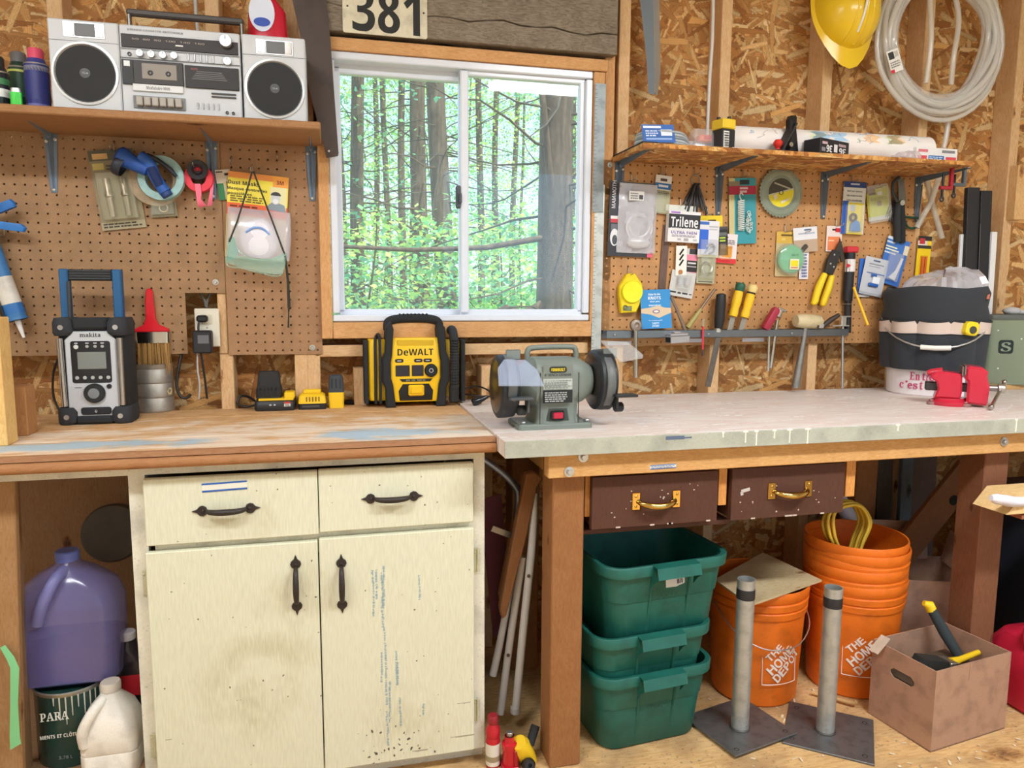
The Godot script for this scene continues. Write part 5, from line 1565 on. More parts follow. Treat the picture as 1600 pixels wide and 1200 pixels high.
func chargers():
	var ye = M("satin", "f2c51c")
	var bk = M("satin", "222325")
	var o = Vector3(-1.0615, 0.885, 0.0552)
	o.z = 0.02
	var c = thing("battery_charger", "black and yellow battery charger with a black pack docked in it", "charger", o)
	part(c, "base", MB.new().rr([[0, 0.11, 0.1, 0.01], [0.006, 0.116, 0.106, 0.012], [0.026, 0.114, 0.1, 0.012], [0.03, 0.108, 0.092, 0.01]], 3), bk)
	part(c, "trim", MB.new().bx(0.004, 0.033, 0.018, 0.1, 0.006, 0.06, 0.002).bx(0.042, 0.044, 0.02, 0.03, 0.02, 0.05, 0.003), ye)
	part(c, "label", printed(0.018, 0.014, "e8e4d8", [[0, 0, 1, 0.4, "c23a34"]] + lines(0.1, 0.45, 0.9, 0.95, 2, "444444", 2), 0.0006), M("print")).position = Vector3(0.036, 0.02, 0.0535)
	for x in [-0.012, 0.0]:
		part(c, "indicator", MB.new().sph(Vector3(x, 0.018, 0.052), Vector3(0.004, 0.003, 0.002), 8), M("gloss", "b8bcc0"))
	var pk = part(c, "docked_pack", MB.new().rr([[0.036, 0.072, 0.07, 0.008, -0.018, -0.004], [0.06, 0.072, 0.07, 0.008, -0.018, -0.004], [0.072, 0.066, 0.05, 0.008, -0.018, -0.012], [0.104, 0.062, 0.04, 0.01, -0.018, -0.016], [0.112, 0.054, 0.03, 0.01, -0.018, -0.016]], 3), M("matte", "2b2a29"))
	for k in 6:
		part(pk, "rib", MB.new().bx(-0.045 + k * 0.0108, 0.056, 0.032, 0.005, 0.026, 0.004, 0.001), bk)
	part(c, "cord", MB.new().tube(smooth([Vector3(-0.055, 0.012, -0.01), Vector3(-0.085, 0.008, 0.0), Vector3(-0.108, 0.02, 0.01), Vector3(-0.1, 0.04, 0.0), Vector3(-0.08, 0.035, -0.02), Vector3(-0.055, 0.014, -0.03)], 5), 0.0033, 8), bk)
	var b = thing("battery_pack", "low yellow and black battery pack lying beside the charger", "battery", Vector3(-0.9544, LT, 0.03))
	part(b, "base", MB.new().rr([[0, 0.08, 0.07, 0.008], [0.018, 0.082, 0.072, 0.009]], 3), bk)
	part(b, "housing", MB.new().rr([[0.018, 0.082, 0.072, 0.009], [0.04, 0.076, 0.066, 0.009], [0.046, 0.06, 0.05, 0.008]], 3).bx(0, 0.05, -0.01, 0.052, 0.012, 0.03, 0.003), ye)
	for k in 5:
		part(b, "vent_slot", MB.new().bx(-0.016 + k * 0.009, 0.031, 0.034, 0.004, 0.014, 0.003), M("satin", "8a6a10"))
	part(b, "label", MB.new().bx(-0.004, 0.01, 0.036, 0.05, 0.006, 0.001), M("satin", "4a4a46"))
	var s = thing("battery_pack", "tall yellow battery pack with a grey top standing by the inflator", "battery", Vector3(-0.8833, LT, 0.02))
	part(s, "housing", MB.new().rr([[0, 0.044, 0.06, 0.008], [0.045, 0.047, 0.062, 0.009], [0.048, 0.047, 0.062, 0.009]], 3), ye)
	part(s, "top", MB.new().rr([[0.048, 0.047, 0.062, 0.009], [0.085, 0.044, 0.056, 0.01], [0.098, 0.036, 0.044, 0.012]], 3), M("matte", "3f4347"))
	for k in 3:
		part(s, "groove", MB.new().bx(-0.012 + k * 0.012, 0.075, 0.0295, 0.002, 0.03, 0.002), M("matte", "1f2123"))
	solo("rubber_foot_cap", "flat black rubber disc lying on the bench by the studs", "cap", MB.new().lathe([[0.0001, 0.0], [0.028, 0.0], [0.03, 0.004], [0.026, 0.008], [0.0001, 0.008]], 20), M("matte", "1e1d1d"), Vector3(-0.8333, LT, -0.045))
	var cb = thing("barrel_connector", "black barrel connector on a thin cable behind the grinder", "cable", Vector3(-0.4587, 0.905, 0.1197))
	part(cb, "connector", MB.new().frame(Transform3D(Basis(Vector3(0, 0, 1), deg_to_rad(-68)) , Vector3(0, 0, 0))).lathe([[0.0001, -0.02], [0.008, -0.02], [0.0125, -0.016], [0.0125, 0.004], [0.01, 0.008], [0.006, 0.03], [0.0001, 0.03]], 16), M("gloss", "16161a"))
	part(cb, "cable", MB.new().tube(smooth([Vector3(0.028, 0.01, 0), Vector3(0.06, 0.012, -0.05), Vector3(0.02, 0.03, -0.12), Vector3(-0.04, 0.012, -0.12), Vector3(0.02, 0.004, -0.07), Vector3(0.1, 0.004, -0.05)], 5), 0.0028, 6), M("satin", "26201e"))

func inflator():
	var o = Vector3(-0.6443, LT, 0.02)
	var t = thing("cordless_inflator", "yellow and black cordless inflator with a folding top handle", "inflator", o)
	var ye = M("satin", "f4c412")
	var bk = M("matte", "242527")
	var z = 0.052
	part(t, "housing", MB.new().rr([[0.016, 0.16, 0.1, 0.012], [0.024, 0.17, 0.104, 0.014], [0.19, 0.17, 0.104, 0.014], [0.212, 0.158, 0.09, 0.014]], 3), ye)
	part(t, "side_tank", MB.new().rr([[0.02, 0.06, 0.08, 0.02, -0.112], [0.03, 0.068, 0.088, 0.024, -0.112], [0.196, 0.068, 0.088, 0.024, -0.112], [0.208, 0.056, 0.076, 0.02, -0.112]], 3).rr([[0.03, 0.056, 0.08, 0.02, 0.112], [0.196, 0.06, 0.084, 0.022, 0.112], [0.206, 0.05, 0.07, 0.02, 0.112]], 3), ye)
	for s in [-1, 1]:
		var cp = []
		for q in [[0.062, 0.0], [0.092, 0.0], [0.094, 0.06], [0.102, 0.08], [0.102, 0.15], [0.094, 0.17], [0.09, 0.245], [0.074, 0.262], [0.066, 0.24], [0.072, 0.16], [0.076, 0.14], [0.076, 0.09], [0.07, 0.07]]: cp.append(Vector2(s * q[0], q[1]))
		part(t, "roll_cage", MB.new().plate(cp, -0.06, z + 0.012, 0.005), bk)
		part(t, "end_plate", MB.new().rr([[0.012, 0.014, 0.094, 0.006, s * 0.149], [0.205, 0.014, 0.094, 0.006, s * 0.149]], 2), bk)
	var hg = part(t, "handle", MB.new().tube(smooth([Vector3(-0.08, 0.235, 0.0), Vector3(-0.078, 0.258, 0.0), Vector3(-0.055, 0.268, 0.0), Vector3(0.0, 0.271, 0.0), Vector3(0.055, 0.268, 0.0), Vector3(0.078, 0.258, 0.0), Vector3(0.08, 0.235, 0.0)], 4), 0.0135, 12), bk)
	for k in 8:
		part(hg, "grip_rib", MB.new().bx(-0.042 + k * 0.012, 0.2835, 0.0, 0.005, 0.005, 0.02, 0.002), bk)
	part(t, "top_recess", MB.new().bx(0, 0.197, z - 0.002, 0.112, 0.018, 0.006, 0.002), M("satin", "d6ab14"))
	txt(t, "DeWALT", 0, 0.169, z, 0.11, 0.021, "15140f")
	for x in [-0.05, 0.008, 0.037]:
		var b = part(t, "button", MB.new().plate(rpoly(0.026, 0.011, 0.005, 3, x, 0.143), z - 0.001, z + 0.002, 0.001), M("satin", "2a2a2a"))
		part(b, "mark", MB.new().bx(x, 0.143, z + 0.0022, 0.012, 0.003, 0.0004), M("matte", "c8c4b4"))
	for x in [-0.04, 0.006]:
		part(t, "screen", MB.new().bx(x, 0.112, z, 0.043 if x < 0 else 0.036, 0.034, 0.004, 0.001), M("gloss", "2d2a33"))
	var dl = part(t, "dial", MB.new().at(Vector3(0.047, 0.112, z), Vector3(90, 0, 0)).lathe([[0.0205, 0.0], [0.02, 0.005], [0.017, 0.008], [0.0085, 0.008], [0.008, 0.0065], [0.0001, 0.0065]], 26), bk)
	part(dl, "dial_mark", MB.new().tube(ring_pts(Vector3(0.047, 0.112, z + 0.0068), 0.0058, 18), 0.0009, 6, true), M("satin", "e6e6e6"))
	part(t, "caption_strip", MB.new().plate([Vector2(-0.05, 0.087), Vector2(0.052, 0.087), Vector2(0.044, 0.078), Vector2(-0.042, 0.078)], z - 0.001, z + 0.001), bk)
	txt(t, "20V  12V  120V AC", 0.0, 0.0825, z + 0.0012, 0.06, 0.004, "d8d2b0", Vector3.ZERO, 0)
	var by = part(t, "battery_bay", MB.new().plate([Vector2(-0.05, 0.02), Vector2(0.05, 0.02), Vector2(0.053, 0.05), Vector2(0.04, 0.071), Vector2(-0.04, 0.071), Vector2(-0.053, 0.05)], z - 0.002, z + 0.003, 0.002), M("gloss", "1b1b1d"))
	part(by, "battery", MB.new().bx(0, 0.052, z + 0.008, 0.048, 0.034, 0.016, 0.004).bx(0, 0.054, z + 0.016, 0.036, 0.022, 0.006, 0.002), ye)
	# hoses
	part(t, "high_pressure_hose", MB.new().tube(smooth([Vector3(0.118, 0.04, 0.052), Vector3(0.12, 0.12, 0.056), Vector3(0.119, 0.21, 0.05), Vector3(0.118, 0.235, 0.02), Vector3(0.118, 0.225, -0.02)], 6), 0.014, 12), M("matte", "2a2b2d"))
	var rm = MB.new()
	for k in 16:
		rm.tube(ring_pts(Vector3(0.1195, 0.07 + k * 0.009, 0.0555), 0.0142, 14, Vector3.UP), 0.0014, 5, true)
	part(t, "hose_rings", rm, M("matte", "1d1e20")).set_meta("kind", "stuff")
	part(t, "hose_cuff", MB.new().at(Vector3(0.118, 0.0, 0.052)).cyl(0.016, 0.012, 0.06, 14, 0.002), bk)
	part(t, "power_cord", MB.new().tube(smooth([Vector3(-0.108, 0.012, 0.05), Vector3(-0.108, 0.11, 0.056), Vector3(-0.108, 0.208, 0.05), Vector3(-0.112, 0.22, 0.0), Vector3(-0.118, 0.19, -0.04)], 5), 0.0048, 8).tube(smooth([Vector3(-0.122, 0.012, 0.044), Vector3(-0.122, 0.11, 0.05), Vector3(-0.121, 0.2, 0.045), Vector3(-0.115, 0.215, 0.0)], 5), 0.0048, 8), bk)

# ---------- the open bay of the cabinet, and the gap beside it ----------
func build_lower_left():
	var fy = 0.08
	part(get_node("base_cabinet"), "bay_floor", MB.new().bx(-1.7, fy - 0.009, 0.27, 0.7, 0.018, 0.5), M("wood_h", "9a7c60"))
	# paint can, with a big jug on it
	var cc = Vector3(-1.5475, fy, 0.37)
	var pc = thing("paint_can", "dark green lettered paint can with dried runs under the purple jug", "paint can", cc)
	part(pc, "body", MB.new().lathe([[0.0001, 0.0], [0.081, 0.0], [0.0825, 0.004], [0.0825, 0.184], [0.084, 0.188], [0.081, 0.192], [0.076, 0.189], [0.07, 0.182], [0.0001, 0.182]], 40), M("gloss", "24433d"))
	part(pc, "rim", MB.new().lathe([[0.0828, 0.182], [0.085, 0.186], [0.085, 0.191], [0.082, 0.193]], 40), M("steel", "b4b4ac"))
	var face = Basis(Vector3.UP, -0.28)
	txt(pc, "PARA", 0.0, 0.138, 0.0835, 0.062, 0.021, "dfe0d8", Vector3(0, 0, 0), 2).position += Vector3(-0.016, 0, 0)
	txt(pc, "MENTS ET CLÔTURES", 0.0, 0.088, 0.0835, 0.1, 0.012, "dfe0d8")
	txt(pc, "3.78 L", 0.002, 0.03, 0.0835, 0.03, 0.008, "7f948c", Vector3.ZERO, 0)
	var run = MB.new()
	for k in 9:
		var a = -0.2 + k * 0.16
		var p = Vector3(sin(a) * 0.0832, 0.183, cos(a) * 0.0832)
		run.rod(p, p - Vector3(0, 0.02 + 0.05 * absf(sin(k * 2.3)), 0), 0.002, 6, 0.001)
	part(pc, "paint_runs", run, M("satin", "c9c8b8"))
	var jc = Vector3(-1.5449, fy + 0.193, 0.35)
	var jg = thing("purple_jug", "large translucent violet jug a third full of purple liquid", "jug", jc)
	part(jg, "jug", MB.new().rr([[0, 0.2, 0.13, 0.03], [0.008, 0.23, 0.15, 0.04], [0.19, 0.236, 0.155, 0.045], [0.235, 0.21, 0.14, 0.05], [0.27, 0.13, 0.1, 0.045], [0.29, 0.06, 0.06, 0.028], [0.3, 0.05, 0.05, 0.024]], 5), M("film", "8484c4"))
	part(jg, "liquid", MB.new().rr([[0.004, 0.2, 0.13, 0.03], [0.01, 0.226, 0.146, 0.038], [0.098, 0.228, 0.149, 0.04]], 5), M("gloss", "4a2350"))
	part(jg, "handle", MB.new().tube(smooth([Vector3(0.0, 0.282, 0.03), Vector3(-0.01, 0.27, 0.07), Vector3(-0.03, 0.225, 0.088), Vector3(-0.05, 0.17, 0.078)], 5), 0.014, 12), M("milky", "8a8ac4"))
	part(jg, "cap", MB.new().at(Vector3(0, 0.298, 0)).lathe([[0.027, 0.0], [0.027, 0.022], [0.024, 0.025], [0.0001, 0.025]], 20), M("satin", "6f7fd0"))
	# white jug
	var wj = thing("white_jug", "white plastic jug with a moulded handle in front of the paint can", "jug", Vector3(-1.4377, fy - 0.06, 0.45))
	var wm = M("soiled", "f4f0e8")
	part(wj, "jug", MB.new().rr([[0, 0.118, 0.11, 0.02], [0.006, 0.128, 0.118, 0.024], [0.11, 0.128, 0.118, 0.024], [0.113, 0.124, 0.114, 0.024], [0.116, 0.128, 0.118, 0.024], [0.165, 0.128, 0.118, 0.03], [0.21, 0.1, 0.1, 0.04], [0.24, 0.05, 0.05, 0.024], [0.252, 0.04, 0.04, 0.019]], 5), wm)
	part(wj, "handle", MB.new().tube(smooth([Vector3(-0.012, 0.235, 0.02), Vector3(-0.03, 0.22, 0.05), Vector3(-0.05, 0.18, 0.058), Vector3(-0.05, 0.14, 0.052)], 5), 0.012, 12), wm)
	part(wj, "cap", MB.new().at(Vector3(0, 0.25, 0)).lathe([[0.023, 0.0], [0.023, 0.018], [0.021, 0.021], [0.0001, 0.021]], 20), M("satin", "cfc6b8"))
	# dark bottle with red label
	var db = thing("dark_bottle", "dark bottle with a white cap and a red label reading 75", "bottle", Vector3(-1.426, fy, 0.33))
	part(db, "bottle", MB.new().rr([[0, 0.1, 0.07, 0.02], [0.2, 0.1, 0.07, 0.02], [0.24, 0.05, 0.05, 0.024], [0.262, 0.034, 0.034, 0.016]], 4), M("gloss", "201a20"))
	part(db, "label", MB.new().bx(-0.005, 0.15, 0.0355, 0.088, 0.055, 0.001), M("satin", "b01c28"))
	txt(db, "75", -0.028, 0.166, 0.0362, 0.024, 0.015, "e8c040")
	txt(db, "F", -0.02, 0.146, 0.0362, 0.008, 0.014, "e8c040")
	part(db, "cap", MB.new().at(Vector3(0, 0.26, 0)).cyl(0.02, 0, 0.022, 16, 0.002), M("satin", "c8c4cc"))
	# dark disc leaning at the back
	solo("wooden_disc", "dark round disc leaning in the shade behind the purple jug", "disc", MB.new().at(Vector3.ZERO, Vector3(78, 0, 0)).lathe([[0.0001, -0.02], [0.075, -0.02], [0.08, -0.015], [0.08, 0.015], [0.075, 0.02], [0.0001, 0.02]], 32), M("soiled", "4c443c"), Vector3(-1.4941, 0.5686, 0.14))
	# boards leaning at the left edge
	for b in [[Vector3(-1.65, 0.4436, 0.5), 0.055, 0.9, 0.02, 2.5, "a9865f", "tan board leaning upright at the open end of the cabinet"], [Vector3(-1.6431, 0.4141, 0.44), 0.02, 0.8, 0.05, 1.5, "8f7254", "thin grey brown board leaning behind the tan board"]]:
		var l = thing("leaning_board", b[6], "board", Vector3(b[0].x, 0.0, b[0].z), "boards leaning at the cabinet", Vector3(0, 0, -b[4]))
		part(l, "board", MB.new().bx(0, 0.41, 0, b[1], 0.815, b[3], 0.002), M("wood_v", b[5]))
	solo("green_tape_strip", "pale green strip of tape dangling from the leaning board", "tape", MB.new().loft([[Vector3(-1.638, 0.4335, 0.52), Vector3(-1.6275, 0.4384, 0.52)], [Vector3(-1.6252, 0.4071, 0.525), Vector3(-1.6096, 0.4113, 0.525)], [Vector3(-1.6171, 0.3873, 0.53), Vector3(-1.5993, 0.3851, 0.53)], [Vector3(-1.623, 0.3019, 0.53), Vector3(-1.6077, 0.2998, 0.53)], [Vector3(-1.6295, 0.225, 0.53), Vector3(-1.609, 0.222, 0.53)], [Vector3(-1.6306, 0.1907, 0.53), Vector3(-1.6077, 0.203, 0.53)]], false, false, 0.2), M("satin", "7cc48a"))
	folding_chair()
	# small things on the floor in the gap
	var fl = 0.0
	var b1 = thing("red_spray_bottle", "red bottle with a knurled cap and white label on the floor", "bottle", Vector3(-0.5086, 0, 0.5676))
	part(b1, "bottle", MB.new().lathe([[0.0001, 0], [0.017, 0.0], [0.019, 0.003], [0.019, 0.075], [0.017, 0.082], [0.019, 0.086], [0.019, 0.105], [0.012, 0.118], [0.012, 0.122], [0.0001, 0.122]], 22), M("gloss", "b81c2c"))
	part(b1, "label", MB.new().lathe([[0.0194, 0.008], [0.0194, 0.068]], 22), M("satin", "d8d2c4"))
	part(b1, "label_print", MB.new().lathe([[0.0196, 0.02], [0.0196, 0.035]], 22), M("satin", "9a8a6a"))
	part(b1, "cap", MB.new().lathe([[0.0135, 0.12], [0.0145, 0.124], [0.0145, 0.138], [0.012, 0.142], [0.0001, 0.142]], 14), M("satin", "8c1a24"))
	var b2 = thing("bottle_jack", "small red bottle jack standing between bottle and yellow tool", "jack", Vector3(-0.4679, 0, 0.5855))
	part(b2, "base", MB.new().bx(0, 0.006, 0, 0.044, 0.012, 0.05, 0.003), M("gloss", "b41a28"))
	part(b2, "cylinder", MB.new().lathe([[0.018, 0.012], [0.018, 0.05], [0.02, 0.054], [0.02, 0.07], [0.013, 0.074], [0.013, 0.09]], 18), M("gloss", "c0202e"))
	part(b2, "ram", MB.new().cyl(0.009, 0.088, 0.1, 14, 0.001), M("steel", "a8a8a8"))
	part(b2, "pump", MB.new().at(Vector3(0.014, 0, 0.014)).cyl(0.007, 0.012, 0.055, 12, 0.001), M("gloss", "a01824"))
	var b3 = thing("yellow_tool", "yellow and black power tool lying on the floor by the leg", "tool", Vector3(-0.4234, 0, 0.588))
	part(b3, "housing", MB.new().at(Vector3(0, 0.03, -0.01), Vector3(20, 0, 25)).rr([[-0.04, 0.036, 0.04, 0.012], [-0.02, 0.044, 0.05, 0.014], [0.03, 0.046, 0.05, 0.016], [0.05, 0.034, 0.04, 0.014]], 3), M("satin", "e8c020"))
	part(b3, "nose", MB.new().at(Vector3(0.0, 0.018, 0.022), Vector3(70, 0, 0)).lathe([[0.017, -0.01], [0.017, 0.01], [0.012, 0.016], [0.006, 0.016], [0.006, 0.008], [0.0001, 0.008]], 18), M("satin", "1f2022"))
	part(b3, "grip", MB.new().rod(Vector3(0.012, 0.05, -0.01), Vector3(0.034, 0.09, -0.03), 0.012, 10), M("matte", "232426"))

func folding_chair():
	var o = Vector3(-0.4184, 0.4617, 0.44)
	var t = thing("folding_chair", "folded aluminium lawn chair with brown wooden arms beside the bench leg", "chair", o)
	var al = M("satin", "c4c0bc")
	part(t, "frame_tube", MB.new().tube(smooth([Vector3(-0.3674, 0.6936, 0.44) - o, Vector3(-0.3685, 0.6125, 0.44) - o, Vector3(-0.3749, 0.5037, 0.44) - o, Vector3(-0.3937, 0.311, 0.44) - o, Vector3(-0.4144, 0.0747, 0.44) - o], 5), 0.0115, 12), al)
	part(t, "frame_tube", MB.new().tube(smooth([Vector3(-0.3916, 0.5071, 0.42) - o, Vector3(-0.4111, 0.3789, 0.42) - o, Vector3(-0.4343, 0.2117, 0.42) - o, Vector3(-0.4541, 0.0512, 0.42) - o], 5), 0.0105, 12), al)
	part(t, "frame_tube", MB.new().tube(smooth([Vector3(-0.4175, 0.4368, 0.4) - o, Vector3(-0.4374, 0.3258, 0.4) - o, Vector3(-0.4557, 0.2328, 0.4) - o, Vector3(-0.4722, 0.1581, 0.4) - o], 5), 0.0105, 12), al)
	part(t, "back_tube", MB.new().tube(smooth([Vector3(-0.4973, 0.7786, 0.36) - o, Vector3(-0.4461, 0.7413, 0.36) - o, Vector3(-0.4034, 0.6984, 0.36) - o, Vector3(-0.3901, 0.6642, 0.36) - o, Vector3(-0.397, 0.5617, 0.36) - o, Vector3(-0.4133, 0.4304, 0.36) - o], 5), 0.0105, 12), M("steel", "8a94a8"))
	var pl = []
	for v in [Vector2(-0.3922, 0.7509), Vector2(-0.3707, 0.7551), Vector2(-0.3453, 0.7359), Vector2(-0.3631, 0.7102), Vector2(-0.3891, 0.5811), Vector2(-0.4475, 0.3547), Vector2(-0.4583, 0.3484), Vector2(-0.4638, 0.3784), Vector2(-0.4304, 0.5572)]: pl.append(v - Vector2(o.x, o.y))
	part(t, "wooden_arm", MB.new().plate(pl, -0.012, 0.016, 0.003), M("wood_v", "8c6038"))
	part(t, "wooden_arm", MB.new().plate(pl.map(func(v): return v * 0.94 + Vector2(0.016, -0.008)), -0.1, -0.07, 0.003), M("wood_v", "a87a48"))
	for p in [Vector3(-0.3833, 0.4632, 0.452), Vector3(-0.4354, 0.2292, 0.432)]:
		part(t, "rivet_or_lit_hole", MB.new().sph(p - o, Vector3(0.005, 0.005, 0.004), 10), M("satin", "5a3a2c"))
	part(t, "hinge_plate", MB.new().at(Vector3(-0.4438, 0.5744, 0.4) - o, Vector3(0, 0, -24)).bx(0, 0, 0, 0.07, 0.018, 0.003, 0.001), M("steel", "8e8a86"))
	part(t, "webbing", MB.new().at(Vector3(-0.4422, 0.4214, 0.33) - o, Vector3(0, 20, 6)).bx(0, 0.03, 0, 0.07, 0.42, 0.004), M("matte", "5c2c34"))
	part(t, "foot", MB.new().at(Vector3(-0.4162, 0.0711, 0.44) - o).cyl(0.014, -0.012, 0.008, 12, 0.002), M("satin", "b8b4b0"))

# ---------- right shelf and what hangs above it ----------
func build_right_shelf():
	var sy = 1.662
	var st = 1.676
	var sh = thing("strand_board_shelf", "strand board wall shelf holding a rolled map and boxes", "shelf", Vector3.ZERO)
	part(sh, "board", MB.new().bx(0.6, (sy + st) / 2, 0.127, 1.18, st - sy, 0.252, 0.001), M("osb", "f2d9ae"))
	var bg = "steel brackets under the strand board shelf"
	shelf_bracket("dark steel bracket under the shelf above the black and clear package", Vector3(0.0378, sy, 0.001), "56626e", 0.16, 0.22, bg)
	shelf_bracket("dark steel bracket between the hex keys and the spring package", Vector3(0.4, sy, 0.001), "56626e", 0.16, 0.22, bg)
	shelf_bracket("dark steel bracket between the saw blade and the blue card", Vector3(0.8118, sy, 0.001), "56626e", 0.16, 0.22, bg)
	shelf_bracket("dark steel bracket at the shelf end by the small clamps", Vector3(1.2066, sy, 0.001), "56626e", 0.16, 0.22, bg)
	# black strip along the end
	solo("rubber_strip", "flat black rubber strip lying across the end of the shelf", "strip", MB.new().bx(0, 0.003, 0, 0.05, 0.005, 0.24, 0.001), M("matte", "26262a"), Vector3(0.036, st, 0.125))
	# coil of wire with a blue label
	var wc = thing("wire_coil", "coil of grey cable with a blue label at the shelf end", "cable coil", Vector3(0.1059, st, 0.17))
	for k in 5:
		part(wc, "loop", MB.new().tube(smooth([Vector3(-0.085 + 0.002 * k, 0.008 + 0.008 * k, 0.0), Vector3(-0.05, 0.01 + 0.008 * k, 0.045), Vector3(0.04, 0.009 + 0.008 * k, 0.046), Vector3(0.09 - 0.003 * k, 0.006 + 0.005 * k, 0.002 * k), Vector3(0.04, 0.009 + 0.008 * k, -0.045), Vector3(-0.05, 0.01 + 0.008 * k, -0.045)], 5, true), 0.0042, 7, true), M("satin", ["a9b0b4", "bcc2c4", "8f979c", "b2b8ba", "a2a9ae"][k]))
	var wl = part(wc, "label", printed(0.105, 0.056, "2a5fae", [[0.05, 0.08, 0.6, 0.2, "dfe6f2"], [0.58, 0.28, 0.92, 0.62, "e4ebf5"], [0.1, 0.75, 0.9, 0.85, "8fb0dc"]] + lines(0.1, 0.3, 0.5, 0.7, 3, "c4d4ea", 12), 0.001), M("print"))
	wl.position = Vector3(-0.036, 0.034, 0.054)
	wl.rotation_degrees = Vector3(-14, 0, 3)
	# clamshell with orange plugs
	var oc = thing("clear_clamshell", "clear clamshell pack with an orange insert beside the yellow battery", "package", Vector3(0.2542, st, 0.15))
	part(oc, "shell", MB.new().rr([[0, 0.085, 0.05, 0.008], [0.05, 0.08, 0.046, 0.008], [0.07, 0.07, 0.03, 0.008]], 2), M("clear", "f2f2f6"))
	part(oc, "insert", MB.new().bx(0.008, 0.042, 0.0, 0.05, 0.022, 0.03, 0.004), M("satin", "f0743a"))
	part(oc, "print", MB.new().bx(0.01, 0.045, 0.0165, 0.026, 0.01, 0.001), M("satin", "d8362a"))
	part(oc, "backing", MB.new().bx(0, 0.02, -0.018, 0.078, 0.036, 0.002), M("satin", "dcdad8"))
	# lantern battery
	var lb = thing("lantern_battery", "square black battery with a yellow top standing on the shelf", "battery", Vector3(0.3089, st, 0.18), "", Vector3(0, 14, 0))
	part(lb, "case", MB.new().bx(0, 0.033, 0, 0.052, 0.066, 0.052, 0.003), M("satin", "232326"))
	part(lb, "top", MB.new().bx(0, 0.081, 0, 0.053, 0.03, 0.053, 0.003), M("satin", "e9c634"))
	for s in [-1, 1]:
		part(lb, "terminal", MB.new().at(Vector3(s * 0.012, 0.096, s * 0.01)).cyl(0.006, 0, 0.01, 10, 0.001), M("satin", "2e2a26"))
	part(lb, "label", printed(0.022, 0.05, "e8e6e0", lines(0.1, 0.05, 0.9, 0.95, 6, "26262a", 15), 0.0006), M("print")).position = Vector3(-0.012, 0.033, 0.0264)
	# rolled map
	var mr = thing("rolled_map", "long rolled paper chart with blue and orange print lying on the shelf", "map roll", Vector3(0.7301, st + 0.049, 0.12), "", Vector3(0, -1.5, 0))
	var ml = (1.123 - 0.3648) / 2
	var turn = Transform3D(Basis(Vector3(0, 0, 1), PI / 2), Vector3.ZERO)
	part(mr, "paper", MB.new().frame(turn).lathe([[0.042, -ml], [0.048, -ml], [0.0485, 0], [0.048, ml], [0.042, ml], [0.041, 0.0], [0.042, -ml]], 28), M("satin", "ece4de"))
	rng.seed = 61
	var pm = MB.new()
	for k in 26:
		pm.col(["8fb4d4", "d8a878", "b8a8a4", "c8b8b4", "7a9cc8", "a8b890"][k % 6])
		var x0 = rng.randf_range(-ml + 0.03, ml - 0.03)
		var a0 = rng.randf_range(0.1, 1.5)
		var pts = []
		for j in 7:
			var a = a0 + j * rng.randf_range(-0.02, 0.12)
			x0 += rng.randf_range(-0.008, 0.014)
			pts.append(Vector3(x0, 0.0487 * sin(a), 0.0487 * cos(a)))
		pm.tube(pts, 0.0008, 4)
	for k in 6:
		pm.col(["a9cbe6", "efc89a", "dfe3c0"][k % 3])
		var xa = rng.randf_range(-ml + 0.05, ml - 0.12)
		var rings = []
		for j in 6:
			var a = 0.2 + j * 0.16
			rings.append([Vector3(xa + 0.01 * sin(j * 2.0 + k), 0.0486 * sin(a), 0.0486 * cos(a)), Vector3(xa + 0.05 + 0.012 * cos(j * 1.7 + k), 0.0486 * sin(a), 0.0486 * cos(a))])
		pm.loft(rings, false, false, -1.0)
	part(mr, "chart_print", pm, M("print"))
	# block plane
	var bp = thing("hand_plane", "black hand plane with a red knob standing before the map roll", "plane", Vector3(0.5311, st, 0.18), "", Vector3(0, 12, 0))
	part(bp, "sole", MB.new().bx(0, 0.006, 0, 0.115, 0.012, 0.045, 0.002), M("satin", "26282a"))
	var tp = []
	for q in [[0.012, 0.01], [0.05, 0.01], [0.042, 0.05], [0.034, 0.09], [0.036, 0.12], [0.03, 0.128], [0.012, 0.124], [0.006, 0.11], [0.008, 0.06]]: tp.append(Vector2(q[0], q[1]))
	part(bp, "tote", MB.new().plate(tp, -0.011, 0.011, 0.005), M("gloss", "1c1c1e"))
	part(bp, "blade", MB.new().at(Vector3(-0.004, 0.05, 0), Vector3(0, 0, -32)).bx(0, 0, 0, 0.006, 0.12, 0.036, 0.001), M("satin", "2e2c2c"))
	part(bp, "knob", MB.new().at(Vector3(-0.034, 0.012, 0)).lathe([[0.008, 0], [0.006, 0.008], [0.014, 0.018], [0.015, 0.026], [0.009, 0.034], [0.0001, 0.035]], 16), M("gloss", "d8342c"))
	part(bp, "adjuster", MB.new().at(Vector3(-0.002, 0.03, 0.02), Vector3(90, 0, 0)).cyl(0.008, 0, 0.006, 14, 0.001), M("chrome", "c8c4bc"))
	# black box
	var bb = thing("black_box", "small black product box with upside down white numbers on the shelf", "box", Vector3(0.6838, st, 0.175), "", Vector3(0, 20, 0))
	part(bb, "box", MB.new().bx(0, 0.026, 0, 0.155, 0.052, 0.06, 0.001), M("satin", "232126"))
	part(bb, "printing", MB.new().col("e6e2e2").rect(-0.005, 0.014, 0.014, 0.038, 0.0305).col("b89aa0").rect(0.02, 0.034, 0.06, 0.042, 0.0305).col("908890").rect(-0.07, 0.012, -0.05, 0.024, 0.0305).col("c8a8b0").rect(-0.068, 0.034, -0.04, 0.042, 0.0305), M("print"))
	txt(bb, "36", 0.042, 0.02, 0.0306, 0.036, 0.02, "ece8e8", Vector3(0, 0, 180))
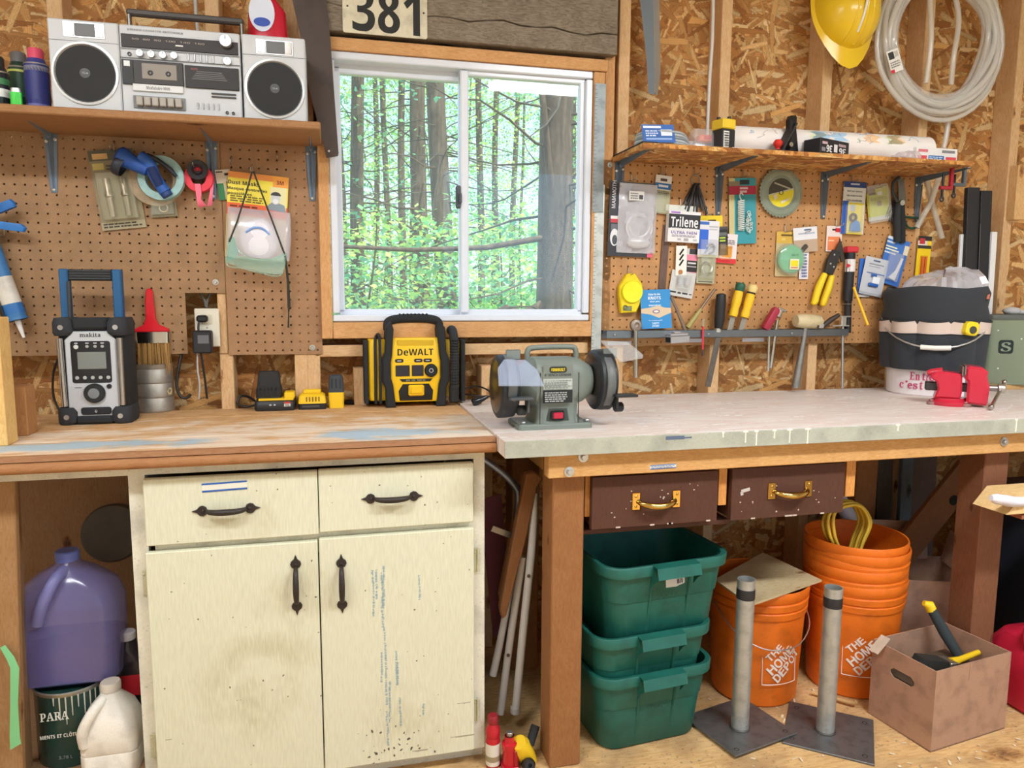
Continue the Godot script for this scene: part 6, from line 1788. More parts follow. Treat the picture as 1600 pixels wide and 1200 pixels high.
	txt(bb, "36", -0.03, 0.022, 0.0306, 0.03, 0.022, "ece8e8", Vector3(0, 0, 180))
	# white box with red and blue panels, crumpled film beside it
	var wb = thing("white_carton", "white carton with red and blue panels at the shelf end", "box", Vector3(1.0999, st, 0.19))
	part(wb, "carton", printed(0.165, 0.05, "eae6e2", [[0.02, 0.52, 0.26, 0.9, "e0505c"], [0.72, 0.55, 0.98, 0.9, "e0505c"], [0.3, 0.5, 0.68, 0.98, "2f72b4"], [0.05, 0.12, 0.28, 0.3, "d87880"], [0.62, 0.12, 0.94, 0.3, "8a8688"]] + lines(0.32, 0.55, 0.66, 0.9, 3, "cfe0f0", 17), 0.04), M("print")).position = Vector3(0, 0.025, -0.02)
	var cf = MB.new()
	rng.seed = 63
	for k in 5: cf.sph(Vector3(-0.03 + 0.016 * k, 0.012 + 0.006 * (k % 2), 0.01 * (k % 3)), Vector3(0.024, 0.012 + 0.004 * k, 0.025), 10)
	solo("plastic_wrap", "crumpled pinkish plastic wrap beside the white carton", "wrap", cf, M("film", "efdede"), Vector3(0.9849, st, 0.17))
	solo("price_tag", "small white paper tag lying on the front edge of the shelf", "tag", MB.new().bx(0, 0.0008, 0, 0.06, 0.0016, 0.02), M("satin", "eceae6"), Vector3(0.3328, st, 0.24))
	# clamps on the shelf end
	for c in [[Vector3(1.1401, 1.6495, 0.2), 0.045, 0.06, "a02230", "small red C clamp screwed to the end of the shelf"], [Vector3(1.2287, 1.6595, 0.16), 0.05, 0.05, "5a626a", "small grey C clamp hanging at the end of the shelf"]]:
		var cl = thing("c_clamp", c[4], "clamp", c[0])
		var w = c[1]
		part(cl, "frame", MB.new().plate([Vector2(-w / 2, 0.03), Vector2(w / 2, 0.03), Vector2(w / 2, -c[2]), Vector2(-w / 2 - 0.004, -c[2]), Vector2(-w / 2 - 0.004, -c[2] + 0.011), Vector2(w / 2 - 0.011, -c[2] + 0.011), Vector2(w / 2 - 0.011, 0.02), Vector2(-w / 2, 0.02)], -0.006, 0.006, 0.002), M("gloss", c[3]))
		part(cl, "screw", MB.new().rod(Vector3(-w / 2 + 0.006, -c[2] - 0.03, 0), Vector3(-w / 2 + 0.006, -0.01, 0), 0.004, 8), M("steel", "3a3a3c"))
		part(cl, "wing", MB.new().tube(ring_pts(Vector3(-w / 2 + 0.006, -c[2] - 0.032, 0), 0.007, 14), 0.003, 6, true), M("satin", "2e2e30"))
	solo("clear_tube", "short clear plastic tube hanging below the shelf end", "tube", MB.new().tube([Vector3(1.2532, 1.6776, 0.05), Vector3(1.2398, 1.5735, 0.03), Vector3(1.1932, 1.4794, 0.02)], 0.01, 10), M("film", "e2ddd0"), Vector3.ZERO, "clear tubes hanging at the shelf end")
	solo("clear_tube", "long clear plastic tube crossing behind the short one", "tube", MB.new().tube([Vector3(1.2156, 1.6716, 0.02), Vector3(1.2632, 1.565, 0.012), Vector3(1.3183, 1.4461, 0.01)], 0.01, 10), M("film", "d8d2c4"), Vector3.ZERO, "clear tubes hanging at the shelf end")
	# --- above the shelf ---
	var fl = thing("metal_flashing", "bent grey metal flashing strip hanging from the ceiling line", "flashing", Vector3(0.1442, 2.0384, 0))
	var fo = Vector3(0.1442, 2.0384, 0)
	part(fl, "face", MB.new().loft([[Vector3(0.0891, 2.2487, 0) - fo, Vector3(0.1323, 2.2483, 0.012) - fo], [Vector3(0.0957, 2.1717, 0) - fo, Vector3(0.1369, 2.1713, 0.012) - fo], [Vector3(0.1229, 1.997, 0) - fo, Vector3(0.1445, 1.9951, 0.012) - fo], [Vector3(0.133, 1.8857, 0) - fo, Vector3(0.1503, 1.8798, 0.012) - fo]], false, false, -1.0), M("satin", "6f7a84"))
	part(fl, "lip", MB.new().loft([[Vector3(0.1323, 2.2483, 0.012) - fo, Vector3(0.1589, 2.255, 0.002) - fo], [Vector3(0.1427, 2.0543, 0.012) - fo, Vector3(0.1673, 2.0595, 0.002) - fo], [Vector3(0.146, 1.9455, 0.012) - fo, Vector3(0.173, 1.9523, 0.002) - fo], [Vector3(0.1525, 1.88, 0.012) - fo, Vector3(0.1661, 1.8834, 0.002) - fo]], false, false, -1.0), M("steel", "b9bdc4"))
	solo("white_cable", "white electric cable stapled down the stud beside the flashing", "cable", MB.new().tube(smooth([Vector3(0.3553, 2.2575, -0.004), Vector3(0.3582, 2.0773, -0.004), Vector3(0.3539, 1.9548, -0.004), Vector3(0.3523, 1.8208, -0.004), Vector3(0.3542, 1.7166, -0.004)], 4), 0.0055, 8), M("satin", "d8d4d0"))
	# steel rules beside the window
	for r in [[Vector3(-0.0439, 1.6975, 0.026), 0.036, 0.40, "8f9699", "grey perforated steel rule hanging on a nail by the window"], [Vector3(-0.0389, 1.3052, 0.022), 0.033, 0.56, "c8cbc9", "pale steel straightedge hanging below the grey rule"]]:
		var ru = thing("steel_rule", r[4], "ruler", r[0], "steel rules beside the window", Vector3(0, 0, -0.4))
		part(ru, "blade", MB.new().bx(0, 0, 0, r[1], r[2], 0.002), M("worn", r[3]))
		var mk = MB.new()
		for k in int(r[2] / 0.0125):
			mk.bx(-r[1] / 2 + 0.004, -r[2] / 2 + 0.006 + k * 0.0125, 0.0011, 0.006 if k % 2 else 0.009, 0.0012, 0.0004)
		part(ru, "graduations", mk, M("matte", "4a4e50")).set_meta("kind", "stuff")
	# hard hat
	var hp = Vector3(0.8282, 2.1845, 0.03)
	var hh = thing("hard_hat", "yellow hard hat hanging on the stud with its peak down", "hard hat", hp, "", Vector3(72, 0, 0))
	var dome = []
	for i in 9:
		var b = PI / 2 * i / 8.0
		dome.append([0.112 * cos(b) + 0.0001, 0.12 * sin(b)])
	part(hh, "shell", MB.new().lathe(dome, 36), M("gloss", "f0c828")).scale = Vector3(1, 1, 1.18)
	part(hh, "ridge", MB.new().tube(smooth([Vector3(0, 0.02, 0.128), Vector3(0, 0.08, 0.095), Vector3(0, 0.118, 0.03), Vector3(0, 0.118, -0.03), Vector3(0, 0.08, -0.095), Vector3(0, 0.02, -0.128)], 5), 0.008, 8), M("gloss", "f0c828"))
	for s in [-1, 1]:
		part(hh, "ridge", MB.new().tube(smooth([Vector3(s * 0.035, 0.02, 0.124), Vector3(s * 0.032, 0.075, 0.092), Vector3(s * 0.028, 0.11, 0.03), Vector3(s * 0.028, 0.11, -0.03)], 5), 0.005, 8), M("gloss", "f0c828"))
	var br = []
	for i in 25:
		var a = TAU * i / 24
		var k = 1.0 + 0.35 * pow(maxf(0.0, sin(a)), 3.0)
		br.append([Vector3(0.108 * cos(a), 0.004, 0.128 * sin(a)), Vector3(0.124 * cos(a) * 1.0, -0.004 - 0.012 * maxf(0, sin(a)), 0.145 * sin(a) * k)])
	part(hh, "brim", MB.new().loft(br, false, false, -1.0), M("gloss", "eec62c"))
	part(hh, "reflective_strip", MB.new().tube(smooth([Vector3(-0.012, 0.06, 0.112), Vector3(-0.012, 0.095, 0.082), Vector3(-0.01, 0.128, 0.03), Vector3(-0.01, 0.131, -0.02)], 5), 0.0045, 6), M("gloss", "f2efe2"))
	# coil of clear tubing
	var hc = Vector3(1.2178, 2.1273, 0.05)
	var ho = thing("tubing_coil", "large coil of clear plastic tubing hanging at the wall's end", "hose coil", hc)
	rng.seed = 71
	for k in 11:
		var rr = 0.2 + 0.0135 * (k % 6)
		var zz = -0.022 + 0.007 * (k % 3) + (0.022 if k > 5 else 0.0)
		var pts = []
		for i in 40:
			var a = TAU * i / 40
			pts.append(Vector3(cos(a) * rr * 0.98 + 0.006 * sin(a * 3 + k), sin(a) * rr + 0.006 * cos(a * 2 + k), zz + 0.006 * sin(a * 4 + k * 2)))
		part(ho, "loop", MB.new().tube(pts, 0.0095, 9, true), M("film", ["eeeae2", "f4f1ea", "e4e0d6", "f0eee8"][k % 4]))
	part(ho, "wrapping", MB.new().tube(ring_pts(Vector3(0, 0, 0.0), 0.196, 40), 0.012, 8, true), M("clear", "f6f4f4"))
	var tg = part(ho, "label", printed(0.05, 0.075, "f0eeea", [[0.1, 0.08, 0.55, 0.4, "3a3a3c"], [0.6, 0.1, 0.9, 0.35, "c8c4be"], [0.0, 0.85, 0.3, 1.0, "d8324a"]] + lines(0.1, 0.5, 0.9, 0.8, 3, "8a8682", 21), 0.0008), M("print"))
	tg.position = Vector3(1.007, 2.0329, 0.075) - hc
	tg.rotation_degrees.z = 22
	for q in [[Vector3(1.1761, 2.309, 0.02), Vector3(1.1901, 2.1356, 0.03), Vector3(1.1908, 1.9865, 0.02)], [Vector3(1.2756, 2.3188, 0.02), Vector3(1.3006, 2.2099, 0.03), Vector3(1.2909, 2.0786, 0.03), Vector3(1.298, 1.9895, 0.02)], [Vector3(1.3073, 1.8743, 0.01), Vector3(1.3041, 1.8178, 0.01), Vector3(1.2947, 1.7675, 0.01)]]:
		part(ho, "tube_end", MB.new().tube(smooth(q.map(func(v): return v - hc), 5), 0.0095, 9), M("film", "ece8de"))
	# odd block of wood nailed at the right edge
	solo("wood_block", "short pale wooden block nailed to the stud beyond the black channel", "block", MB.new().bx(0, 0, 0, 0.05, 0.2, 0.035, 0.002), M("wood_v", "e6c290"), Vector3(1.6443, 1.6201, 0.012))

# ---------- right pegboard ----------
func crinkled(cx, cy, w, h, d, seed_):
	# a crumpled film bag: a pillow with random creases
	rng.seed = seed_
	var mb = MB.new()
	for s in [0.0, 1.0]:
		var rows = []
		for i in 13:
			var row = []
			for j in 9:
				var u = j / 8.0
				var v = i / 12.0
				var z = 0.004 + s * d * sin(PI * clampf(v * 1.15, 0, 1)) * pow(sin(PI * u), 0.6)
				if s > 0.0 and i > 0 and i < 12 and j > 0 and j < 8: z += rng.randf_range(-0.22, 0.3) * d
				row.append(Vector3(cx + (u - 0.5) * w + rng.randf_range(-0.002, 0.002), cy + (v - 0.5) * h, z))
			rows.append(row)
		mb.loft(rows, false, false, 0.93)
	return mb

func blister(par, w, h, d, y, hex = "e8e8ea", fin = "clear"):
	part(par, "blister", MB.new().rr([[y - h / 2, w, d, 0.006, 0, d / 2], [y + h / 2, w, d, 0.006, 0, d / 2]], 2), M(fin, hex))

func build_right_board():
	for p in [[Vector3(0.0792, 1.6245, 0), "the black charger package"], [Vector3(0.1836, 1.6496, 0), "the blue banded bit card"], [Vector3(0.3048, 1.6529, 0), "the hex key ring"], [Vector3(0.2568, 1.5502, 0), "the fishing line box"], [Vector3(0.3576, 1.5217, 0), "the blue hook pack"], [Vector3(0.485, 1.6523, 0), "the spring card"], [Vector3(0.6589, 1.4718, 0), "the green reel blister"], [Vector3(0.7356, 1.4738, 0), "the clear bag"], [Vector3(0.9171, 1.6553, 0), "the tall blue and yellow card"], [Vector3(1.0174, 1.6349, 0), "the yellow pouch"], [Vector3(0.8645, 1.4973, 0), "the orange card"], [Vector3(0.0758, 1.3178, 0), "the yellow chalk reel"]]:
		peg_hook(p[0], 0.03, p[1])
	# black charger card with a clear bag
	var ma = card("charger_pack", "black charger package with a bag of clear plastic before it", "package", Vector4(0.0805, 1.4779, 0.1611, 0.2407), 0.01, -1.5, "33343a", [[0.0, 0.0, 1.0, 0.02, "4a4c54"], [0.04, 0.46, 0.26, 0.5, "e4e2e2"], [0.04, 0.5, 0.26, 0.55, "c83a44"], [0.06, 0.57, 0.2, 0.66, "6a6c74"], [0.88, 0.9, 1.0, 1.0, "e8607a"]])
	txt(ma, "MAMMOTH", -0.066, 0.078, 0.0016, 0.088, 0.0125, "eceaf0", Vector3(0, 0, 90), 0)
	part(ma, "printed_coil", MB.new().col("e6e6ea").plate(arc(-0.058, -0.06, 0.015, 0.028, 0, 345, 20), 0.0008, 0.0012).col("4a4c52").plate(arc(-0.057, -0.068, 0.009, 0.016, 0, 345, 16), 0.001, 0.0014), M("print"))
	part(ma, "bag", crinkled(0.018, 0.004, 0.135, 0.225, 0.03, 44), M("film", "eceaf0"))
	part(ma, "coiled_contents", MB.new().tube(ring_pts(Vector3(0.02, -0.02, 0.02), 0.036, 24), 0.006, 8, true).tube(ring_pts(Vector3(0.02, -0.028, 0.02), 0.045, 24), 0.005, 8, true).sph(Vector3(0.02, -0.075, 0.018), Vector3(0.045, 0.02, 0.012), 12), M("film", "f2f0f2"))
	part(ma, "bag_label", printed(0.052, 0.03, "dedcd6", lines(0.08, 0.15, 0.6, 0.9, 3, "7a7874", 25) + [[0.66, 0.4, 0.92, 0.85, "3a3a3c"]], 0.0006), M("print")).position = Vector3(0.005, 0.075, 0.022)
	# small blue topped card
	var bc = card("bit_card", "narrow white card with a blue band and clear pocket", "package", Vector4(0.1884, 1.5633, 0.0577, 0.1248), 0.008, -5.0, "e6e2da", [[0.0, 0.2, 1.0, 0.36, "2f74b8"], [0.3, 0.08, 0.72, 0.15, "4a3a30"], [0.0, 0.38, 1.0, 1.0, "b9b596"]] + lines(0.1, 0.4, 0.9, 0.52, 3, "6a6856", 27) + [[0.2, 0.25, 0.8, 0.31, "dfe8f2"]])
	blister(bc, 0.052, 0.06, 0.014, -0.03, "c8c8a8")
	# hex keys on a ring
	var hk = thing("hex_keys", "bunch of black hex keys fanned out on a wire ring", "hex keys", Vector3(0.3101, 1.6165, 0.006))
	part(hk, "ring", MB.new().tube(ring_pts(Vector3.ZERO, 0.0165, 22), 0.0016, 6, true), M("steel", "a8a49c"))
	for k in 9:
		var a = deg_to_rad(-27 + k * 6.0)
		var d = Vector3(sin(a), -cos(a), 0)
		var l = 0.072 + 0.014 * (k % 3)
		part(hk, "key", MB.new().tube([d * 0.018 + Vector3(0.006, 0.004, 0.003 * (k % 3)), d * 0.02 + Vector3(0, 0, 0.003 * (k % 3)), d * (l + 0.02) + Vector3(0, 0, 0.003 * (k % 3))], 0.003 + 0.0006 * (k % 3), 6), M("steel" if k % 4 == 1 else "satin", "3a3c40"))
	# rusty file
	solo("rusty_file", "flat rusty file hanging down behind the line packets", "file", MB.new().bx(0, 0, 0, 0.026, 0.215, 0.004, 0.001), M("soiled", "6f544a"), Vector3(0.205, 1.3577, 0.004), "", Vector3(0, 0, -3))
	# fishing line box
	var tl = thing("line_box", "flat white and black fishing line box with purple print", "package", Vector3(0.2626, 1.462, 0.018), "", Vector3(0, 0, -2))
	var tb = Vector4(0.2645, 1.4514, 0.115, 0.1014)
	part(tl, "box", printed(tb.z, tb.w, "eceaea", [[0, 0.1, 1, 0.56, "232227"], [0.06, 0.02, 0.35, 0.08, "a878c8"], [0.05, 0.62, 0.95, 0.63, "c8c4cc"], [0.3, 0.88, 0.42, 0.95, "b8b4b8"], [0.5, 0.87, 0.65, 0.96, "a8a4a8"], [0.8, 0.88, 0.92, 0.95, "c4c0c4"]] + lines(0.12, 0.76, 0.88, 0.84, 2, "9a90a4", 31), 0.022), M("print")).position.y = -0.004
	txt(tl, "Trilene", 0.0, 0.012, 0.0114, tb.z * 0.86, 0.034, "f4f2f4")
	txt(tl, "SUPER STRONG", 0.0, -0.0105, 0.0114, tb.z * 0.86, 0.005, "f4f2f4")
	txt(tl, "ULTRA THIN", 0.0, -0.0235, 0.0114, tb.z * 0.82, 0.009, "6a4a9c")
	part(tl, "hang_tab", MB.new().bx(-0.006, 0.058, -0.008, tb.z * 0.98, 0.02, 0.001), M("satin", "dfe2d8"))
	# cards to its right, front to back
	var yc = card("connector_card", "yellow and orange hang card behind the blue picture hook pack", "package", Vector4(0.3762, 1.4325, 0.0843, 0.1354), 0.006, 3.0, "f2d428", [[0.62, 0.32, 1, 0.55, "f08a2c"], [0, 0.9, 1, 1, "e8c020"], [0.35, 0.1, 0.7, 0.14, "4a3c10"]])
	var bp = card("picture_hook_pack", "white and blue pack of metal hooks before the yellow card", "package", Vector4(0.3581, 1.4204, 0.0765, 0.1217), 0.02, -1.0, "e4e4ea", [[0.0, 0.03, 0.5, 0.11, "3f6fc0"], [0.0, 0.24, 0.48, 0.78, "2f6ad4"], [0.5, 0.14, 0.95, 0.18, "b8b8bc"], [0.5, 0.22, 0.9, 0.25, "c4c4c8"], [0.0, 0.94, 1, 1, "d8d6b8"]])
	blister(bp, 0.066, 0.05, 0.014, -0.028, "d8dce6")
	part(bp, "metal_hooks", MB.new().tube(smooth([Vector3(-0.015, -0.05, 0.006), Vector3(0.0, -0.03, 0.008), Vector3(0.018, -0.022, 0.006), Vector3(0.02, -0.04, 0.006), Vector3(0.0, -0.05, 0.008)], 4), 0.003, 6).tube(smooth([Vector3(-0.01, -0.025, 0.006), Vector3(0.008, -0.015, 0.008), Vector3(0.024, -0.03, 0.006)], 4), 0.003, 6), M("steel", "b4b6ba"))
	card("black_hang_card", "narrow black card with green print beside the hook pack", "package", Vector4(0.4181, 1.4159, 0.034, 0.097), 0.012, 4.0, "2a2a2c", [[0.1, 0.0, 1, 0.1, "4a4a4a"], [0.05, 0.2, 0.9, 0.32, "6a6c6c"], [0.1, 0.36, 0.75, 0.42, "b8d048"], [0.1, 0.46, 0.75, 0.52, "b8d048"], [0.15, 0.58, 0.8, 0.76, "58585c"]])
	var rc = card("earplug_card", "white and red card with orange contents below the yellow card", "package", Vector4(0.4248, 1.3914, 0.0949, 0.0996), 0.009, -3.0, "ecdfe0", [[0, 0.84, 1, 1, "e0323c"], [0.42, 0.45, 0.82, 0.8, "f0a028"], [0.42, 0.42, 0.82, 0.5, "e08a20"], [0.5, 0.1, 0.62, 0.14, "2c2a2a"]] + lines(0.55, 0.2, 0.9, 0.36, 3, "6a6468", 34))
	blister(rc, 0.05, 0.05, 0.014, -0.014, "f0b848")
	card("hook_card", "white card printed with three black slashes above a grey blister", "package", Vector4(0.2629, 1.3463, 0.0402, 0.1005), 0.014, 0.0, "efeae2", [], 0.0012)
	var hc2 = get_node("hook_card")
	for k in 3:
		part(hc2, "slash", MB.new().at(Vector3(0.0, 0.03 - k * 0.018, 0.001), Vector3(0, 0, 55)).bx(0, 0, 0, 0.024, 0.006, 0.0006), M("matte", "26221e"))
	part(hc2, "printed_dot", MB.new().at(Vector3(-0.002, -0.038, 0.0008), Vector3(90, 0, 0)).cyl(0.0085, 0, 0.0004, 14), M("satin", "b8783c"))
	card("screw_card", "pink and black card half hidden behind the slashed white card", "package", Vector4(0.3054, 1.3419, 0.043, 0.0904), 0.008, -4.0, "dcd8d6", [[0, 0.22, 1, 0.44, "e48aa0"], [0, 0.44, 1, 0.86, "2c282a"], [0.15, 0.5, 0.85, 0.56, "d8d4d4"], [0.1, 0.64, 0.9, 0.68, "b8b4b4"], [0, 0.86, 1, 0.93, "e48aa0"], [0.2, 0.0, 1, 0.2, "3a3436"]])
	var gb = card("glide_card", "grey card with clear plastic parts hanging above the knots book", "package", Vector4(0.271, 1.2681, 0.0903, 0.0863), 0.011, -9.0, "cfcdc8", [[0.05, 0.82, 0.3, 0.88, "2c2c2c"], [0.36, 0.82, 0.5, 0.89, "2c2c2c"], [0.55, 0.82, 0.78, 0.88, "2c2c2c"], [0.84, 0.83, 0.95, 0.87, "2c2c2c"]])
	blister(gb, 0.05, 0.046, 0.018, 0.008, "e6e6e6")
	for s in [-1, 1]:
		part(gb, "glide", MB.new().at(Vector3(s * 0.012, 0.01, 0.009)).cyl(0.009, -0.014, 0.014, 14, 0.002), M("milky", "d8d8d6"))
	var cb = card("wire_blister", "round clear blister of coiled wire beside the slashed card", "package", Vector4(0.357, 1.3187, 0.0675, 0.0952), 0.012, -2.0, "b4b294", [[0.1, 0.92, 0.9, 0.96, "5a584a"]])
	blister(cb, 0.056, 0.07, 0.018, 0.006, "d0d0b8")
	for k in 4:
		part(cb, "wire_loop", MB.new().tube(ring_pts(Vector3(0, 0.004, 0.008), 0.017 + 0.002 * k, 24, Vector3(0.2, 0.1 * k, 1).normalized()), 0.0013, 5, true), M("steel", "c4c2b4"))
	# teal spring card
	var sc = card("spring_card", "teal and red card holding a white door spring", "package", Vector4(0.4892, 1.5189, 0.1029, 0.2215), 0.008, 3.0, "3f9aa4", [[0, 0.0, 0.22, 1, "cfc08a"], [0.0, 0.05, 0.4, 0.2, "8c8268"], [0.0, 0.12, 1, 0.25, "b02a44"], [0.4, 0.14, 0.7, 0.17, "dfc4c8"], [0.4, 0.19, 0.66, 0.22, "dfc4c8"], [0.2, 0.25, 1.0, 1.0, "3a98a4"], [0.4, 0.03, 0.75, 0.1, "2a3a3c"]])
	var cps = []
	for i in 16 * 8 + 1:
		var a = TAU * i / 8.0
		cps.append(Vector3(-0.012 + 0.0105 * cos(a), 0.035 - 0.1 * i / 128.0, 0.011 + 0.0105 * sin(a)))
	part(sc, "spring", MB.new().tube(cps, 0.0022, 6), M("gloss", "e6ece6"))
	var chn = MB.new()
	rng.seed = 35
	for k in 22:
		chn.tube(ring_pts(Vector3(0.018 + rng.randf_range(-0.012, 0.01), -0.01 - k * 0.003 + rng.randf_range(-0.004, 0.004), 0.008 + rng.randf_range(0, 0.006)), 0.005, 10, Vector3(rng.randf() - 0.5, rng.randf() - 0.5, rng.randf()).normalized()), 0.0012, 5, true)
	part(sc, "chain", chn, M("gloss", "dfe6e0")).set_meta("kind", "stuff")
	part(sc, "spring_hook", MB.new().tube(smooth([Vector3(-0.012, 0.036, 0.012), Vector3(-0.018, 0.05, 0.012), Vector3(-0.012, 0.06, 0.012), Vector3(-0.004, 0.052, 0.012)], 4), 0.0022, 6), M("gloss", "e6ece6"))
	# circular saw blade
	var sbp = Vector3(0.6318, 1.5855, 0.012)
	var sb = thing("saw_blade", "circular saw blade with a yellow and grey printed centre", "saw blade", sbp)
	var op = []
	for i in 40:
		var a = TAU * i / 40
		op.append(Vector2(cos(a), sin(a)) * 0.0865)
		op.append(Vector2(cos(a + 0.05), sin(a + 0.05)) * 0.0805)
	part(sb, "blade", MB.new().plate(op, -0.001, 0.001), M("steel", "9aa392"))
	part(sb, "packing_ring", MB.new().at(Vector3(0, 0, 0.001), Vector3(90, 0, 0)).lathe([[0.058, 0], [0.06, 0.003], [0.068, 0.004], [0.074, 0.003], [0.076, 0]], 40), M("clear", "c4d4c0"))
	part(sb, "printed_centre", MB.new().col("c9cbb8").plate(disc(0, 0, 0.05, 32), 0.001, 0.002).col("4a463c").plate(arc(0, 0, 0.049, 0.049, 20, 190, 20), 0.002, 0.0024).col("e8d828").plate(arc(0, 0, 0.049, 0.049, 195, 375, 20), 0.002, 0.0024).col("e6e4d8").plate([Vector2(-0.03, -0.012), Vector2(-0.018, -0.006), Vector2(-0.014, -0.02), Vector2(-0.026, -0.026)], 0.0024, 0.0028).plate([Vector2(0.0, -0.03), Vector2(0.034, -0.016), Vector2(0.032, -0.024), Vector2(0.002, -0.038)], 0.0024, 0.0028).col("b8b49c").plate([Vector2(-0.03, 0.03), Vector2(0.034, 0.012), Vector2(0.036, 0.016), Vector2(-0.026, 0.034)], 0.0024, 0.0027), M("print"))
	part(sb, "arbor", MB.new().at(Vector3(0, 0, 0.002), Vector3(90, 0, 0)).lathe([[0.0085, 0], [0.0085, 0.0012], [0.0065, 0.0012], [0.006, -0.002], [0.0001, -0.002]], 18), M("satin", "1f2226"))
	# green tape reel blister
	var gr = card("tape_blister", "green reel in a domed blister under a gold header card", "package", Vector4(0.6719, 1.3761, 0.0893, 0.1555), 0.006, 0.0, "c9b488", [[0, 0.0, 0.8, 0.26, "d8b04c"], [0.2, 0.06, 0.7, 0.1, "6a5420"], [0.22, 0.14, 0.4, 0.2, "e4c66c"]])
	part(gr, "dome", MB.new().at(Vector3(0.004, -0.018, 0), Vector3(90, 0, 0)).lathe([[0.056, 0], [0.054, 0.022], [0.046, 0.028], [0.0001, 0.028]], 30), M("clear", "e0ece2"))
	part(gr, "reel", MB.new().at(Vector3(0.006, -0.018, 0), Vector3(90, 0, 0)).lathe([[0.047, 0.004], [0.048, 0.02], [0.044, 0.024], [0.0001, 0.024]], 30), M("satin", "4fb87c"))
	part(gr, "label", printed(0.036, 0.036, "e6e2c4", [[0.1, 0.15, 0.9, 0.7, "ead820"], [0.1, 0.75, 0.9, 0.9, "d89070"]], 0.0008), M("print")).position = Vector3(0.012, -0.036, 0.0292)
	txt(gr, "D22 17", 0.014, -0.004, 0.0288, 0.026, 0.006, "22503a", Vector3.ZERO, 0)
	# bag and strip
	var pb = card("plastic_bag_pack", "white headed clear bag with a small fitting beside the green reel", "package", Vector4(0.7384, 1.4272, 0.0952, 0.0865), 0.013, 6.0, "dcdad8", [[0, 0.0, 1, 0.5, "e8e8ec"], [0.0, 0.5, 1, 1, "c0a890"], [0.45, 0.08, 0.75, 0.14, "5a6a8c"], [0.2, 0.22, 0.9, 0.28, "b0b8c8"]])
	part(pb, "fitting", MB.new().at(Vector3(-0.012, -0.03, 0.006), Vector3(0, 0, 40)).bx(0, 0, 0, 0.034, 0.016, 0.012, 0.004), M("satin", "4a463e"))
	card("paper_strip", "narrow white paper strip hanging below the clear bag", "label", Vector4(0.7415, 1.3371, 0.0362, 0.0942), 0.007, 1.0, "e8e6ea", lines(0.2, 0.05, 0.8, 0.95, 8, "5a68a0", 37))
	var oq = card("orange_card", "small white and orange card beside the tin snips", "package", Vector4(0.859, 1.4337, 0.0632, 0.0898), 0.006, 0.0, "ecdcd6", [[0.1, 0.42, 0.9, 0.96, "ee8a58"], [0.55, 0.08, 1.0, 0.24, "d8283c"], [0.35, 0.12, 0.6, 0.18, "2c2426"], [0.15, 0.55, 0.5, 0.6, "f6c8a8"]])
	# net tape card
	var nb = card("splitter_card", "tall blue, white and yellow hang card with a blue gadget", "package", Vector4(0.9292, 1.5426, 0.0928, 0.1831), 0.01, -1.0, "dfe0da", [[0, 0, 1, 0.11, "28407c"], [0.3, 0.03, 0.7, 0.06, "c8ccd8"], [0, 0.37, 0.26, 1, "2f5fb8"], [0.24, 0.4, 0.95, 1, "f0dc28"], [0.34, 0.44, 0.56, 0.56, "b8c4d0"]])
	for k in 3:
		txt(nb, ["Nail Tape Splitters", "Mise en place du ruban", "Cinta autoadhesiva"][k], 0.0, 0.058 - k * 0.0155, 0.001, 0.062, 0.0075, "3a3c42", Vector3.ZERO, 0)
	part(nb, "gadget", MB.new().at(Vector3(0.008, -0.062, 0.008)).plate([Vector2(-0.022, -0.02), Vector2(0.02, -0.02), Vector2(0.014, 0.012), Vector2(-0.004, 0.022), Vector2(-0.02, 0.004)], -0.006, 0.006, 0.003), M("gloss", "3a8ad0"))
	part(nb, "gadget_grip", MB.new().tube(ring_pts(Vector3(-0.004, -0.034, 0.008), 0.012, 18), 0.0045, 7, true), M("satin", "2a2c2e"))
	blister(nb, 0.07, 0.1, 0.016, -0.04)
	# yellow bag
	var yb = card("yellow_pouch", "crinkled clear pouch with a yellow green card inside", "package", Vector4(1.0309, 1.5619, 0.0917, 0.117), 0.01, 10.0, "c8c23c", [[0.08, 0.12, 0.95, 0.88, "b9c030"], [0.5, 0.14, 0.72, 0.26, "e4e4dc"], [0.45, 0.42, 0.65, 0.58, "8a7a5c"], [0.0, 0.0, 0.4, 0.16, "8c7a68"], [0.1, 0.16, 0.42, 0.22, "2a2826"], [0.0, 0.88, 1, 1, "c4c4bc"]] + lines(0.15, 0.3, 0.9, 0.4, 2, "7a8020", 41))
	part(yb, "pouch", MB.new().rr([[-0.066, 0.086, 0.004, 0.0018, 0, 0.004], [-0.04, 0.094, 0.014, 0.006, 0.002, 0.006], [0.04, 0.09, 0.012, 0.005, 0.002, 0.006], [0.066, 0.084, 0.004, 0.0018, 0, 0.004]], 3), M("clear", "f0f0e8"))
	# garden shears
	var gsp = Vector3(1.113, 1.5478, 0.02)
	var gs = thing("black_shears", "black handled shears with a steel jaw and round pivot", "shears", gsp)
	part(gs, "jaw", MB.new().plate([Vector2(1.099, 1.6532), Vector2(1.1238, 1.6498), Vector2(1.133, 1.605), Vector2(1.1391, 1.5645), Vector2(1.109, 1.5635)].map(func(v): return v - Vector2(gsp.x, gsp.y)), -0.003, 0.003, 0.001), M("steel", "8a8a84"))
	part(gs, "hook_blade", MB.new().tube(smooth([Vector3(1.1043, 1.6557, 0.02) - gsp, Vector3(1.0813, 1.6368, 0.02) - gsp, Vector3(1.0813, 1.6031, 0.02) - gsp, Vector3(1.1032, 1.5678, 0.02) - gsp], 4), 0.006, 8), M("satin", "33383a"))
